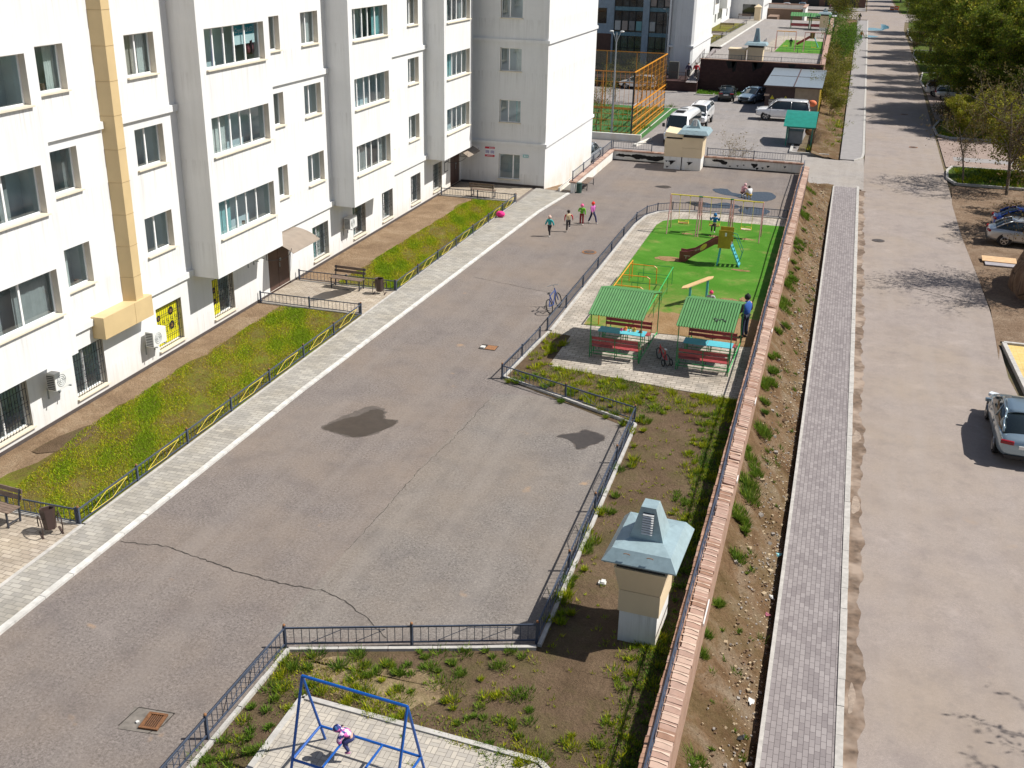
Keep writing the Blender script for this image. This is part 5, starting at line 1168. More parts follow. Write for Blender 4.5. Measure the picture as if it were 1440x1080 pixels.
person('child in teal jacket with yellow and pink hat walking toward the camera',(-13.62,52.3,0),PI-.4,1.10,dict(wk,lsh=(-.12,0,.79),hed=(0,.03,.90)),(.02,.33,.34),(.03,.025,.03),head=(.62,.42,.35),hs=1.25)
g=G();g.sphere((0,0,0),(.07,.05,.07),0,8,6);
person('child in cream puffer vest with red sleeves hopping on one leg',(-12.95,53.55,0),.3,1.16,dict(rkn=(.06,.05,.29),ran=(.05,-.14,.24),lkn=(-.05,.02,.28),che=(0,.04,.72),nek=(0,.05,.83),hed=(0,.06,.90),lel=(-.16,.02,.66),rel=(.19,0,.68),rwr=(.2,.05,.54)),(.66,.52,.32),(.03,.025,.03),hair=(.03,.02,.015),hs=1.15,puff=1.25,vest=True,sleeve=(.5,.02,.03))
person('child in bright green jacket, dark red trousers and pink hat standing still',(-12.62,55.2,0),PI+.1,1.14,dict(rel=(.16,.05,.66),rwr=(.08,.12,.7)),(.13,.42,.02),(.25,.015,.02),head=(.72,.12,.28),hs=1.25)
person('child in pink jacket and red hat striding right in navy trousers',(-12.15,55.75,0),-PI/2-.5,1.18,dict(wk,lkn=(-.06,.13,.30),lan=(-.06,.19,.045),ran=(.06,-.19,.06),rkn=(.06,-.08,.28)),(.55,.14,.42),(.02,.025,.09),head=(.7,.03,.02),hs=1.2)
sit=dict(pel=(0,0,.48),lkn=(-.07,.20,.44),lan=(-.07,.22,.20),rkn=(.07,.20,.44),ran=(.07,.22,.20),lhi=(-.055,.02,.46),rhi=(.055,.02,.46),lel=(-.19,.02,.66),lwr=(-.22,.03,.82),rel=(.19,.02,.66),rwr=(.22,.03,.82))
person('child in hooded blue jacket sitting on the middle swing',(-5.62,55.6,.05),PI-.1,1.12,sit,(.01,.16,.42),(.02,.02,.025),head=(.01,.14,.36),hs=1.3)
crouch=dict(pel=(0,-.04,.20),che=(0,.06,.40),nek=(0,.12,.49),hed=(0,.17,.55),lsh=(-.11,.09,.46),rsh=(.11,.09,.46),lel=(-.15,.20,.33),rel=(.15,.20,.33),lwr=(-.1,.28,.22),rwr=(.1,.28,.22),lhi=(-.06,-.04,.19),rhi=(.06,-.04,.19),lkn=(-.12,.20,.27),rkn=(.12,.20,.27),lan=(-.09,.06,.045),ran=(.09,.06,.045))
person('child in pale pink jacket and hat crouching at the far puddle',(-5.15,65.55,.01),-.7,1.15,crouch,(.62,.32,.34),(.10,.04,.05),head=(.68,.42,.42),hs=1.2,puff=1.15)
person('child in white jacket with dark hair crouching at the far puddle',(-4.65,65.1,.01),.6,1.12,crouch,(.66,.67,.68),(.45,.32,.03),hair=(.03,.02,.02),hs=1.15,puff=1.2)
person('child in pink hat and grey jacket partly hidden behind the shelter roof by the plank',(-4.15,42.35,.05),PI,1.10,{},(.42,.42,.42),(.3,.1,.12),head=(.62,.04,.12),hs=1.2)
person('man in blue vest over dark sleeves and black cap standing by the brick wall',(-2.55,40.25,.04),.9,1.80,dict(lkn=(-.055,.01,.275),rwr=(.14,.08,.56),lwr=(-.14,.08,.56)),(.02,.09,.36),(.02,.03,.06),shoe=(.02,.02,.02),head=(.012,.012,.015),vest=True,sleeve=(.05,.02,.03),puff=1.35)
# child folded over the blue bar in a floral jacket
mf=bpy.data.materials.new('floral cloth');mf.use_nodes=True;nt=mf.node_tree;b=nt.nodes['Principled BSDF'];b.inputs['Roughness'].default_value=.8
tc=N(nt,'ShaderNodeTexCoord');vo=N(nt,'ShaderNodeTexVoronoi');vo.inputs['Scale'].default_value=17;nt.links.new(tc.outputs['Object'],vo.inputs['Vector'])
nt.links.new(ramp(nt,vo.outputs['Color'],[(.30,(.03,.04,.18)),(.42,(.60,.12,.38)),(.55,(.05,.16,.36)),(.66,(.75,.55,.68)),(.8,(.03,.03,.12))]),b.inputs['Base Color'])
for e in nt.nodes:
    if e.bl_idname=='ShaderNodeValToRGB': e.color_ramp.interpolation='CONSTANT'
person('small child in floral jacket leaning over while sitting on the low blue bar',(-7.22,14.42,.05),1.9,.95,dict(pel=(0,0,.54),che=(0,.13,.66),nek=(0,.22,.69),hed=(0,.29,.70),lsh=(-.11,.19,.67),rsh=(.11,.19,.67),lel=(-.17,.24,.55),rel=(.17,.24,.55),lwr=(-.12,.22,.46),rwr=(.12,.22,.46),lhi=(-.06,0,.50),rhi=(.06,0,.50),lkn=(-.09,.16,.44),rkn=(.09,.13,.44),lan=(-.09,.06,.22),ran=(.10,.12,.22)),(.5,.2,.4),(.03,.04,.14),shoe=(.4,.15,.3),hs=1.2,puff=1.5,topm=mf,head=(.35,.12,.3),hatm=mf)
person('person in red jacket walking with a bag on the far ramp',(-16.1,123.7,-.15),PI,1.75,wk,(.5,.01,.02),(.04,.03,.03),hair=(.03,.02,.02))
person('person in dark clothes walking on the far ramp beside the red jacket',(-16.9,123.4,-.15),PI,1.72,wk,(.04,.025,.06),(.02,.02,.03),hair=(.03,.02,.02))
person('pedestrian in red jacket and turquoise trousers on the far pavement',(1.35,201.5,-1.6),PI,1.75,wk,(.42,.02,.03),(.05,.30,.36),hair=(.05,.03,.02))
person('pedestrian dressed in black at the far end of the pavement',(.85,250,-1.6),0,1.8,wk,(.01,.01,.02),(.02,.02,.03),hair=(.02,.02,.02),puff=1.3)
person('pedestrian in dark red near the far parked cars',(-6.2,285,-1.68),1,1.8,wk,(.12,.01,.06),(.03,.02,.04),hair=(.03,.02,.02),puff=1.2)
person('child in dark clothes standing on the far green turf',(-7.6,150,1.3),0,1.2,wk,(.02,.02,.03),(.02,.02,.02),hair=(.03,.02,.02),puff=1.2)

# ================================================================== VEHICLES
def paint(name,c,metal=.55,rough=.3):
    m=mat(name,c,rough,metal=metal,var=.03,coat=1.);return m
def car(label,loc,rz,col_,kind='sedan',L=4.7,W=1.82,Hh=1.46,cat='car',group=None,plate=True):
    t=thing('parked_car',label,cat,loc,rz,group);pm=col_;hw=W/2;l=L/2
    if kind=='sedan': zb=.22;S=[(-l,.44,.78,.72,.80),(-l+.10,.30,.92,.88,.97),(-l+.55,.24,1.0,.97,1.08),(-l+1.1,.22,.985,1.0,1.04),(-.3,.2,.95,1.0,1.0),(.75,.2,.93,1.0,.99),(1.25,.22,.90,.99,.97),(l-.45,.24,.80,.95,.87),(l-.1,.32,.66,.84,.72),(l,.42,.58,.66,.62)];cab=(-l+.42,-l+1.28,.18,1.18,Hh);wx_=(-L*.29,L*.305);rw=.33
    elif kind=='hatch': S=[(-l,.5,.85,.8,.9),(-l+.1,.32,.98,.94,1.02),(-l+.5,.26,1.02,1.0,1.05),(-.3,.22,.98,1.0,1.02),(.75,.22,.95,1.0,1.0),(1.2,.24,.92,.99,.98),(l-.4,.26,.84,.95,.9),(l-.08,.34,.7,.84,.76),(l,.45,.6,.66,.64)];cab=(-l+.08,-l+.45,.25,1.15,Hh);wx_=(-L*.29,L*.30);rw=.33
    elif kind=='suv': S=[(-l,.5,1.0,.86,1.06),(-l+.08,.36,1.12,.96,1.16),(-l+.5,.32,1.18,1.0,1.2),(-.3,.3,1.16,1.0,1.18),(.9,.3,1.14,1.0,1.18),(1.35,.32,1.12,1.0,1.18),(l-.35,.36,1.06,.97,1.13),(l-.08,.4,.95,.9,1.02),(l,.5,.85,.8,.9)];cab=(-l+.10,-l+.38,.65,1.45,Hh);wx_=(-L*.285,L*.31);rw=.40
    else: S=[(-l,.5,1.3,.95,1.4),(-l+.08,.38,1.5,1.0,1.6),(-l+.6,.34,1.55,1.0,1.65),(0,.34,1.5,1.0,1.6),(1.4,.34,1.35,1.0,1.5),(2.0,.36,1.2,1.0,1.35),(l-.5,.38,1.05,.97,1.15),(l-.1,.42,.85,.9,.92),(l,.5,.72,.8,.78)];cab=(-l+.05,-l+.3,1.35,2.15,Hh);wx_=(-L*.27,L*.31);rw=.36
    g=G();k=10;vs=[]
    for x,z0,zs,w,zc in S:
        ww=hw*w;half=[(0,z0),(ww*.86,z0),(ww*.985,z0+(zs-z0)*.22),(ww,z0+(zs-z0)*.6),(ww*.97,zs-.03),(ww*.80,zc-.015)]
        ring=half+[(0,zc+.01)]+[(-a,b) for a,b in half[:0:-1]];k=len(ring);vs+=[(x,a,b) for a,b in ring]
    ns=len(S);fs=[(j*k+i,(j+1)*k+i,(j+1)*k+(i+1)%k,j*k+(i+1)%k) for j in range(ns-1) for i in range(k)]+[tuple(range(k)),tuple(range(ns*k-1,(ns-1)*k-1,-1))]
    g.add(vs,fs);o=g.obj('body',pm,t,smooth=True);m_=o.modifiers.new('S','SUBSURF');m_.levels=1;m_.render_levels=2
    x0,x1,x2,x3,zt=cab
    def zs_at(x):
        for a,b in zip(S,S[1:]):
            if a[0]<=x<=b[0]: return a[4]+(b[4]-a[4])*(x-a[0])/(b[0]-a[0])
        return S[-1][4]
    wb,wt=hw*.93,hw*.70
    C_=[(x0,zs_at(x0)-.03,wb*.9,zs_at(x0)-.02,wb*.85),((x0+x1)/2,zs_at((x0+x1)/2)-.05,wb*.97,(zt+zs_at(x0))/2+.05,(wb+wt)/2*.98),(x1,zs_at(x1)-.06,wb,zt-.02,wt),((x1+x2)/2,zs_at(0)-.06,wb,zt,wt*1.03),(x2,zs_at(x2)-.06,wb,zt-.03,wt),((x2+x3)/2,zs_at((x2+x3)/2)-.06,wb*.99,(zt+zs_at(x3))/2+.03,(wb+wt)/2*.98),(x3,zs_at(x3)-.04,wb*.95,zs_at(x3)-.02,wb*.88)]
    g=G();vs=[]
    for x,zb_,w0,z1,w1 in C_: vs+=[(x,-w0,zb_),(x,-w1,z1),(x,0,z1+(.035 if z1>zs_at(x)+.2 else .01)),(x,w1,z1),(x,w0,zb_)]
    fs=[(j*5+i,j*5+i+1,(j+1)*5+i+1,(j+1)*5+i) for j in range(len(C_)-1) for i in range(4)];g.add(vs,fs)
    o=g.obj('windows',M_carglass,t,smooth=True)
    # painted roof skin, pillars
    g=G();vs=[];RX=[x1-.06,(x1+x2)/2,x2+.04]
    for x in[RX[0]+(RX[2]-RX[0])*i/6 for i in range(7)]:
        f=(x-RX[0])/(RX[2]-RX[0]);z=zt-.018+.035*math.sin(PI*f)-.02*f
        for yy in(-1,-.6,0,.6,1): vs.append((x,yy*wt*1.01,z+.045*(1-yy*yy)-(.03 if abs(yy)==1 else 0)))
    n=7;fs=[(j*5+i,(j+1)*5+i,(j+1)*5+i+1,j*5+i+1) for j in range(n-1) for i in range(4)];g.add(vs,fs)
    o=g.obj('roof',pm,t,smooth=True);m_=o.modifiers.new('T','SOLIDIFY');m_.thickness=.035;m_.offset=1
    for s in(-1,1):
        g=G();g.path([(x3-.02,s*(wb*.93),zs_at(x3)),((x2+x3)/2,s*(wb+wt)/2*1.0,(zt+zs_at(x3))/2+.035),(x2+.02,s*wt*1.0,zt-.02),(x1-.03,s*wt*1.0,zt-.02),((x0+x1)/2-.02,s*(wb+wt)/2*.99,(zt+zs_at(x0))/2+.05),(x0,s*wb*.88,zs_at(x0))],.038,6)
        mid=(x1+x2)/2+.02;g.bar((mid,s*wb*.985,zs_at(0)-.02),(mid,s*wt*1.03,zt-.03),.02,.07);g.obj('pillar',pm,t,smooth=True)
        g=G();g.obox((x3-.35 if kind!='van' else x3-.3,s*(hw+.09),zs_at(x3)+.04),(.12,.2,.13),0);g.obj('mirror',pm if kind!='van' else M_dark,t,bevel=.03)
        for x in(-.62,.38) if kind!='van' else (.9,): g=G();g.box(x,x+.17,s*hw*.995-.01 if s>0 else -hw*.995-.012,s*hw*.995+.012 if s>0 else -hw*.995+.01,zs_at(0)-.20,zs_at(0)-.17);g.obj('door_handle',M_steel,t)
        g=G()
        for x in(x1+.12 if kind!='van' else .6,(x1+x2)/2+.03,x3-.28): g.box(x,x+.012,s*hw*.99-.006,s*hw*.99+.006,.42,zs_at(0)-.08)
        g.obj('door_gap',M_dark,t)
        for xw in wx_:
            g=G();vs=[(xw+(rw+.075)*math.cos(a),s*(hw*.96),max(.2,rw+(rw+.075)*math.sin(a))) for a in[q*PI/12 for q in range(24)]]
            vs2=[(a,s*(hw*.96+.012),c) for a,b_,c in vs];g.add(vs+vs2,[tuple(range(24)),tuple(range(47,23,-1))]+[(i,(i+1)%24,24+(i+1)%24,24+i) for i in range(24)]);g.obj('wheel_arch',M_dark,t)
            g=G();g.tube((xw,s*(hw-.2),rw),(xw,s*(hw-.022),rw),rw,n=22);w_=g.obj('wheel',M_tyre,t)
            g=G();g.tube((xw,s*(hw-.022),rw),(xw,s*(hw-.014),rw),rw*.64,n=20,m=1)
            for q in range(5): a=2*PI*q/5+.3;g.bar((xw,s*(hw-.008),rw),(xw+rw*.6*math.cos(a),s*(hw-.008),rw+rw*.6*math.sin(a)),.012,.055) 
            g.path([(xw+rw*.62*math.cos(a),s*(hw-.012),rw+rw*.62*math.sin(a)) for a in[q*PI/9 for q in range(18)]],.014,5,closed=True);g.obj('rim',[M_rim,M_dark],w_)
        tz={'sedan':.84,'hatch':.88,'suv':1.0,'van':1.1}[kind];hz={'sedan':.66,'hatch':.7,'suv':.92,'van':.86}[kind]
        g=G();g.obox((-l+.055,s*hw*.68,tz),(.12,.42,.13),s*-.22,0,0);g.obj('tail_light',M_redlamp,t,bevel=.025)
        g=G();g.obox((l-.14,s*hw*.70,hz),(.26,.34,.12),s*-.45);g.obj('headlight',M_whlamp,t,bevel=.03)
    g=G();g.box(-l-.012,-l+.05,-.26,.26,tz-.18,tz-.07);g.obj('number_plate',M_plate,t)
    g=G();g.box(l-.03,l+.012,-.45,.45,.42,.62);g.box(l-.2,l-.03,-.5,.5,hz-.06,hz+.03);g.obj('grille',M_dark,t)
    g=G();g.box(-l+.0,-l+.06,-hw*.7,hw*.7,.30,.40);g.obj('lower_trim',M_dark,t)
    if kind in('suv',):
        g=G()
        for s in(-1,1): g.path([(x1,s*wt*.9,zt+.02),(x1+.1,s*wt*.9,zt+.07),(x2-.3,s*wt*.9,zt+.07),(x2-.2,s*wt*.9,zt+.02)],.018,5)
        g.obj('roof_rail',M_steel,t)
    return t
P_silver=paint('silver blue paint',(.27,.36,.42),.6,.28);P_silv2=paint('silver paint',(.50,.53,.55),.6,.3);P_white=paint('white paint',(.80,.80,.80),.0,.3)
P_blk=paint('black green paint',(.012,.02,.02),.3,.25);P_blue=paint('cobalt blue paint',(.01,.07,.42),.4,.25);P_pblue=paint('pale blue metallic',(.34,.46,.55),.55,.3);P_red=paint('dark red paint',(.32,.02,.05),.3,.3)
t=car('silver blue sedan driving up the road at the right edge, seen from behind',(7.32,37.9,SZ+.01),PI/2-.02,P_silver,'sedan',4.88,1.86,1.45)
g=G();g.obox((-1.05,0,1.50),(.12,.05,.09),0);g.obj('roof_antenna',M_dark,t)
g=G();g.box(-2.36,-2.34,-.75,-.2,.6,.62) if False else None
car('silver sedan parked nose away on the dirt lot beside the blue car',(11.15,66.45,SZ+.01),-.04,P_silv2,'sedan',4.5,1.74,1.46)
car('cobalt blue sedan parked behind the silver sedan on the dirt lot',(11.65,69.7,SZ+.01),-.02,P_blue,'sedan',4.3,1.68,1.42)
car('white crossover parked under the pines in the far paved bay',(10.9,133.0,SZ+.02),-.03,P_white,'suv',4.6,1.85,1.62)
car('silver hatchback parked in front of the white crossover under the pines',(11.6,130.0,SZ+.02),-.05,P_silv2,'hatch',4.3,1.78,1.5)
car('black sedan with its rear toward the camera below the dark brick wall',(-12.1,120.0,SZ+.01),PI/2+.05,P_blk,'sedan',4.5,1.74,1.45)
car('pale blue sedan facing the camera below the dark brick wall',(-9.3,119.3,SZ+.01),-PI/2-.33,P_pblue,'sedan',4.6,1.8,1.45)
car('large white off road car parked sideways behind the green bin shelter',(-5.45,107.9,SZ+.01),PI+.02,P_white,'suv',5.0,1.96,1.88)
car('white minivan parked behind the white passenger van',(-12.6,102.5,SZ+.01),-PI/2-.03,P_white,'van',4.9,1.9,1.85,'minivan')
car('white car standing beyond the orange sports cage',(-22.6,124.3,SZ+.01),PI,P_white,'hatch',4.2,1.75,1.5)
car('pale blue car parked just below the far parapet',(-13.2,77.3,SZ+.01),PI,P_pblue,'hatch',4.2,1.74,1.5)
car('dark red car parked just below the far parapet railing',(-6.4,77.0,SZ+.01),PI,P_red,'sedan',4.4,1.74,1.45)
car('silver car parked at the bottom of the ramp behind the end block',(-18.3,80.5,SZ+.01),PI/2,P_silv2,'hatch',4.0,1.7,1.5)
car('white car facing the road at the far end beside the bush',(-4.6,256,SZ+.01),-PI/2,P_white,'sedan',4.6,1.85,1.5)
car('pale blue car behind the second courtyard shaft',(-5.0,228,SZ+.01),-PI/2-.2,P_pblue,'hatch',4.2,1.8,1.5)
car('turquoise car by the garages at the far end',(-3.2,281,SZ+.01),0,paint('turquoise paint',(.15,.36,.42),.4,.3),'sedan',4.4,1.8,1.5)
car('left white car in front of the far dark garages',(-16.5,286,SZ+.01),-PI/2,P_white,'sedan',4.4,1.9,1.5)
car('right white car in front of the far dark garages',(-13.0,290,SZ+.01),-PI/2,P_pblue,'sedan',4.4,1.9,1.5)
# white passenger van
t=thing('passenger_van','long white passenger van with roof hatches facing the camera in the parking yard','van',(-12.85,93.0,SZ+.01),-PI/2-.06)
L=6.6;l=L/2;hw=.98
S=[(-l,.42,1.2,2.3,.92),(-l+.12,.34,1.2,2.52,.98),(-1,.32,1.2,2.58,1),(1.3,.32,1.2,2.58,1),(1.85,.32,1.2,2.45,1),(2.45,.34,1.15,1.75,1),(2.62,.36,1.1,1.45,.98),(3.0,.38,1.0,1.28,.95),(l-.06,.45,.8,1.05,.86),(l,.5,.75,.9,.75)]
g=G();vs=[]
for x,z0,zm,zt,w in S:
    ww=hw*w;rw_2=ww*(.84 if zt>1.9 else .9);half=[(0,z0),(ww*.94,z0),(ww,z0+.12),(ww,zm),(ww*.97,max(zm+.05,zt-.5)),(rw_2,zt-.06)];ring=half+[(0,zt)]+[(-a,b) for a,b in half[:0:-1]];k=len(ring);vs+=[(x,a,b) for a,b in ring]
ns=len(S);g.add(vs,[(j*k+i,(j+1)*k+i,(j+1)*k+(i+1)%k,j*k+(i+1)%k) for j in range(ns-1) for i in range(k)]+[tuple(range(k)),tuple(range(ns*k-1,(ns-1)*k-1,-1))])
o=g.obj('body',P_white,t,smooth=True);m_=o.modifiers.new('S','SUBSURF');m_.levels=1;m_.render_levels=2
g=G();g.add([(2.70,-.84,1.42),(2.70,.84,1.42),(2.06,.74,2.34),(2.06,-.74,2.34)],[(0,1,2,3)]);o=g.obj('windscreen',M_carglass,t);m_=o.modifiers.new('T','SOLIDIFY');m_.thickness=.03
for s in(-1,1):
    g=G()
    for a,b in((-2.9,-1.9),(-1.8,-.8),(-.7,.3),(.4,1.3),(1.4,2.15)): g.add([(a,s*.992,1.3),(b,s*.992,1.3),(b-(.2 if b>2 else 0),s*.955,2.1),(a,s*.955,2.1)],[(0,1,2,3)])
    o=g.obj('side_windows',M_carglass,t);m_=o.modifiers.new('T','SOLIDIFY');m_.thickness=.03;m_.offset=0
    g=G();g.obox((2.35,s*1.14,1.55),(.12,.22,.3));g.obj('mirror',M_dark,t,bevel=.03)
    g=G();g.obox((l-.12,s*.74,.95),(.2,.3,.28),s*-.3);g.obj('headlight',M_whlamp,t,bevel=.04)
    for xw in(-1.9,2.25):
        g=G();g.tube((xw,s*.75,.36),(xw,s*1.0,.36),.36,n=20);w_=g.obj('wheel',M_tyre,t);g=G();g.tube((xw,s*1.0,.36),(xw,s*1.01,.36),.22,n=16);g.obj('rim',M_rim,w_)
g=G();g.box(1.0,1.5,-.35,.35,2.57,2.63);g.box(-.3,.2,-.33,.33,2.58,2.64);g.obj('roof_hatch',M_dark,t);g=G();g.box(.3,.9,-.4,.4,2.575,2.66);g.obj('roof_vent',P_white,t,bevel=.04)
g=G();g.box(l-.02,l+.02,-.5,.5,.62,.8);g.box(l-.0,l+.03,-.26,.26,.45,.56);g.obj('grille',M_dark,t)

# ================================================================== FAR THINGS
# dark retaining wall and raised second courtyard
Z2=1.22
dw=thing('retaining_wall','tall dark brown brick retaining wall behind the parked cars','wall',(-9.3,126,SZ))
g=G();g.box(-15.95,-2.75,125.6,126.0,-1.9,1.75);g.obj('brickwork',M_dkbrick,dw,(-9.3,126,SZ))
g=G();g.box(-16.0,-2.65,125.55,126.05,1.75,1.83);g.obj('coping',M_cop2,dw,(-9.3,126,SZ))
g=G()
for x,w_,d in((-12.6,1.1,.8),(-12.2,.6,1.2),(-9.6,1.2,.7),(-10.0,.6,1.0),(-6.0,.9,.4)):
    g.add([(x-w_/2,125.595,1.7),(x-w_*.2,125.595,1.7-d),(x+w_*.3,125.595,1.7-d*.8),(x+w_/2,125.595,1.7)],[(0,1,2,3)])
g.obj('damp_stain',M_peel,dw,(-9.3,126,SZ))
blades('wall_foot_grass',[(-15.8,122.4),(-8.2,122.4),(-8.2,125.4),(-15.8,125.4)],5000,.25,.09,GDx,44,z=SZ)
g=G();g.box(-15.9,-8.0,121.9,122.25,-1.9,-1.58);struct('wall_foot_kerb',g,M_curb)
lowfence('parapet_railing','thin railing on top of the tall dark retaining wall',[(-15.8,125.9,1.83),(-2.9,125.9,1.83)],h=.5,zb=1.83,cap=False,post=4,pitch=.35)
g=G();g.poly([(-15.97,126),(-2.75,126),(-3.6,204),(-24,204),(-24,147),(-15.97,147)],Z2);struct('second_courtyard',g,M_park)
g=G();g.quad((-2.6,126,-2),(-3.55,204,-2),(-3.55,204,Z2),(-2.6,126,Z2));g.quad((-15.95,125.61,-2),(-15.95,204,-2),(-15.95,204,Z2),(-15.95,125.61,Z2)) if False else None;struct('second_podium_side',g,M_brick)
pw2=thing('far_brick_wall','pink brick wall running beside the raised second courtyard','wall',(-2.8,126,0));o2=(-2.8,126,0)
g=G();g.add([(-2.95,126,-1.9),(-2.6,126,-1.9),(-3.6,204,-1.9),(-3.95,204,-1.9),(-2.95,126,1.75),(-2.6,126,1.75),(-3.6,204,1.75),(-3.95,204,1.75)],[(3,2,1,0),(4,5,6,7),(0,1,5,4),(1,2,6,5),(2,3,7,6),(3,0,4,7)]);g.obj('brickwork',M_brick,pw2,o2)
g=G()
for i in range(65): y=126+i*1.2;a=-(y-126)*.0128;g.box(-3.05+a,-2.52+a,y,y+1.17,1.753,1.82)
g.obj('coping',M_cop1,pw2,o2)
struct('second_turf',G().poly([(-9.2,144.5),(-8.9,162.5),(-3.2,162),(-3.0,144.3)],Z2+.03),M_turf)
struct('second_paving',G().poly([(-11.2,143.6),(-10.4,169),(-3.3,170),(-3.0,162.8),(-3.0,143.3)],Z2+.015),M_play)
g=G();g.poly([(-18.2,147),(-16.4,147),(-15.5,203),(-17.5,203)],Z2+.04);struct('second_pavement',g,M_strip)
g=G();g.prism([(-16.4,147),(-16.15,147),(-15.25,203),(-15.5,203)],Z2,Z2+.09);struct('second_curb',g,M_curbw)
g=G();g.poly([(-22,150),(-18.0,150),(-17.6,165),(-22,165)],Z2+.06);g.poly([(-22,171),(-17.7,171),(-17.2,190),(-22,190)],Z2+.06);struct('second_bed',g,M_grassbase)
lowfence('courtyard_fence','dark fence along the far side courtyard lawns',[(-17.9,150,Z2),(-17.1,190,Z2)],h=.6,zb=Z2,cap=False,post=5,pitch=.4)
lowfence('courtyard_fence','dark fence around the far turf playground',[(-3.2,143.4,Z2),(-9.5,143.4,Z2),(-11.2,145.5,Z2),(-11.2,156,Z2)],h=.6,zb=Z2,cap=False,post=3,pitch=.4)
shaft('beige shaft with blue roof on the raised second courtyard edge',-.8,.8,-.9,.9,.05,1.9,.45,3.9,(-10.2,128.2,Z2),flare=.03)
shaft('beige shaft with blue roof at the far end of the second courtyard',-.6,.6,-.6,.6,.5,2.2,.4,3.2,(-4.6,183,Z2),flare=.03)
g=G();g.box(-.9,.9,-.9,.9,0,1.5);g.box(-.98,.98,-1.0,1.0,1.5,1.68);tag(g.obj('lean_to_shaft',M_beige),'low beige block left of the second courtyard shaft','vent shaft',loc=(-12.2,128.2,Z2))
for i,(x,y,c,lab) in enumerate(((-8.1,147,M_orange,'orange and pink swing frame on the far turf, left one'),(-4.6,146.6,M_pink,'pink swing frame on the far turf, right one'))):
    t=thing('swing_set',lab,'swing',(x,y,Z2))
    for a in(-1.2,1.2):
        for s in(-1,1): g=G();g.tube((a,s*.8,0),(a,0,2.3),.05,n=5);g.obj('leg',M_pink,t)
    g=G();g.tube((-1.2,0,2.3),(1.2,0,2.3),.05,n=5);g.obj('top_bar',c,t)
    g=G();g.box(-.3,.3,-.15,.15,.5,.55);g.tube((-.28,0,.5),(-.28,0,2.3),.015,n=4);g.tube((.28,0,.5),(.28,0,2.3),.015,n=4);g.obj('seat',M_yel,t)
for i,(x,y,lab) in enumerate(((-8.3,184,'far shelter with green roof and red bench, left one'),(-5.2,183.5,'far shelter with green roof and red bench, right one'))):
    t=thing('picnic_shelter',lab,'shelter',(x,y,Z2));g=G();g.box(-1.4,1.4,0,.4,.4,.46);g.box(-1.4,1.4,-.05,0,.5,.85);g.obj('bench',M_red,t);g=G();g.box(-1.2,1.2,.8,1.5,.72,.77);g.obj('table_top',M_teal,t)
    for a in(-1.4,1.4):
        for b in(0,2.6): g=G();g.box(a-.04,a+.04,b-.04,b+.04,0,1.9);g.obj('post',M_green,t)
    g=G();corr(g,-1.55,1.55,-.2,1.9,1.3,2.4,8);corr(g,-1.55,1.55,1.3,2.403,2.8,1.9,8);g.obj('roof',M_greenrf,t)
t=thing('slide','small dark red slide on the far turf','slide',(-5.6,153,Z2));g=G();g.bar((-1.4,0,.3),(.2,0,1.3),.6,.3);g.obj('chute',M_red,t);g=G();g.box(.2,.8,-.3,.3,1.1,1.9);g.obj('platform',plain('brown box',(.2,.1,.05)),t);g=G();g.bar((.8,0,1.2),(1.4,0,0),.5,.08);g.obj('ladder',M_teal,t)
# raised platform with two green roofs and white walls beyond
t=thing('stair_well','white walled sunken stair with pink coping beyond the second courtyard','wall',(-12.4,206,Z2))
g=G();g.box(-3.7,3.7,10,10.4,-1.5,1.9,0);g.box(-3.8,-3.4,0,10,-2.5,1.9,0);g.box(3.4,3.8,0,10,-2.5,1.9,0);g.obj('wall_face',M_wall2,t)
g=G();g.box(-3.9,-3.3,0,10.4,1.905,2.05);g.box(3.3,3.9,0,10.4,1.905,2.05);g.box(-3.3,3.3,9.9,10.5,1.905,2.05);g.obj('coping',M_cop1,t)
g=G();g.box(-3.3,3.3,8,9.85,-1.0,1.2);g.box(-2.6,-.9,-.2,6,-1,.3);g.obj('stair_mass',plain('brown boards',(.2,.13,.09)),t)
# garage kiosk (transformer house) in front of the dark wall
kt=thing('utility_kiosk','low brown and beige utility kiosk with grey metal roof and yellow warning triangles','kiosk',(-5.0,118,SZ));ko=(-5.0,118,SZ)
g=G();g.box(-7.6,-4.75,112.5,125.3,-1.8,.9,0);g.obj('dark_wall',mat('dark brown board',(.055,.03,.028),.6),kt,ko)
g=G();g.box(-4.745,-2.45,112.48,125.3,-1.8,.9);g.obj('beige_wall',mat('taupe render',(.36,.29,.21),.8),kt,ko)
g=G();g.box(-2.448,-2.40,112.4,125.3,-1.8,.9,0)
for i in range(7): g.box(-2.40,-2.36,112.6+i*1.8,113.1+i*1.8,-1.7,.85,1)
g.obj('side_wall',[plain('pale yellow render',(.72,.60,.33)),plain('yellow post',(.7,.52,.08))],kt,ko)
g=G();g.add([(-7.8,111.9,.93),(-2.2,111.9,.93),(-2.2,125.5,1.2),(-7.8,125.5,1.2),(-7.8,111.9,1.0),(-2.2,111.9,1.0),(-2.2,125.5,1.28),(-7.8,125.5,1.28)],[(3,2,1,0),(4,5,6,7),(0,1,5,4),(1,2,6,5),(2,3,7,6),(3,0,4,7)]);rf=g.obj('roof',sheetmetal('grey kiosk roof',(.42,.47,.50),.4),kt,ko)
g=G();g.bar((-4.9,111.9,1.02),(-4.9,125.4,1.30),.10,.05);g.bar((-7.7,119,1.17),(-2.3,119,1.17),.05,.03);g.box(-7.8,-2.2,111.86,111.895,.86,1.0);g.obj('roof_seam',M_brown,rf,ko)
g=G()
for x in(-6.9,-5.6): g.add([(x-.2,112.46,-.35),(x+.2,112.46,-.35),(x,112.46,.0)],[(0,1,2)],0);g.box(x-.02,x+.02,112.445,112.458,-.27,-.12,1)
g.obj('warning_triangle',[plain('warning yellow',(.75,.65,.03)),M_dark],kt,ko)
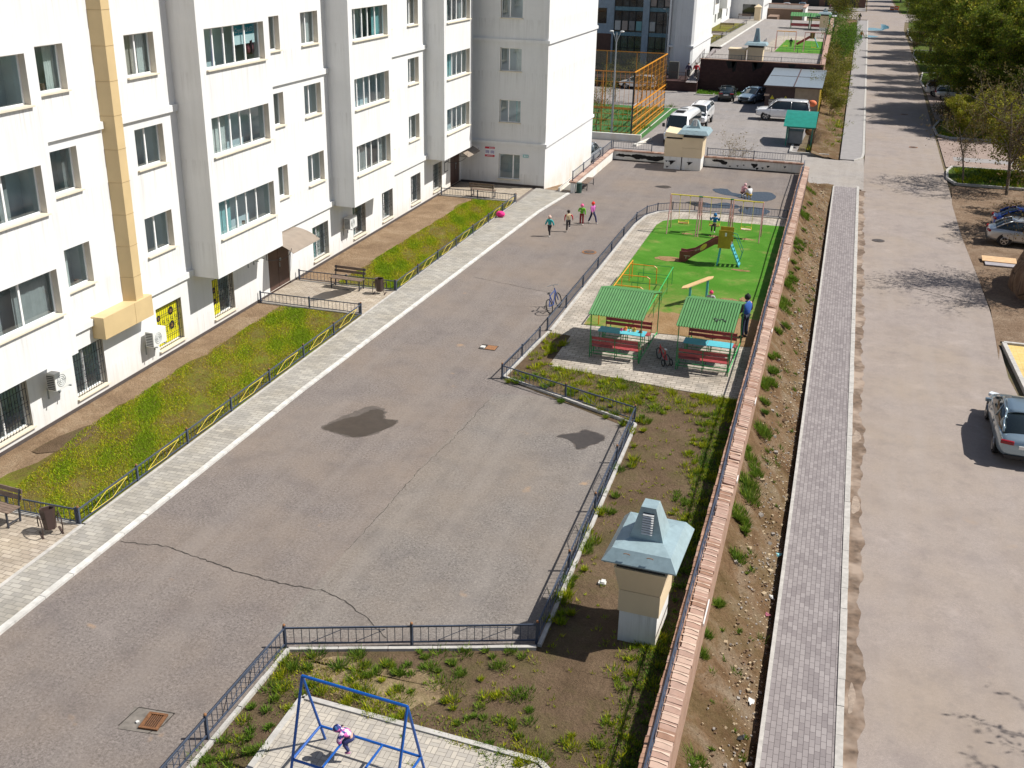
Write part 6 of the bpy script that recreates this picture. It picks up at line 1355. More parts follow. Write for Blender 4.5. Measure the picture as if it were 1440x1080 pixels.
for x,z,w_,c in((-7.2,-.62,.7,(.4,.38,.34)),(-7.2,-.88,.5,(.42,.4,.36)),(-7.9+.2,-.1,.5,(.55,.4,.3))): g=G();g.box(x,x+w_,112.45,112.47,z,z+.2);g.obj('notice_plate',plain('notice %.2f%.2f'%(x,z),c),kt,ko)
# green bin shelter
t=thing('bin_shelter','teal green sheet roof shelter over waste containers at the parking yard corner','shelter',(-3.2,94.0,SZ))
for x in(-1.05,1.0):
    for y in(-.1,3.6): g=G();g.box(x-.05,x+.05,y-.05,y+.05,0,1.75 if y<1 else 2.35);g.obj('post',M_tealgr,t)
g=G();vs=[]
for i in range(7):
    y=-.6+i*.8;z=1.66+.85*math.sin(min(1,i/4.2)*PI/2)-(.0 if i<5 else .1*(i-4))
    vs+=[(-1.35,y,z),(1.25,y,z),(1.25,y,z+.04),(-1.35,y,z+.04)]
g.add(vs,[f for i in range(6) for f in((i*4,i*4+4,i*4+5,i*4+1),(i*4+3,i*4+2,i*4+6,i*4+7),(i*4,i*4+3,i*4+7,i*4+4),(i*4+1,i*4+5,i*4+6,i*4+2))]+[(0,1,2,3),(27,26,25,24)]);rf=g.obj('roof',M_tealgr,t)
g=G();g.obox((.75,1.0,2.18),(.7,.35,.02),0,0,.5);g.obj('roof_patch',plain('patch grey',(.6,.65,.66)),rf)
g=G();g.box(-1.05,1.0,-.12,-.06,1.5,1.62);g.box(-1.1,-1.06,0,3.6,.2,1.9);g.obj('side_sheet',M_tealgr,t)
g=G();g.box(-.9,.25,.2,1.4,.15,1.15);g.box(-.95,.3,.15,1.45,1.15,1.22);tag(g.obj('waste_container',mat('grey plastic container',(.20,.22,.24),.5),bevel=.04),'grey waste container inside the teal green shelter','container',loc=(-3.2,94.0,SZ+.02))
g=G();g.sphere((0,0,.3),(.35,.3,.35),0,10,7);tag(g.obj('rubbish_heap',plain('orange sack',(.38,.14,.02)),smooth=True),'orange brown sack inside the teal green shelter','sack',loc=(-2.5,95.4,SZ+.8))
g=G();g.sphere((0,0,0),(.42,.25,.32),0,10,7);tag(g.obj('hoarding_ball',plain('orange disc',(.8,.2,.08)),smooth=True),'orange red round thing behind the white off road car','ball',loc=(-2.9,109.5,SZ+1.5))
# sports cage: orange frame
t=thing('sports_cage','tall orange framed sports cage over green turf beside the parking yard','sports cage',(-17.1,92.2,SZ));ct=(-17.1,92.2,SZ)
hT=5.45;y0,y1=92.2,109.0;X=-17.1
def cageface(name,P,L,nv,nlow,hi,base,solid):
    g=G()
    for i in range(nv+1): a=L*i/nv;g.bar(P(a,0),P(a,hi),.07,.07) if i%1==0 else None
    for z in(0.03,hi): g.bar(P(0,z),P(L,z),.08,.08)
    for z in nlow: g.bar(P(0,z),P(L,z),.07,.07)
    return g.obj(name,solid,t,ct)
cageface('side_frame',lambda a,z:(X,y0+a,SZ+z),y1-y0,8,(.6,1.2,1.85),hT,0,M_orange)
g=G();g.bar((X,y0,SZ+2.5),(X,y1,SZ+2.5),.1,.1);g.obj('kick_rail',M_orange,t,ct)
M_or2=mat('rust orange steel',(.55,.21,.03),.5)
g=G()
for i in range(34): g.tube((X+.02,y0+i*.5,SZ),(X+.02,y0+i*.5,SZ+hT),.016,n=4)
for i in range(6): g.bar((X+.02,y0,SZ+.3+.38*i),(X+.02,y1,SZ+.3+.38*i),.02,.03)
for i in range(5): g.bar((X+.02,y0,SZ+3.0+.5*i),(X+.02,y1,SZ+3.0+.5*i),.012,.015)
g.obj('side_mesh',mat('orange wire',(.50,.20,.02),.5),t,ct)
cageface('front_frame',lambda a,z:(X-a,y0,SZ+z),24,9,(2.4,),hT,0,M_or2)
cageface('back_frame',lambda a,z:(X-a,y1,SZ+z),24,8,(2.5,),hT,0,M_or2)
g=G()
for i in range(5): g.bar((X,y0+.02,SZ+.45+.5*i),(X-24,y0+.02,SZ+.45+.5*i),.04,.04)
for i in range(60): g.tube((X-i*.4,y0+.03,SZ),(X-i*.4,y0+.03,SZ+hT),.014,n=4)
g.obj('front_mesh',M_or2,t,ct)
for i in range(3):
    g=G();g.box(X-.06-i*6.3,X+.06-i*6.3,y0-.06,y0+.06,SZ,SZ+hT);g.obj('corner_post',M_dark,t,ct)
mm=bpy.data.materials.new('netting');mm.use_nodes=True;nt=mm.node_tree;b=nt.nodes['Principled BSDF'];b.inputs['Base Color'].default_value=(.30,.24,.21,1);b.inputs['Alpha'].default_value=.42
g=G();g.quad((X,y1-.03,SZ+2.55),(X-24,y1-.03,SZ+2.55),(X-24,y1-.03,SZ+hT),(X,y1-.03,SZ+hT));g.obj('back_net',mm,t,ct)
g=G();g.box(X-1.0,X-.95,97,97.05,SZ,SZ+1.9);g.box(X-1.0,X-.95,100,100.05,SZ,SZ+1.9);g.box(X-1.0,X-.95,97,100.05,SZ+1.9,SZ+1.97);tag(g.obj('goal_frame',M_frame),'white goal frame just inside the orange cage side','goal')
struct('court_turf',G().poly([(-42,91.2),(-16.2,91.2),(-15.9,111),(-42,111)],SZ+.012),M_turf2)
struct('court_line',G().poly([(-16.72,90.4),(-16.62,90.4),(-16.5,111),(-16.6,111)],SZ+.02),M_curbw)
g=G();g.box(-40,-15.95,90.6,90.85,-1.9,-1.1);g.prism([(-16.2,88.5),(-15.9,88.5),(-15.2,92),(-15.5,92)],-1.9,-1.5);struct('court_kerb',g,M_wall2)
# street lamps
def lamp(label,loc,h):
    t=thing('street_lamp',label,'street lamp',loc,0,'double armed street lamps');g=G();g.tube((0,0,0),(0,0,h*.62),.10,.08,10);g.tube((0,0,h*.62),(0,0,h),.07,.05,10);g.obj('pole',M_steel,t)
    for s in(-1,1):
        g=G();g.path([(0,0,h*.85),(0,0,h*.9),(s*.12,0,h*.95),(s*.34,0,h+.05)],.035,6);g.obj('arm',M_steel,t);g=G();g.sphere((s*.45,0,h+.1),(.2,.12,.07),0,8,5);g.obj('lamp_head',M_ac,t,smooth=True)
lamp('grey double armed street lamp in front of the orange sports cage',(-18.75,91.9,SZ),8.6)
lamp('grey double armed street lamp before the glazed dark facade',(-21.3,134.0,SZ),8.0)
# second apartment building: dark glazed front and white end block
t=thing('apartment_building','apartment block with dark glazed front behind the sports cage and a white rounded end block','building',(-20,140,SZ));bo=(-20,140,SZ)
M_blg=mat('blue grey render',(.42,.50,.56),.8);M_brn=mat('brown render',(.16,.085,.06),.8);yb=138.2
g=G();g.box(-45,-20.4,yb,yb+9,-1.7,20,0);g.box(-45,-28.9,yb-.02,yb-.001,-1.7,3.0,1);g.obj('wall',[M_blg,M_brn],t,bo)
for j,(xa,xb) in enumerate(((-28.55,-25.0),(-24.2,-20.75))):
    nz=8
    g=G();g.box(xa,xb,yb-.12,yb-.06,-1.5,19);f=g.obj('glazing',mat('dark curtain glass %d'%j,(.035,.05,.06),.12,var=.9,vscale=.9,spec=.7),t,bo)
    g=G()
    for i in range(5): x=xa+(xb-xa)*i/4;g.box(x-.05,x+.05,yb-.2,yb-.125,-1.5,19)
    for k in range(15):
        z=-1.5+k*1.45;g.box(xa,xb,yb-.19,yb-.13,z-.04,z+.04)
    g.obj('mullion',M_dark,f,bo)
    for k in range(7):
        z=3.0+k*2.95-.15;g=G();g.box(xa+.05,xb-.05,yb-.26,yb-.205,z,z+.45);g.obj('spandrel',mat('teal spandrel %d%d'%(j,k),(.16,.30,.36),.4,var=.2),f,bo)
    for i in range(4):
        for k in range(6):
            if WR.random()<.45:
                x=xa+(xb-xa)*i/4+.1;z=3.6+k*2.95-2.95*WR.choice((0,1)) if False else 3.5+k*2.95;g=G();g.box(x,x+(xb-xa)/4-.2,yb-.24,yb-.205,z,z+1.1);g.obj('curtain',WR.choice(M_cur),f,bo)
g=G();g.box(-25.0,-24.2,yb-.45,yb,-1.7,20);g.box(-20.75,-20.35,yb-.5,yb,-1.7,20);g.obj('pilaster',M_blg,t,bo)
for z in(4.2,7.2): g=G();g.box(-31.3,-29.6,yb-.05,yb-.02,z,z+1.8);g.obj('window',M_carglass,t,bo)
g=G();n=8;ring=[(-20.34,yb+2),(-20.34,yb-7.6),(-20.1,yb-7.9)]+[(-19.6+.9*math.sin(k*PI/14),yb-8.6+.6*(1-math.cos(k*PI/14))) for k in range(1)]+[(-17.75,yb-8.3),(-17.5,yb-8.0),(-17.6,yb+9)]
g.prism(ring,-1.7,20);g.obj('end_block',M_white,t,bo)
g=G();g.box(-20.4,-17.42,yb-8.4,yb+9.0,2.5,2.72);g.box(-20.4,-17.42,yb-8.4,yb+9.0,8.5,8.72);g.obj('moulding',M_white,t,bo)
g=G();g.box(-20.55,-20.345,yb-8.0,yb,-1.7,20);g.obj('fin',M_frame,t,bo)
g=G();g.box(-.55,.55,-.3,.3,0,1.9);tag(g.obj('metal_cabinet',mat('dark cabinet',(.09,.09,.08),.5)),'dark grey cabinet standing at the white end block foot','cabinet',loc=(-19.0,126.6,-.65))
# ramp podium with railings and steps
g=G();g.box(-46,-15.98,124.4,126,-1.75,-.62,0);g.box(-46,-15.98,126,137.9,-1.75,-.6,0);g.add([(-17.2,123.9,-.62),(-15.98,123.9,-.62),(-15.98,150,1.22),(-17.2,150,1.22)],[(0,1,2,3)],1)
tag(g.obj('podium_walkway',[M_dkbrick,M_walk]),'brown walled raised walkway in front of the glazed block','walkway')
lowfence('walkway_railing','brown railing along the raised walkway in front of the glazed block',[(-32,124.5,-.6),(-17.3,124.5,-.6)],h=.95,zb=-.6,cap=False,m=M_brown,post=3,pitch=.25)
lowfence('walkway_railing','brown sloping railing on the left of the two people on the ramp',[(-17.4,124.6,-.6),(-17.4,140,.55)],h=.95,zb=-.6,cap=False,m=M_brown,post=4,pitch=.3)
lowfence('walkway_railing','brown sloping railing beside the dark retaining wall top',[(-16.05,124.6,-.6),(-16.05,140,.55)],h=.95,zb=-.6,cap=False,m=M_brown,post=4,pitch=.3)
# third building wing facing the raised courtyard
t=thing('apartment_building','far white apartment wing with bays along the raised second courtyard','building',(-20,165,Z2));bo=(-20,165,Z2)
g=G();panel(g,'x',-21.2,147,212,Z2,22,[(a,a+1.5,Z2+.6,Z2+2.2) for a in(152,158,166,174,180,188,196)],room=0);g.box(-40,-21.5,147.2,230,-1.7,22)
for a in(150.5,168,184): g.box(-21.2,-19.9,a,a+5.5,Z2+2.6,22)
panel(g,'y',203,-21.2,-15.7,Z2,22,[(-19.2,-17.0,Z2+.4,Z2+2.4),(-19.2,-17.4,Z2+4.4,Z2+6)],depth=.2,room=0);g.quad((-15.7,203,-1.7),(-15.7,222,-1.7),(-15.7,222,22),(-15.7,203,22));g.obj('wall',M_white,t,bo)
for i,a in enumerate((152,158,166,174,180,188,196)): g=G();g.box(-21.46,-21.40,a,a+1.5,Z2+.6,Z2+2.2);g.obj('window',M_carglass,t,bo)
for xa,xb,za,zb_ in((-19.2,-17.0,.4,2.4),(-19.2,-17.4,4.4,6)): g=G();g.box(xa,xb,203.14,203.18,Z2+za,Z2+zb_);g.obj('window',M_carglass,t,bo)
for a in(150.5,168,184):
    for k in range(3): g=G();g.box(-19.95,-19.88,a+.5,a+4.8,Z2+4+k*3,Z2+5.4+k*3);g.obj('window',M_carglass,t,bo)
g=G();g.box(-.5,.5,-.5,.5,0,2.1);g.box(-.62,.62,-.62,.62,2.1,2.25);g.add([(-.6,-.6,2.25),(.6,-.6,2.25),(.6,.6,2.25),(-.6,.6,2.25),(0,0,2.7)],[(0,1,4),(1,2,4),(2,3,4),(3,0,4)]);tag(g.obj('ventilation_shaft',M_beige),'slim beige shaft beside the far white end block','vent shaft',loc=(-16.2,199,Z2))
for i,(x,y,lab) in enumerate(((-18.6,160,'far bench on the first lawn of the second courtyard'),(-18.9,177,'far bench on the second lawn of the second courtyard'),(-18.5,200,'far bench beside the distant end block'))):
    bench(lab,(x,y,Z2+.06),-.1,True,2.2,'benches of the second courtyard')
# far garages
t=thing('garage_row','long low brown garage block with dark doors at the far end','garage',(-14,305,SZ));g=G();g.box(-14,16,0,8,0,3.6);g.obj('wall',M_brn,t);g=G();g.box(-14.2,16.2,-.3,8.3,3.6,3.8);g.obj('roof',M_steel,t)
for i in range(6): g=G();g.box(-12+4.5*i,-9+4.5*i,-.06,-.01,0,2.7);g.obj('door',M_dark,t)
# right side furniture
t=thing('utility_pole','tapered concrete utility pole leaning right above the yellow green trees','pole',(14.95,107.3,-1.7));g=G();g.tube((0,0,0),(1.3,0,11),.20,.12,10);g.obj('shaft',M_concpole,t);g=G();g.tube((0.02,0,0),(.3,0,2.4),.21,.19,10);g.obj('whitewash',plain('whitewash',(.55,.55,.52)),t);g=G();g.box(.6,.68,-.05,.05,7.0,7.4);g.obj('plate',M_ac,t)
t=thing('blue_container','dark blue metal container standing under the pines behind the silver hatchback','container',(13.0,118.6,SZ));g=G();g.box(-1.3,1.6,-1.2,1.2,0,2.5);g.obj('body',mat('container blue',(.01,.07,.13),.5),t)
g=G()
for i in range(7): g.box(-1.25+.42*i,-1.15+.42*i,-1.24,-1.2,.1,2.4)
g.obj('rib',mat('container rib',(.012,.09,.16),.5),t)
t=thing('give_way_sign','white triangular give way sign with red edge at the side road','sign',(11.0,270,SZ));g=G();g.tube((0,0,0),(0,0,2.8),.05,n=6);g.obj('pole',M_steel,t);g=G();g.add([(-.6,-.06,3.5),(.6,-.06,3.5),(0,-.06,2.45),(-.6,-.03,3.5),(.6,-.03,3.5),(0,-.03,2.45)],[(0,2,1),(3,4,5),(0,1,4,3),(1,2,5,4),(2,0,3,5)]);g.obj('plate',plain('sign red',(.55,.03,.05)),t);g=G();g.add([(-.40,-.065,3.38),(.40,-.065,3.38),(0,-.065,2.68)],[(0,2,1)]);g.obj('sign_face',M_frame,t)
for i,x in enumerate((8.5,9.6)):
    t=thing('road_barrier',['orange barrier block near the far crossing, left one','orange barrier block near the far crossing, right one'][i],'barrier',(x,300+i*2,SZ));g=G();g.box(-.5,.5,-.3,.3,0,.9);g.obj('block',plain('barrier orange',(.75,.16,.03)),t,bevel=.1);g=G();g.box(-.35,.35,-.32,-.3,.4,.6);g.obj('stripe',M_frame,t)
# wooden planks and brown mound at the right edge
t=thing('plank_stack','pale orange planks lying on a grey board at the edge of the dirt lot','planks',(9.2,61.7,SZ+.01),-.03)
g=G();g.obox((0,.35,.13),(1.75,.85,.05),0,0,.08);g.obj('plank',mat('fresh planks',(.62,.40,.22),.7,var=.15,vscale=5),t);g=G();g.obox((.05,-.38,.05),(1.6,.65,.06));g.obj('board',mat('grey board',(.33,.31,.33),.7),t)
bm=bmesh.new();bmesh.ops.create_icosphere(bm,subdivisions=5,radius=1);rs=random.Random(3)
from mathutils import noise as mn
for v in bm.verts:
    c=v.co.copy();d=1+.22*mn.fractal(c*1.3,1,2,4)+.10*(mn.noise(Vector((c.x*3,c.y*3,c.z*.9)))) - .05*max(0,mn.noise(c*4)*2-.4);v.co=Vector((c.x*1.25*d,c.y*3.0*d,max(-.3,c.z*2.5*d)))
me=bpy.data.meshes.new('earth_mound');bm.to_mesh(me);me.polygons.foreach_set('use_smooth',[True]*len(me.polygons))
mt,ntm,bb,PP=base('cracked brown earth');bb.inputs['Roughness'].default_value=.95
vz=noise(ntm,mapped(ntm,PP,(2.2,2.2,.8)),1.6,6,.75,.8);cr=N(ntm,'ShaderNodeTexVoronoi');cr.feature='DISTANCE_TO_EDGE';cr.inputs['Scale'].default_value=1.1;ntm.links.new(mapped(ntm,PP,(1,1,.5)),cr.inputs['Vector'])
oc=mixc(ntm,ramp(ntm,cr.outputs['Distance'],[(.0,1.),(.035,0.)]),ramp(ntm,vz,[(.3,(.10,.055,.03)),(.5,(.20,.12,.07)),(.7,(.30,.20,.12))]),(.03,.017,.01));ntm.links.new(oc,bb.inputs['Base Color']);bump(ntm,bb,vz,.9,.15)
me.materials.append(mt);o=bpy.data.objects.new('earth_mound',me);col.objects.link(o);tag(o,'steep cracked brown earth mound at the right edge beyond the planks','mound',loc=(10.55,56.6,-1.7))

GC=[(.34,.24,.04),(.38,.33,.025),(.40,.40,.012),(.30,.38,.010),(.20,.30,.012)]
GY=[(.22,.28,.012),(.34,.36,.012),(.42,.40,.015),(.20,.28,.012)]
blades('bed_grass',[(-17.55,20.15),(-17.6,37.5),(-21.1,37.5),(-21.1,25),(-20.3,20.2)],125000,.045,.026,GC,3)
blades('far_bed_grass',[(-17.5,41.2),(-17.5,58.6),(-20.0,58.6),(-20.2,50),(-20.3,41.2)],95000,.05,.03,GC,4,z=.03)
GD=[(.11,.20,.02),(.16,.24,.025),(.20,.26,.03),(.08,.16,.02)]
blades('fence_weeds',[(-9.9,10),(-9.8,17),(-4.9,18.7),(-4.2,18.5),(-9.0,16.0),(-9.0,10)],6500,.10,.02,GD,5,clump=(110,.13))
blades('fence_weeds',[(-4.9,19),(-5.1,30.6),(-9.9,32.9),(-9.7,34.2),(-4.6,31.6),(-4.4,19)],9000,.12,.022,GD+GY,6,clump=(130,.14))
blades('patio_grass',[(-9.9,10),(-9.85,16.9),(-8.3,17.1),(-8.7,16.3),(-3.3,15.9),(-3.3,15.0),(-9.0,15.9),(-9.0,10)],24000,.05,.022,GD+GY+[(.34,.27,.10)],31)
blades('wall_foot_weeds',[(-2.02,8),(-2.08,34),(-2.75,34),(-2.65,8)],26000,.06,.022,GD,32)
blades('shelter_weeds',[(-9.7,33.5),(-5.4,31.6),(-3.0,33.0),(-2.4,34.0),(-8.8,34.9)],9000,.045,.024,GY+GD,33)
blades('wall_weeds',[(-2.0,9),(-2.0,34),(-3.2,34),(-3.0,9)],20000,.08,.022,GD+GY,7,clump=(330,.16))
blades('bed_weeds',[(-9.8,33.6),(-9.7,38),(-9.0,38),(-8.8,34.8),(-2.2,34.0),(-2.2,31.5),(-6,32.4)],9000,.10,.024,GY,8,clump=(140,.17))
blades('bed_weeds',[(-4.8,19.2),(-5,30.6),(-2.2,33),(-2.2,10),(-8,15.9)],4500,.05,.02,GY,9,clump=(330,.08))
blades('patio_weeds',[(-10,9),(-9.9,16.9),(-6,18),(-3.2,16.5),(-3.4,14.9),(-8.9,15.9),(-9.1,9)],13000,.08,.02,GD+GY,10,clump=(120,.17))
blades('bank_weeds',[(wxo(18)+.02,10),(wxo(50),72),(-1.2,72),(-1.0,10)],24000,.14,.024,GD,11,clump=(75,.22),zf=lambda x,y:-1.0+.5*np.clip((y-16)/14,0,1)-.75*(x+1.5))
blades('bank_weeds',[(-1.2,12),(-1.1,72),(-.2,72),(-.2,12)],2500,.10,.025,GD,12,clump=(70,.08),zf=lambda x,y:-1.9+(.92+.5*np.clip((y-16)/14,0,1))*np.clip((.06-x)/1.55,0,1)**1.15)
blades('far_bank_grass',[(-1.9,92),(-2.3,110),(-1.6,128),(-2.6,200),(0,250),(.2,128),(.1,92)],16000,.25,.06,GD+GY,13,clump=(260,.7),z=-1.72)
blades('court_grass',[(-30,88),(-16.6,90.2),(-16.3,112),(-30,112)],4000,.22,.06,GD,14,clump=(60,.8),z=-1.67)
for k,pl in enumerate(([(8.6,83),(20,83),(20,89),(8.7,89)],[(8.5,104),(20,103.8),(20,114),(9.3,113)])):
    blades('verge_grass',pl,14000,.22,.06,GD+GY,15+k,z=-1.62)
def tree_mesh(seed,h,trunk_r,spread,levels=3,nb=(7,5,4),leafn=9000,leaf=.16,cols=GD,kind='broad',crown0=.3,drop=.0,clumpr=.5,barkm=None,leafshape=1.):
    rr=random.Random(seed);g=G();tips=[]
    def br(p,d,L,r,lv):
        n=4;q=p;dd=d.copy()
        for i in range(n):
            dd=(dd+Vector((rr.uniform(-.22,.22),rr.uniform(-.22,.22),rr.uniform(-.1,.16)-drop*lv*.25))).normalized();e=q+dd*L/n
            g.tube(q,e,r*(1-i/n*.55),r*(1-(i+1)/n*.55),6 if lv==0 else 4,cap=False)
            if lv<levels and (i>0 or lv>0):
                for _ in range(max(1,nb[lv]//3)):
                    a=rr.uniform(0,2*PI);s=dd.cross(Vector((math.cos(a),math.sin(a),.3))).normalized();nd=(dd*.55+s*rr.uniform(.6,1.0)*spread).normalized()
                    br(q.lerp(e,rr.random()),nd,L*rr.uniform(.42,.66),r*.5*(1-i/n*.4),lv+1)
            q=e
            if lv>=levels-1: tips.append(tuple(q))
        tips.append(tuple(q))
    if kind=='broad':
        br(Vector((0,0,-.1)),Vector((rr.uniform(-.1,.1),rr.uniform(-.1,.1),1)),h*.85,trunk_r,0)
    else:
        lean=Vector((rr.uniform(-.04,.04),rr.uniform(-.04,.04),1));g.tube((0,0,-.1),lean*h,trunk_r,trunk_r*.15,7,cap=False)
        z=h*crown0
        while z<h*.98:
            L=spread*h*(.26*(1-(z/h-crown0)/(1-crown0))**.75+.03)*rr.uniform(.6,1.2)
            for k in range(rr.choice((3,4,5))):
                a=rr.uniform(0,2*PI);p=lean*z;e=p+Vector((math.cos(a)*L,math.sin(a)*L,rr.uniform(-.1,.35)*L));g.tube(p,e,trunk_r*.22*(1-z/h)+.015,.012,4,cap=False)
                m_=max(2,int(L/.35))
                for i in range(1,m_+1):
                    q=p.lerp(e,i/m_);tips.append(tuple(q))
                    s=Vector((-math.sin(a),math.cos(a),.1))*rr.choice((-1,1))*L*.28*rr.random();g.tube(q,q+s,.014,.006,3,cap=False);tips.append(tuple(q+s))
            z+=rr.uniform(.022,.05)*h
    rs=np.random.RandomState(seed);T=np.array(tips);idx=rs.randint(0,len(T),leafn)
    P=T[idx]+rs.normal(0,clumpr*.5,(leafn,3))*np.array([1,1,.7]);P[:,2]=np.maximum(P[:,2],.3)
    u=rs.normal(0,1,(leafn,3));u/=np.linalg.norm(u,axis=1,keepdims=True);w=np.cross(u,rs.normal(0,1,(leafn,3)));w/=np.linalg.norm(w,axis=1,keepdims=True)
    s=(leaf*rs.uniform(.5,1.3,leafn))[:,None];sw=s*.5*leafshape
    v=np.stack([P-u*s*.5,P+w*sw*.5,P+u*s*.5,P-w*sw*.5],1)
    me=bpy.data.meshes.new('trunk');me.from_pydata(g.v,[],g.f);me.materials.append(barkm or M_bark);me.polygons.foreach_set('use_smooth',[True]*len(me.polygons));me.update()
    shade=rs.rand(len(T))[idx]*2.4-1.2
    return me,meshcards('crown',v,4,cols,rs,M_leaf,shade,link=False)
def place(kind,meshes,loc,rz,label,group,scale=1,cat='tree'):
    t=thing(kind,label,cat,loc,rz,group);t.scale=(scale,)*3
    for nm,me in zip(('trunk','crown'),meshes):
        o=bpy.data.objects.new(nm,me);col.objects.link(o);o.parent=t
    return t
PC=[(.06,.105,.010),(.11,.17,.012),(.17,.23,.015),(.28,.30,.02),(.13,.12,.02)]  # needle palette with tones raised so the crowns look sunlit by colour
pines=[tree_mesh(31+i,12.5,.2,1.15,leafn=30000,leaf=.30,cols=PC,kind='pine',crown0=.27+.05*i,clumpr=.55,leafshape=.45) for i in range(3)]
rp=random.Random(4);G_='dark evergreens lining the right side of the road'
spots=[(11.2,113.5,1.0),(14.8,109.5,1.05),(12.9,112.6,.9),(20.2,109,1.1),(16.2,120.5,1.1),(11.8,124.5,.95),(17.5,112,1.0),(10.9,121,.95),(13.5,118,1.05),(10.6,138.5,1.05),(13.6,134,1.1),(10.9,151,1.05),(14.5,146,1.15),(18.5,128,1.15),(22,118,1.1),(25.5,125,1.1),(20.5,142,1.2),(11.2,176,1.05),(14.5,166,1.2),(18.5,162,1.25),(23,155,1.2),(11.8,186,1.1),(15.8,182,1.2),(20,180,1.25),(27,142,1.2),(11.4,212,1.05),(14.5,203,1.25),(19.5,205,1.3),(12.2,228,1.1),(16,224,1.3),(25,195,1.3),(30,172,1.3),(22,230,1.4),(28,220,1.4),(32,240,1.5),(13.8,300,1.3),(19,296,1.4),(12.5,318,1.2),(26,300,1.5),(11.6,340,1.2),(17,345,1.5),(34,205,1.4),(36,260,1.5)]
rows=['nearest the silver and white cars','behind the blue container','beside the second paved bay','along the middle of the road','beyond the far road puddles','beyond the side road crossing']
for i,(x,y,s) in enumerate(spots):
    zone='in front row by the parked white cars' if y<114 else 'behind the parked white cars' if y<131 else 'beside the second paved bay' if y<160 else 'along the middle stretch of the road' if y<195 else 'near the blue road puddles' if y<262 else 'beyond the side road'
    side='at the road edge' if x<12.6 else 'in the second row' if x<16.6 else 'deep in the grove'
    place('pine_tree',pines[i%3],(x,y,-1.7),rp.uniform(0,6),'dark evergreen %s, %s'%(side,zone),G_,s*.92*rp.uniform(.94,1.05))
YC=[(.27,.27,.02),(.34,.32,.03),(.20,.26,.02),(.38,.32,.04)]
bud=[tree_mesh(51,6.2,.10,1.1,leafn=15000,leaf=.20,cols=YC,crown0=.2,clumpr=.34,barkm=M_barkl,nb=(9,6,4)),tree_mesh(52,5.4,.09,1.3,leafn=18000,leaf=.21,cols=YC,clumpr=.42,barkm=M_barkl,nb=(9,7,4)),tree_mesh(53,5.6,.08,1.1,leafn=1500,leaf=.15,cols=[(.14,.09,.03),(.12,.12,.03),(.17,.12,.03)],clumpr=.4,nb=(8,6,4))]
place('budding_tree',bud[0],(16.8,117.5,-1.7),1.2,'tall yellow twiggy tree among the evergreens left of the concrete pole','budding yellow green trees on the right kerb islands',1.75)
place('budding_tree',bud[1],(19.6,111.0,-1.7),3.2,'tall yellow twiggy tree among the evergreens at the right edge','budding yellow green trees on the right kerb islands',1.6)
GB='budding yellow green trees on the right kerb islands'
place('budding_tree',bud[2],(8.95,83.2,-1.6),1.0,'thin brown budding tree with forked trunk at the tip of the grass island',GB,.86)
place('budding_tree',bud[1],(10.9,105.2,-1.6),2.0,'spreading yellow green tree at the kerb of the farther island',GB,.62)
place('budding_tree',bud[0],(12.9,104.6,-1.6),2.9,'yellow green tree left of the leaning concrete pole',GB,.62)
place('budding_tree',bud[1],(16.4,104.4,-1.6),4.4,'yellow green tree right behind the leaning concrete pole',GB,.68)
place('budding_tree',bud[0],(13.9,85.2,-1.6),.5,'yellow green tree on the near grass island at the right edge',GB,.92)
place('budding_tree',bud[1],(15.2,87.2,-1.6),1.5,'dense yellow green tree filling the right edge above the grass island',GB,.95)
place('budding_tree',bud[0],(12.4,70.8,-1.7),3.6,'yellow green tree overhanging the blue and silver cars',GB,.9)
place('budding_tree',bud[1],(14.2,74.6,-1.7),5.3,'broad yellow green tree behind the blue car',GB,1.0)
thk=tree_mesh(54,2.6,.05,1.5,leafn=2600,leaf=.16,cols=[(.10,.065,.03),(.13,.10,.03),(.09,.09,.02)],clumpr=.3,nb=(9,8,4))
place('thicket',thk,(9.2,109.6,-1.6),1,'low brown twiggy thicket at the island edge by the silver car','low thickets',.95,'shrub')
place('thicket',thk,(9.6,131.8,-1.65),2,'low brown thicket on the kerb below the pines','low thickets',.9,'shrub')
place('thicket',thk,(9.7,190,-1.65),3,'low brown thicket beside the far kerb island','low thickets',1.2,'shrub')
tw=tree_mesh(60,9.2,.15,.85,leafn=16000,leaf=.16,cols=[(.12,.07,.03),(.15,.11,.03)],clumpr=.42,nb=(12,9,6))
place('poplar_tree',tw,(15.2,58.6,-1.7),1.1,'twiggy budding tree just beyond the right edge behind the brown mound',None,.85)
tw2=tree_mesh(61,8.4,.15,1.2,leafn=5000,leaf=.2,cols=[(.10,.07,.03),(.10,.12,.03)],clumpr=.3,nb=(9,7,5),leafshape=.7)
place('poplar_tree',tw2,(12.9,23.2,-1.7),.4,'bare twiggy tree beyond the lower right corner casting shadows on the road',None,1.0)
place('poplar_tree',tree_mesh(62,7.6,.12,1.2,leafn=6000,leaf=.16,cols=[(.12,.08,.03),(.13,.12,.03)],clumpr=.3,nb=(10,8,5)),(11.6,80.6,-1.7),2.2,'leaning budding tree casting a branch shadow across the road',None,1.0)
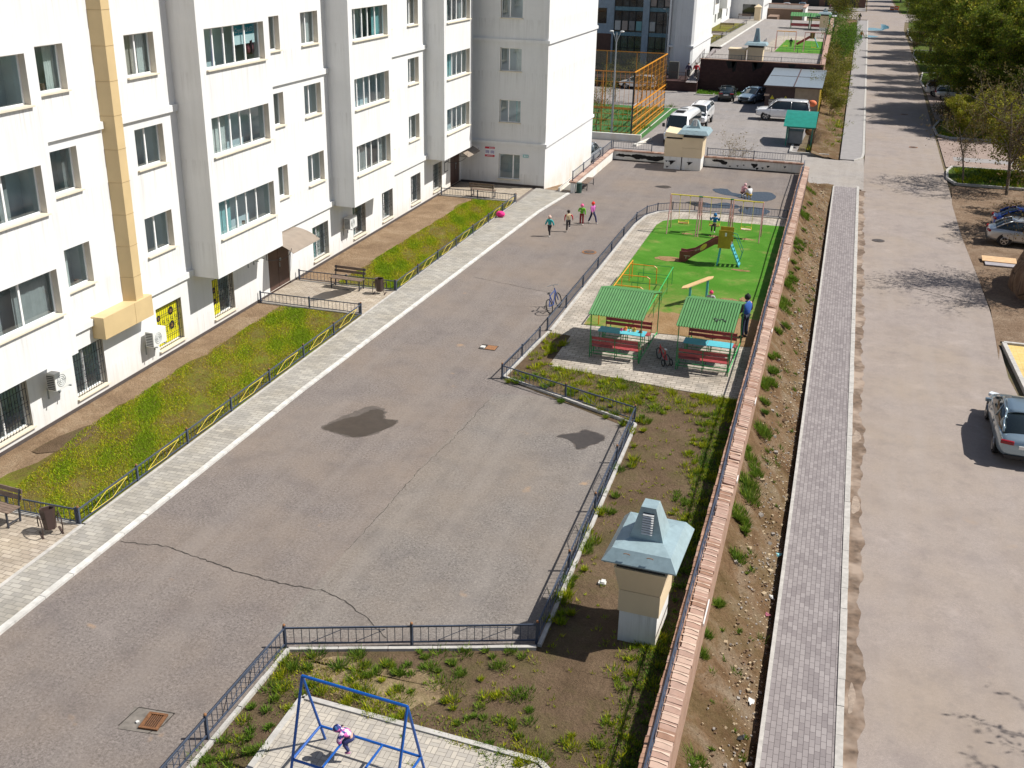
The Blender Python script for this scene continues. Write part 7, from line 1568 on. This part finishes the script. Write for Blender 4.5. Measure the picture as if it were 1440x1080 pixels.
# green willows and bushes on the strip beyond the driveway
GW=[(.07,.16,.012),(.10,.21,.015),(.14,.23,.02),(.06,.12,.01)]
w1=tree_mesh(71,4.4,.06,1.0,leafn=5000,leaf=.17,cols=GW,clumpr=.38,nb=(10,8,4));w2=tree_mesh(72,3.4,.05,1.0,leafn=3600,leaf=.15,cols=[(.18,.17,.02),(.22,.2,.03),(.13,.15,.02)],clumpr=.34,nb=(10,8,4))
for i,(x,y,me,s,lab) in enumerate(((-.9,158,w1,1.0,'bright green bush beside the far pavement, nearest of the row'),(-.7,168,w1,1.15,'bright green bush beside the far pavement, middle of the row'),(-.8,180,w1,1.0,'bright green bush beside the far pavement, end of the row'),(-1.2,118,w2,.95,'yellow green bush at the corner of the garage kiosk'),(-1.6,124.5,w2,1.0,'yellow green bush behind the garage kiosk'),(-1.3,112.6,w2,.72,'small yellow bush in front of the kiosk side wall'),(-1.5,133,w2,1.1,'yellow green bush under the far brick wall'),(-1.8,145,w2,1.0,'olive bush halfway along the far brick wall'),(-1.6,240,w2,1.9,'brown grey bush at the street corner far ahead'),(-3.6,246,w2,1.8,'grey brown bush beside the far parked cars'))):
    place('bush',me,(x,y,-1.75),i*1.3,lab,'bushes between the pavement and the walls',s,'bush')
dry=tree_mesh(73,2.6,.03,.8,leafn=260,leaf=.1,cols=[(.22,.17,.06)],clumpr=.15,nb=(9,7,4),barkm=M_barkl)
for i,(x,y,s,lab) in enumerate(((-7.3,78.6,1.15,'straw coloured leafless sapling behind the parapet railing'),(-9.9,77.8,.8,'thin dry sapling right behind the blue roofed far shaft'),(-6.5,79.2,.9,'second straw coloured sapling above the parapet'))):
    place('sapling',dry,(x,y,-1.7),i*2,lab,'dry saplings behind the parapet',s,'sapling')
sap=tree_mesh(74,3.6,.05,.9,leafn=1200,leaf=.12,cols=[(.24,.22,.03),(.17,.18,.03)],clumpr=.25,nb=(9,7,4))
for i,(x,y,s,lab) in enumerate(((-20.3,93.2,1.05,'yellowish sapling in front of the orange cage beside the lamp post'),(-20.2,112.5,1.1,'thin yellow sapling seen through the orange cage'),(-22.8,112.8,1.0,'thin yellow sapling left behind the orange cage'))):
    place('sapling',sap,(x,y,-1.7),i*2,lab,'young yellow trees around the cage',s,'sapling')
br=tree_mesh(75,1.5,.03,1.3,leafn=10,leaf=.05,cols=[(.1,.07,.04)],clumpr=.1,nb=(12,9,6),barkm=mat('dry twigs',(.14,.095,.065),.95))
place('brush_pile',br,(-2.0,94.6,-1.9),1,'heap of dry brown brushwood beside the green bin shelter',None,1.15,'brushwood')
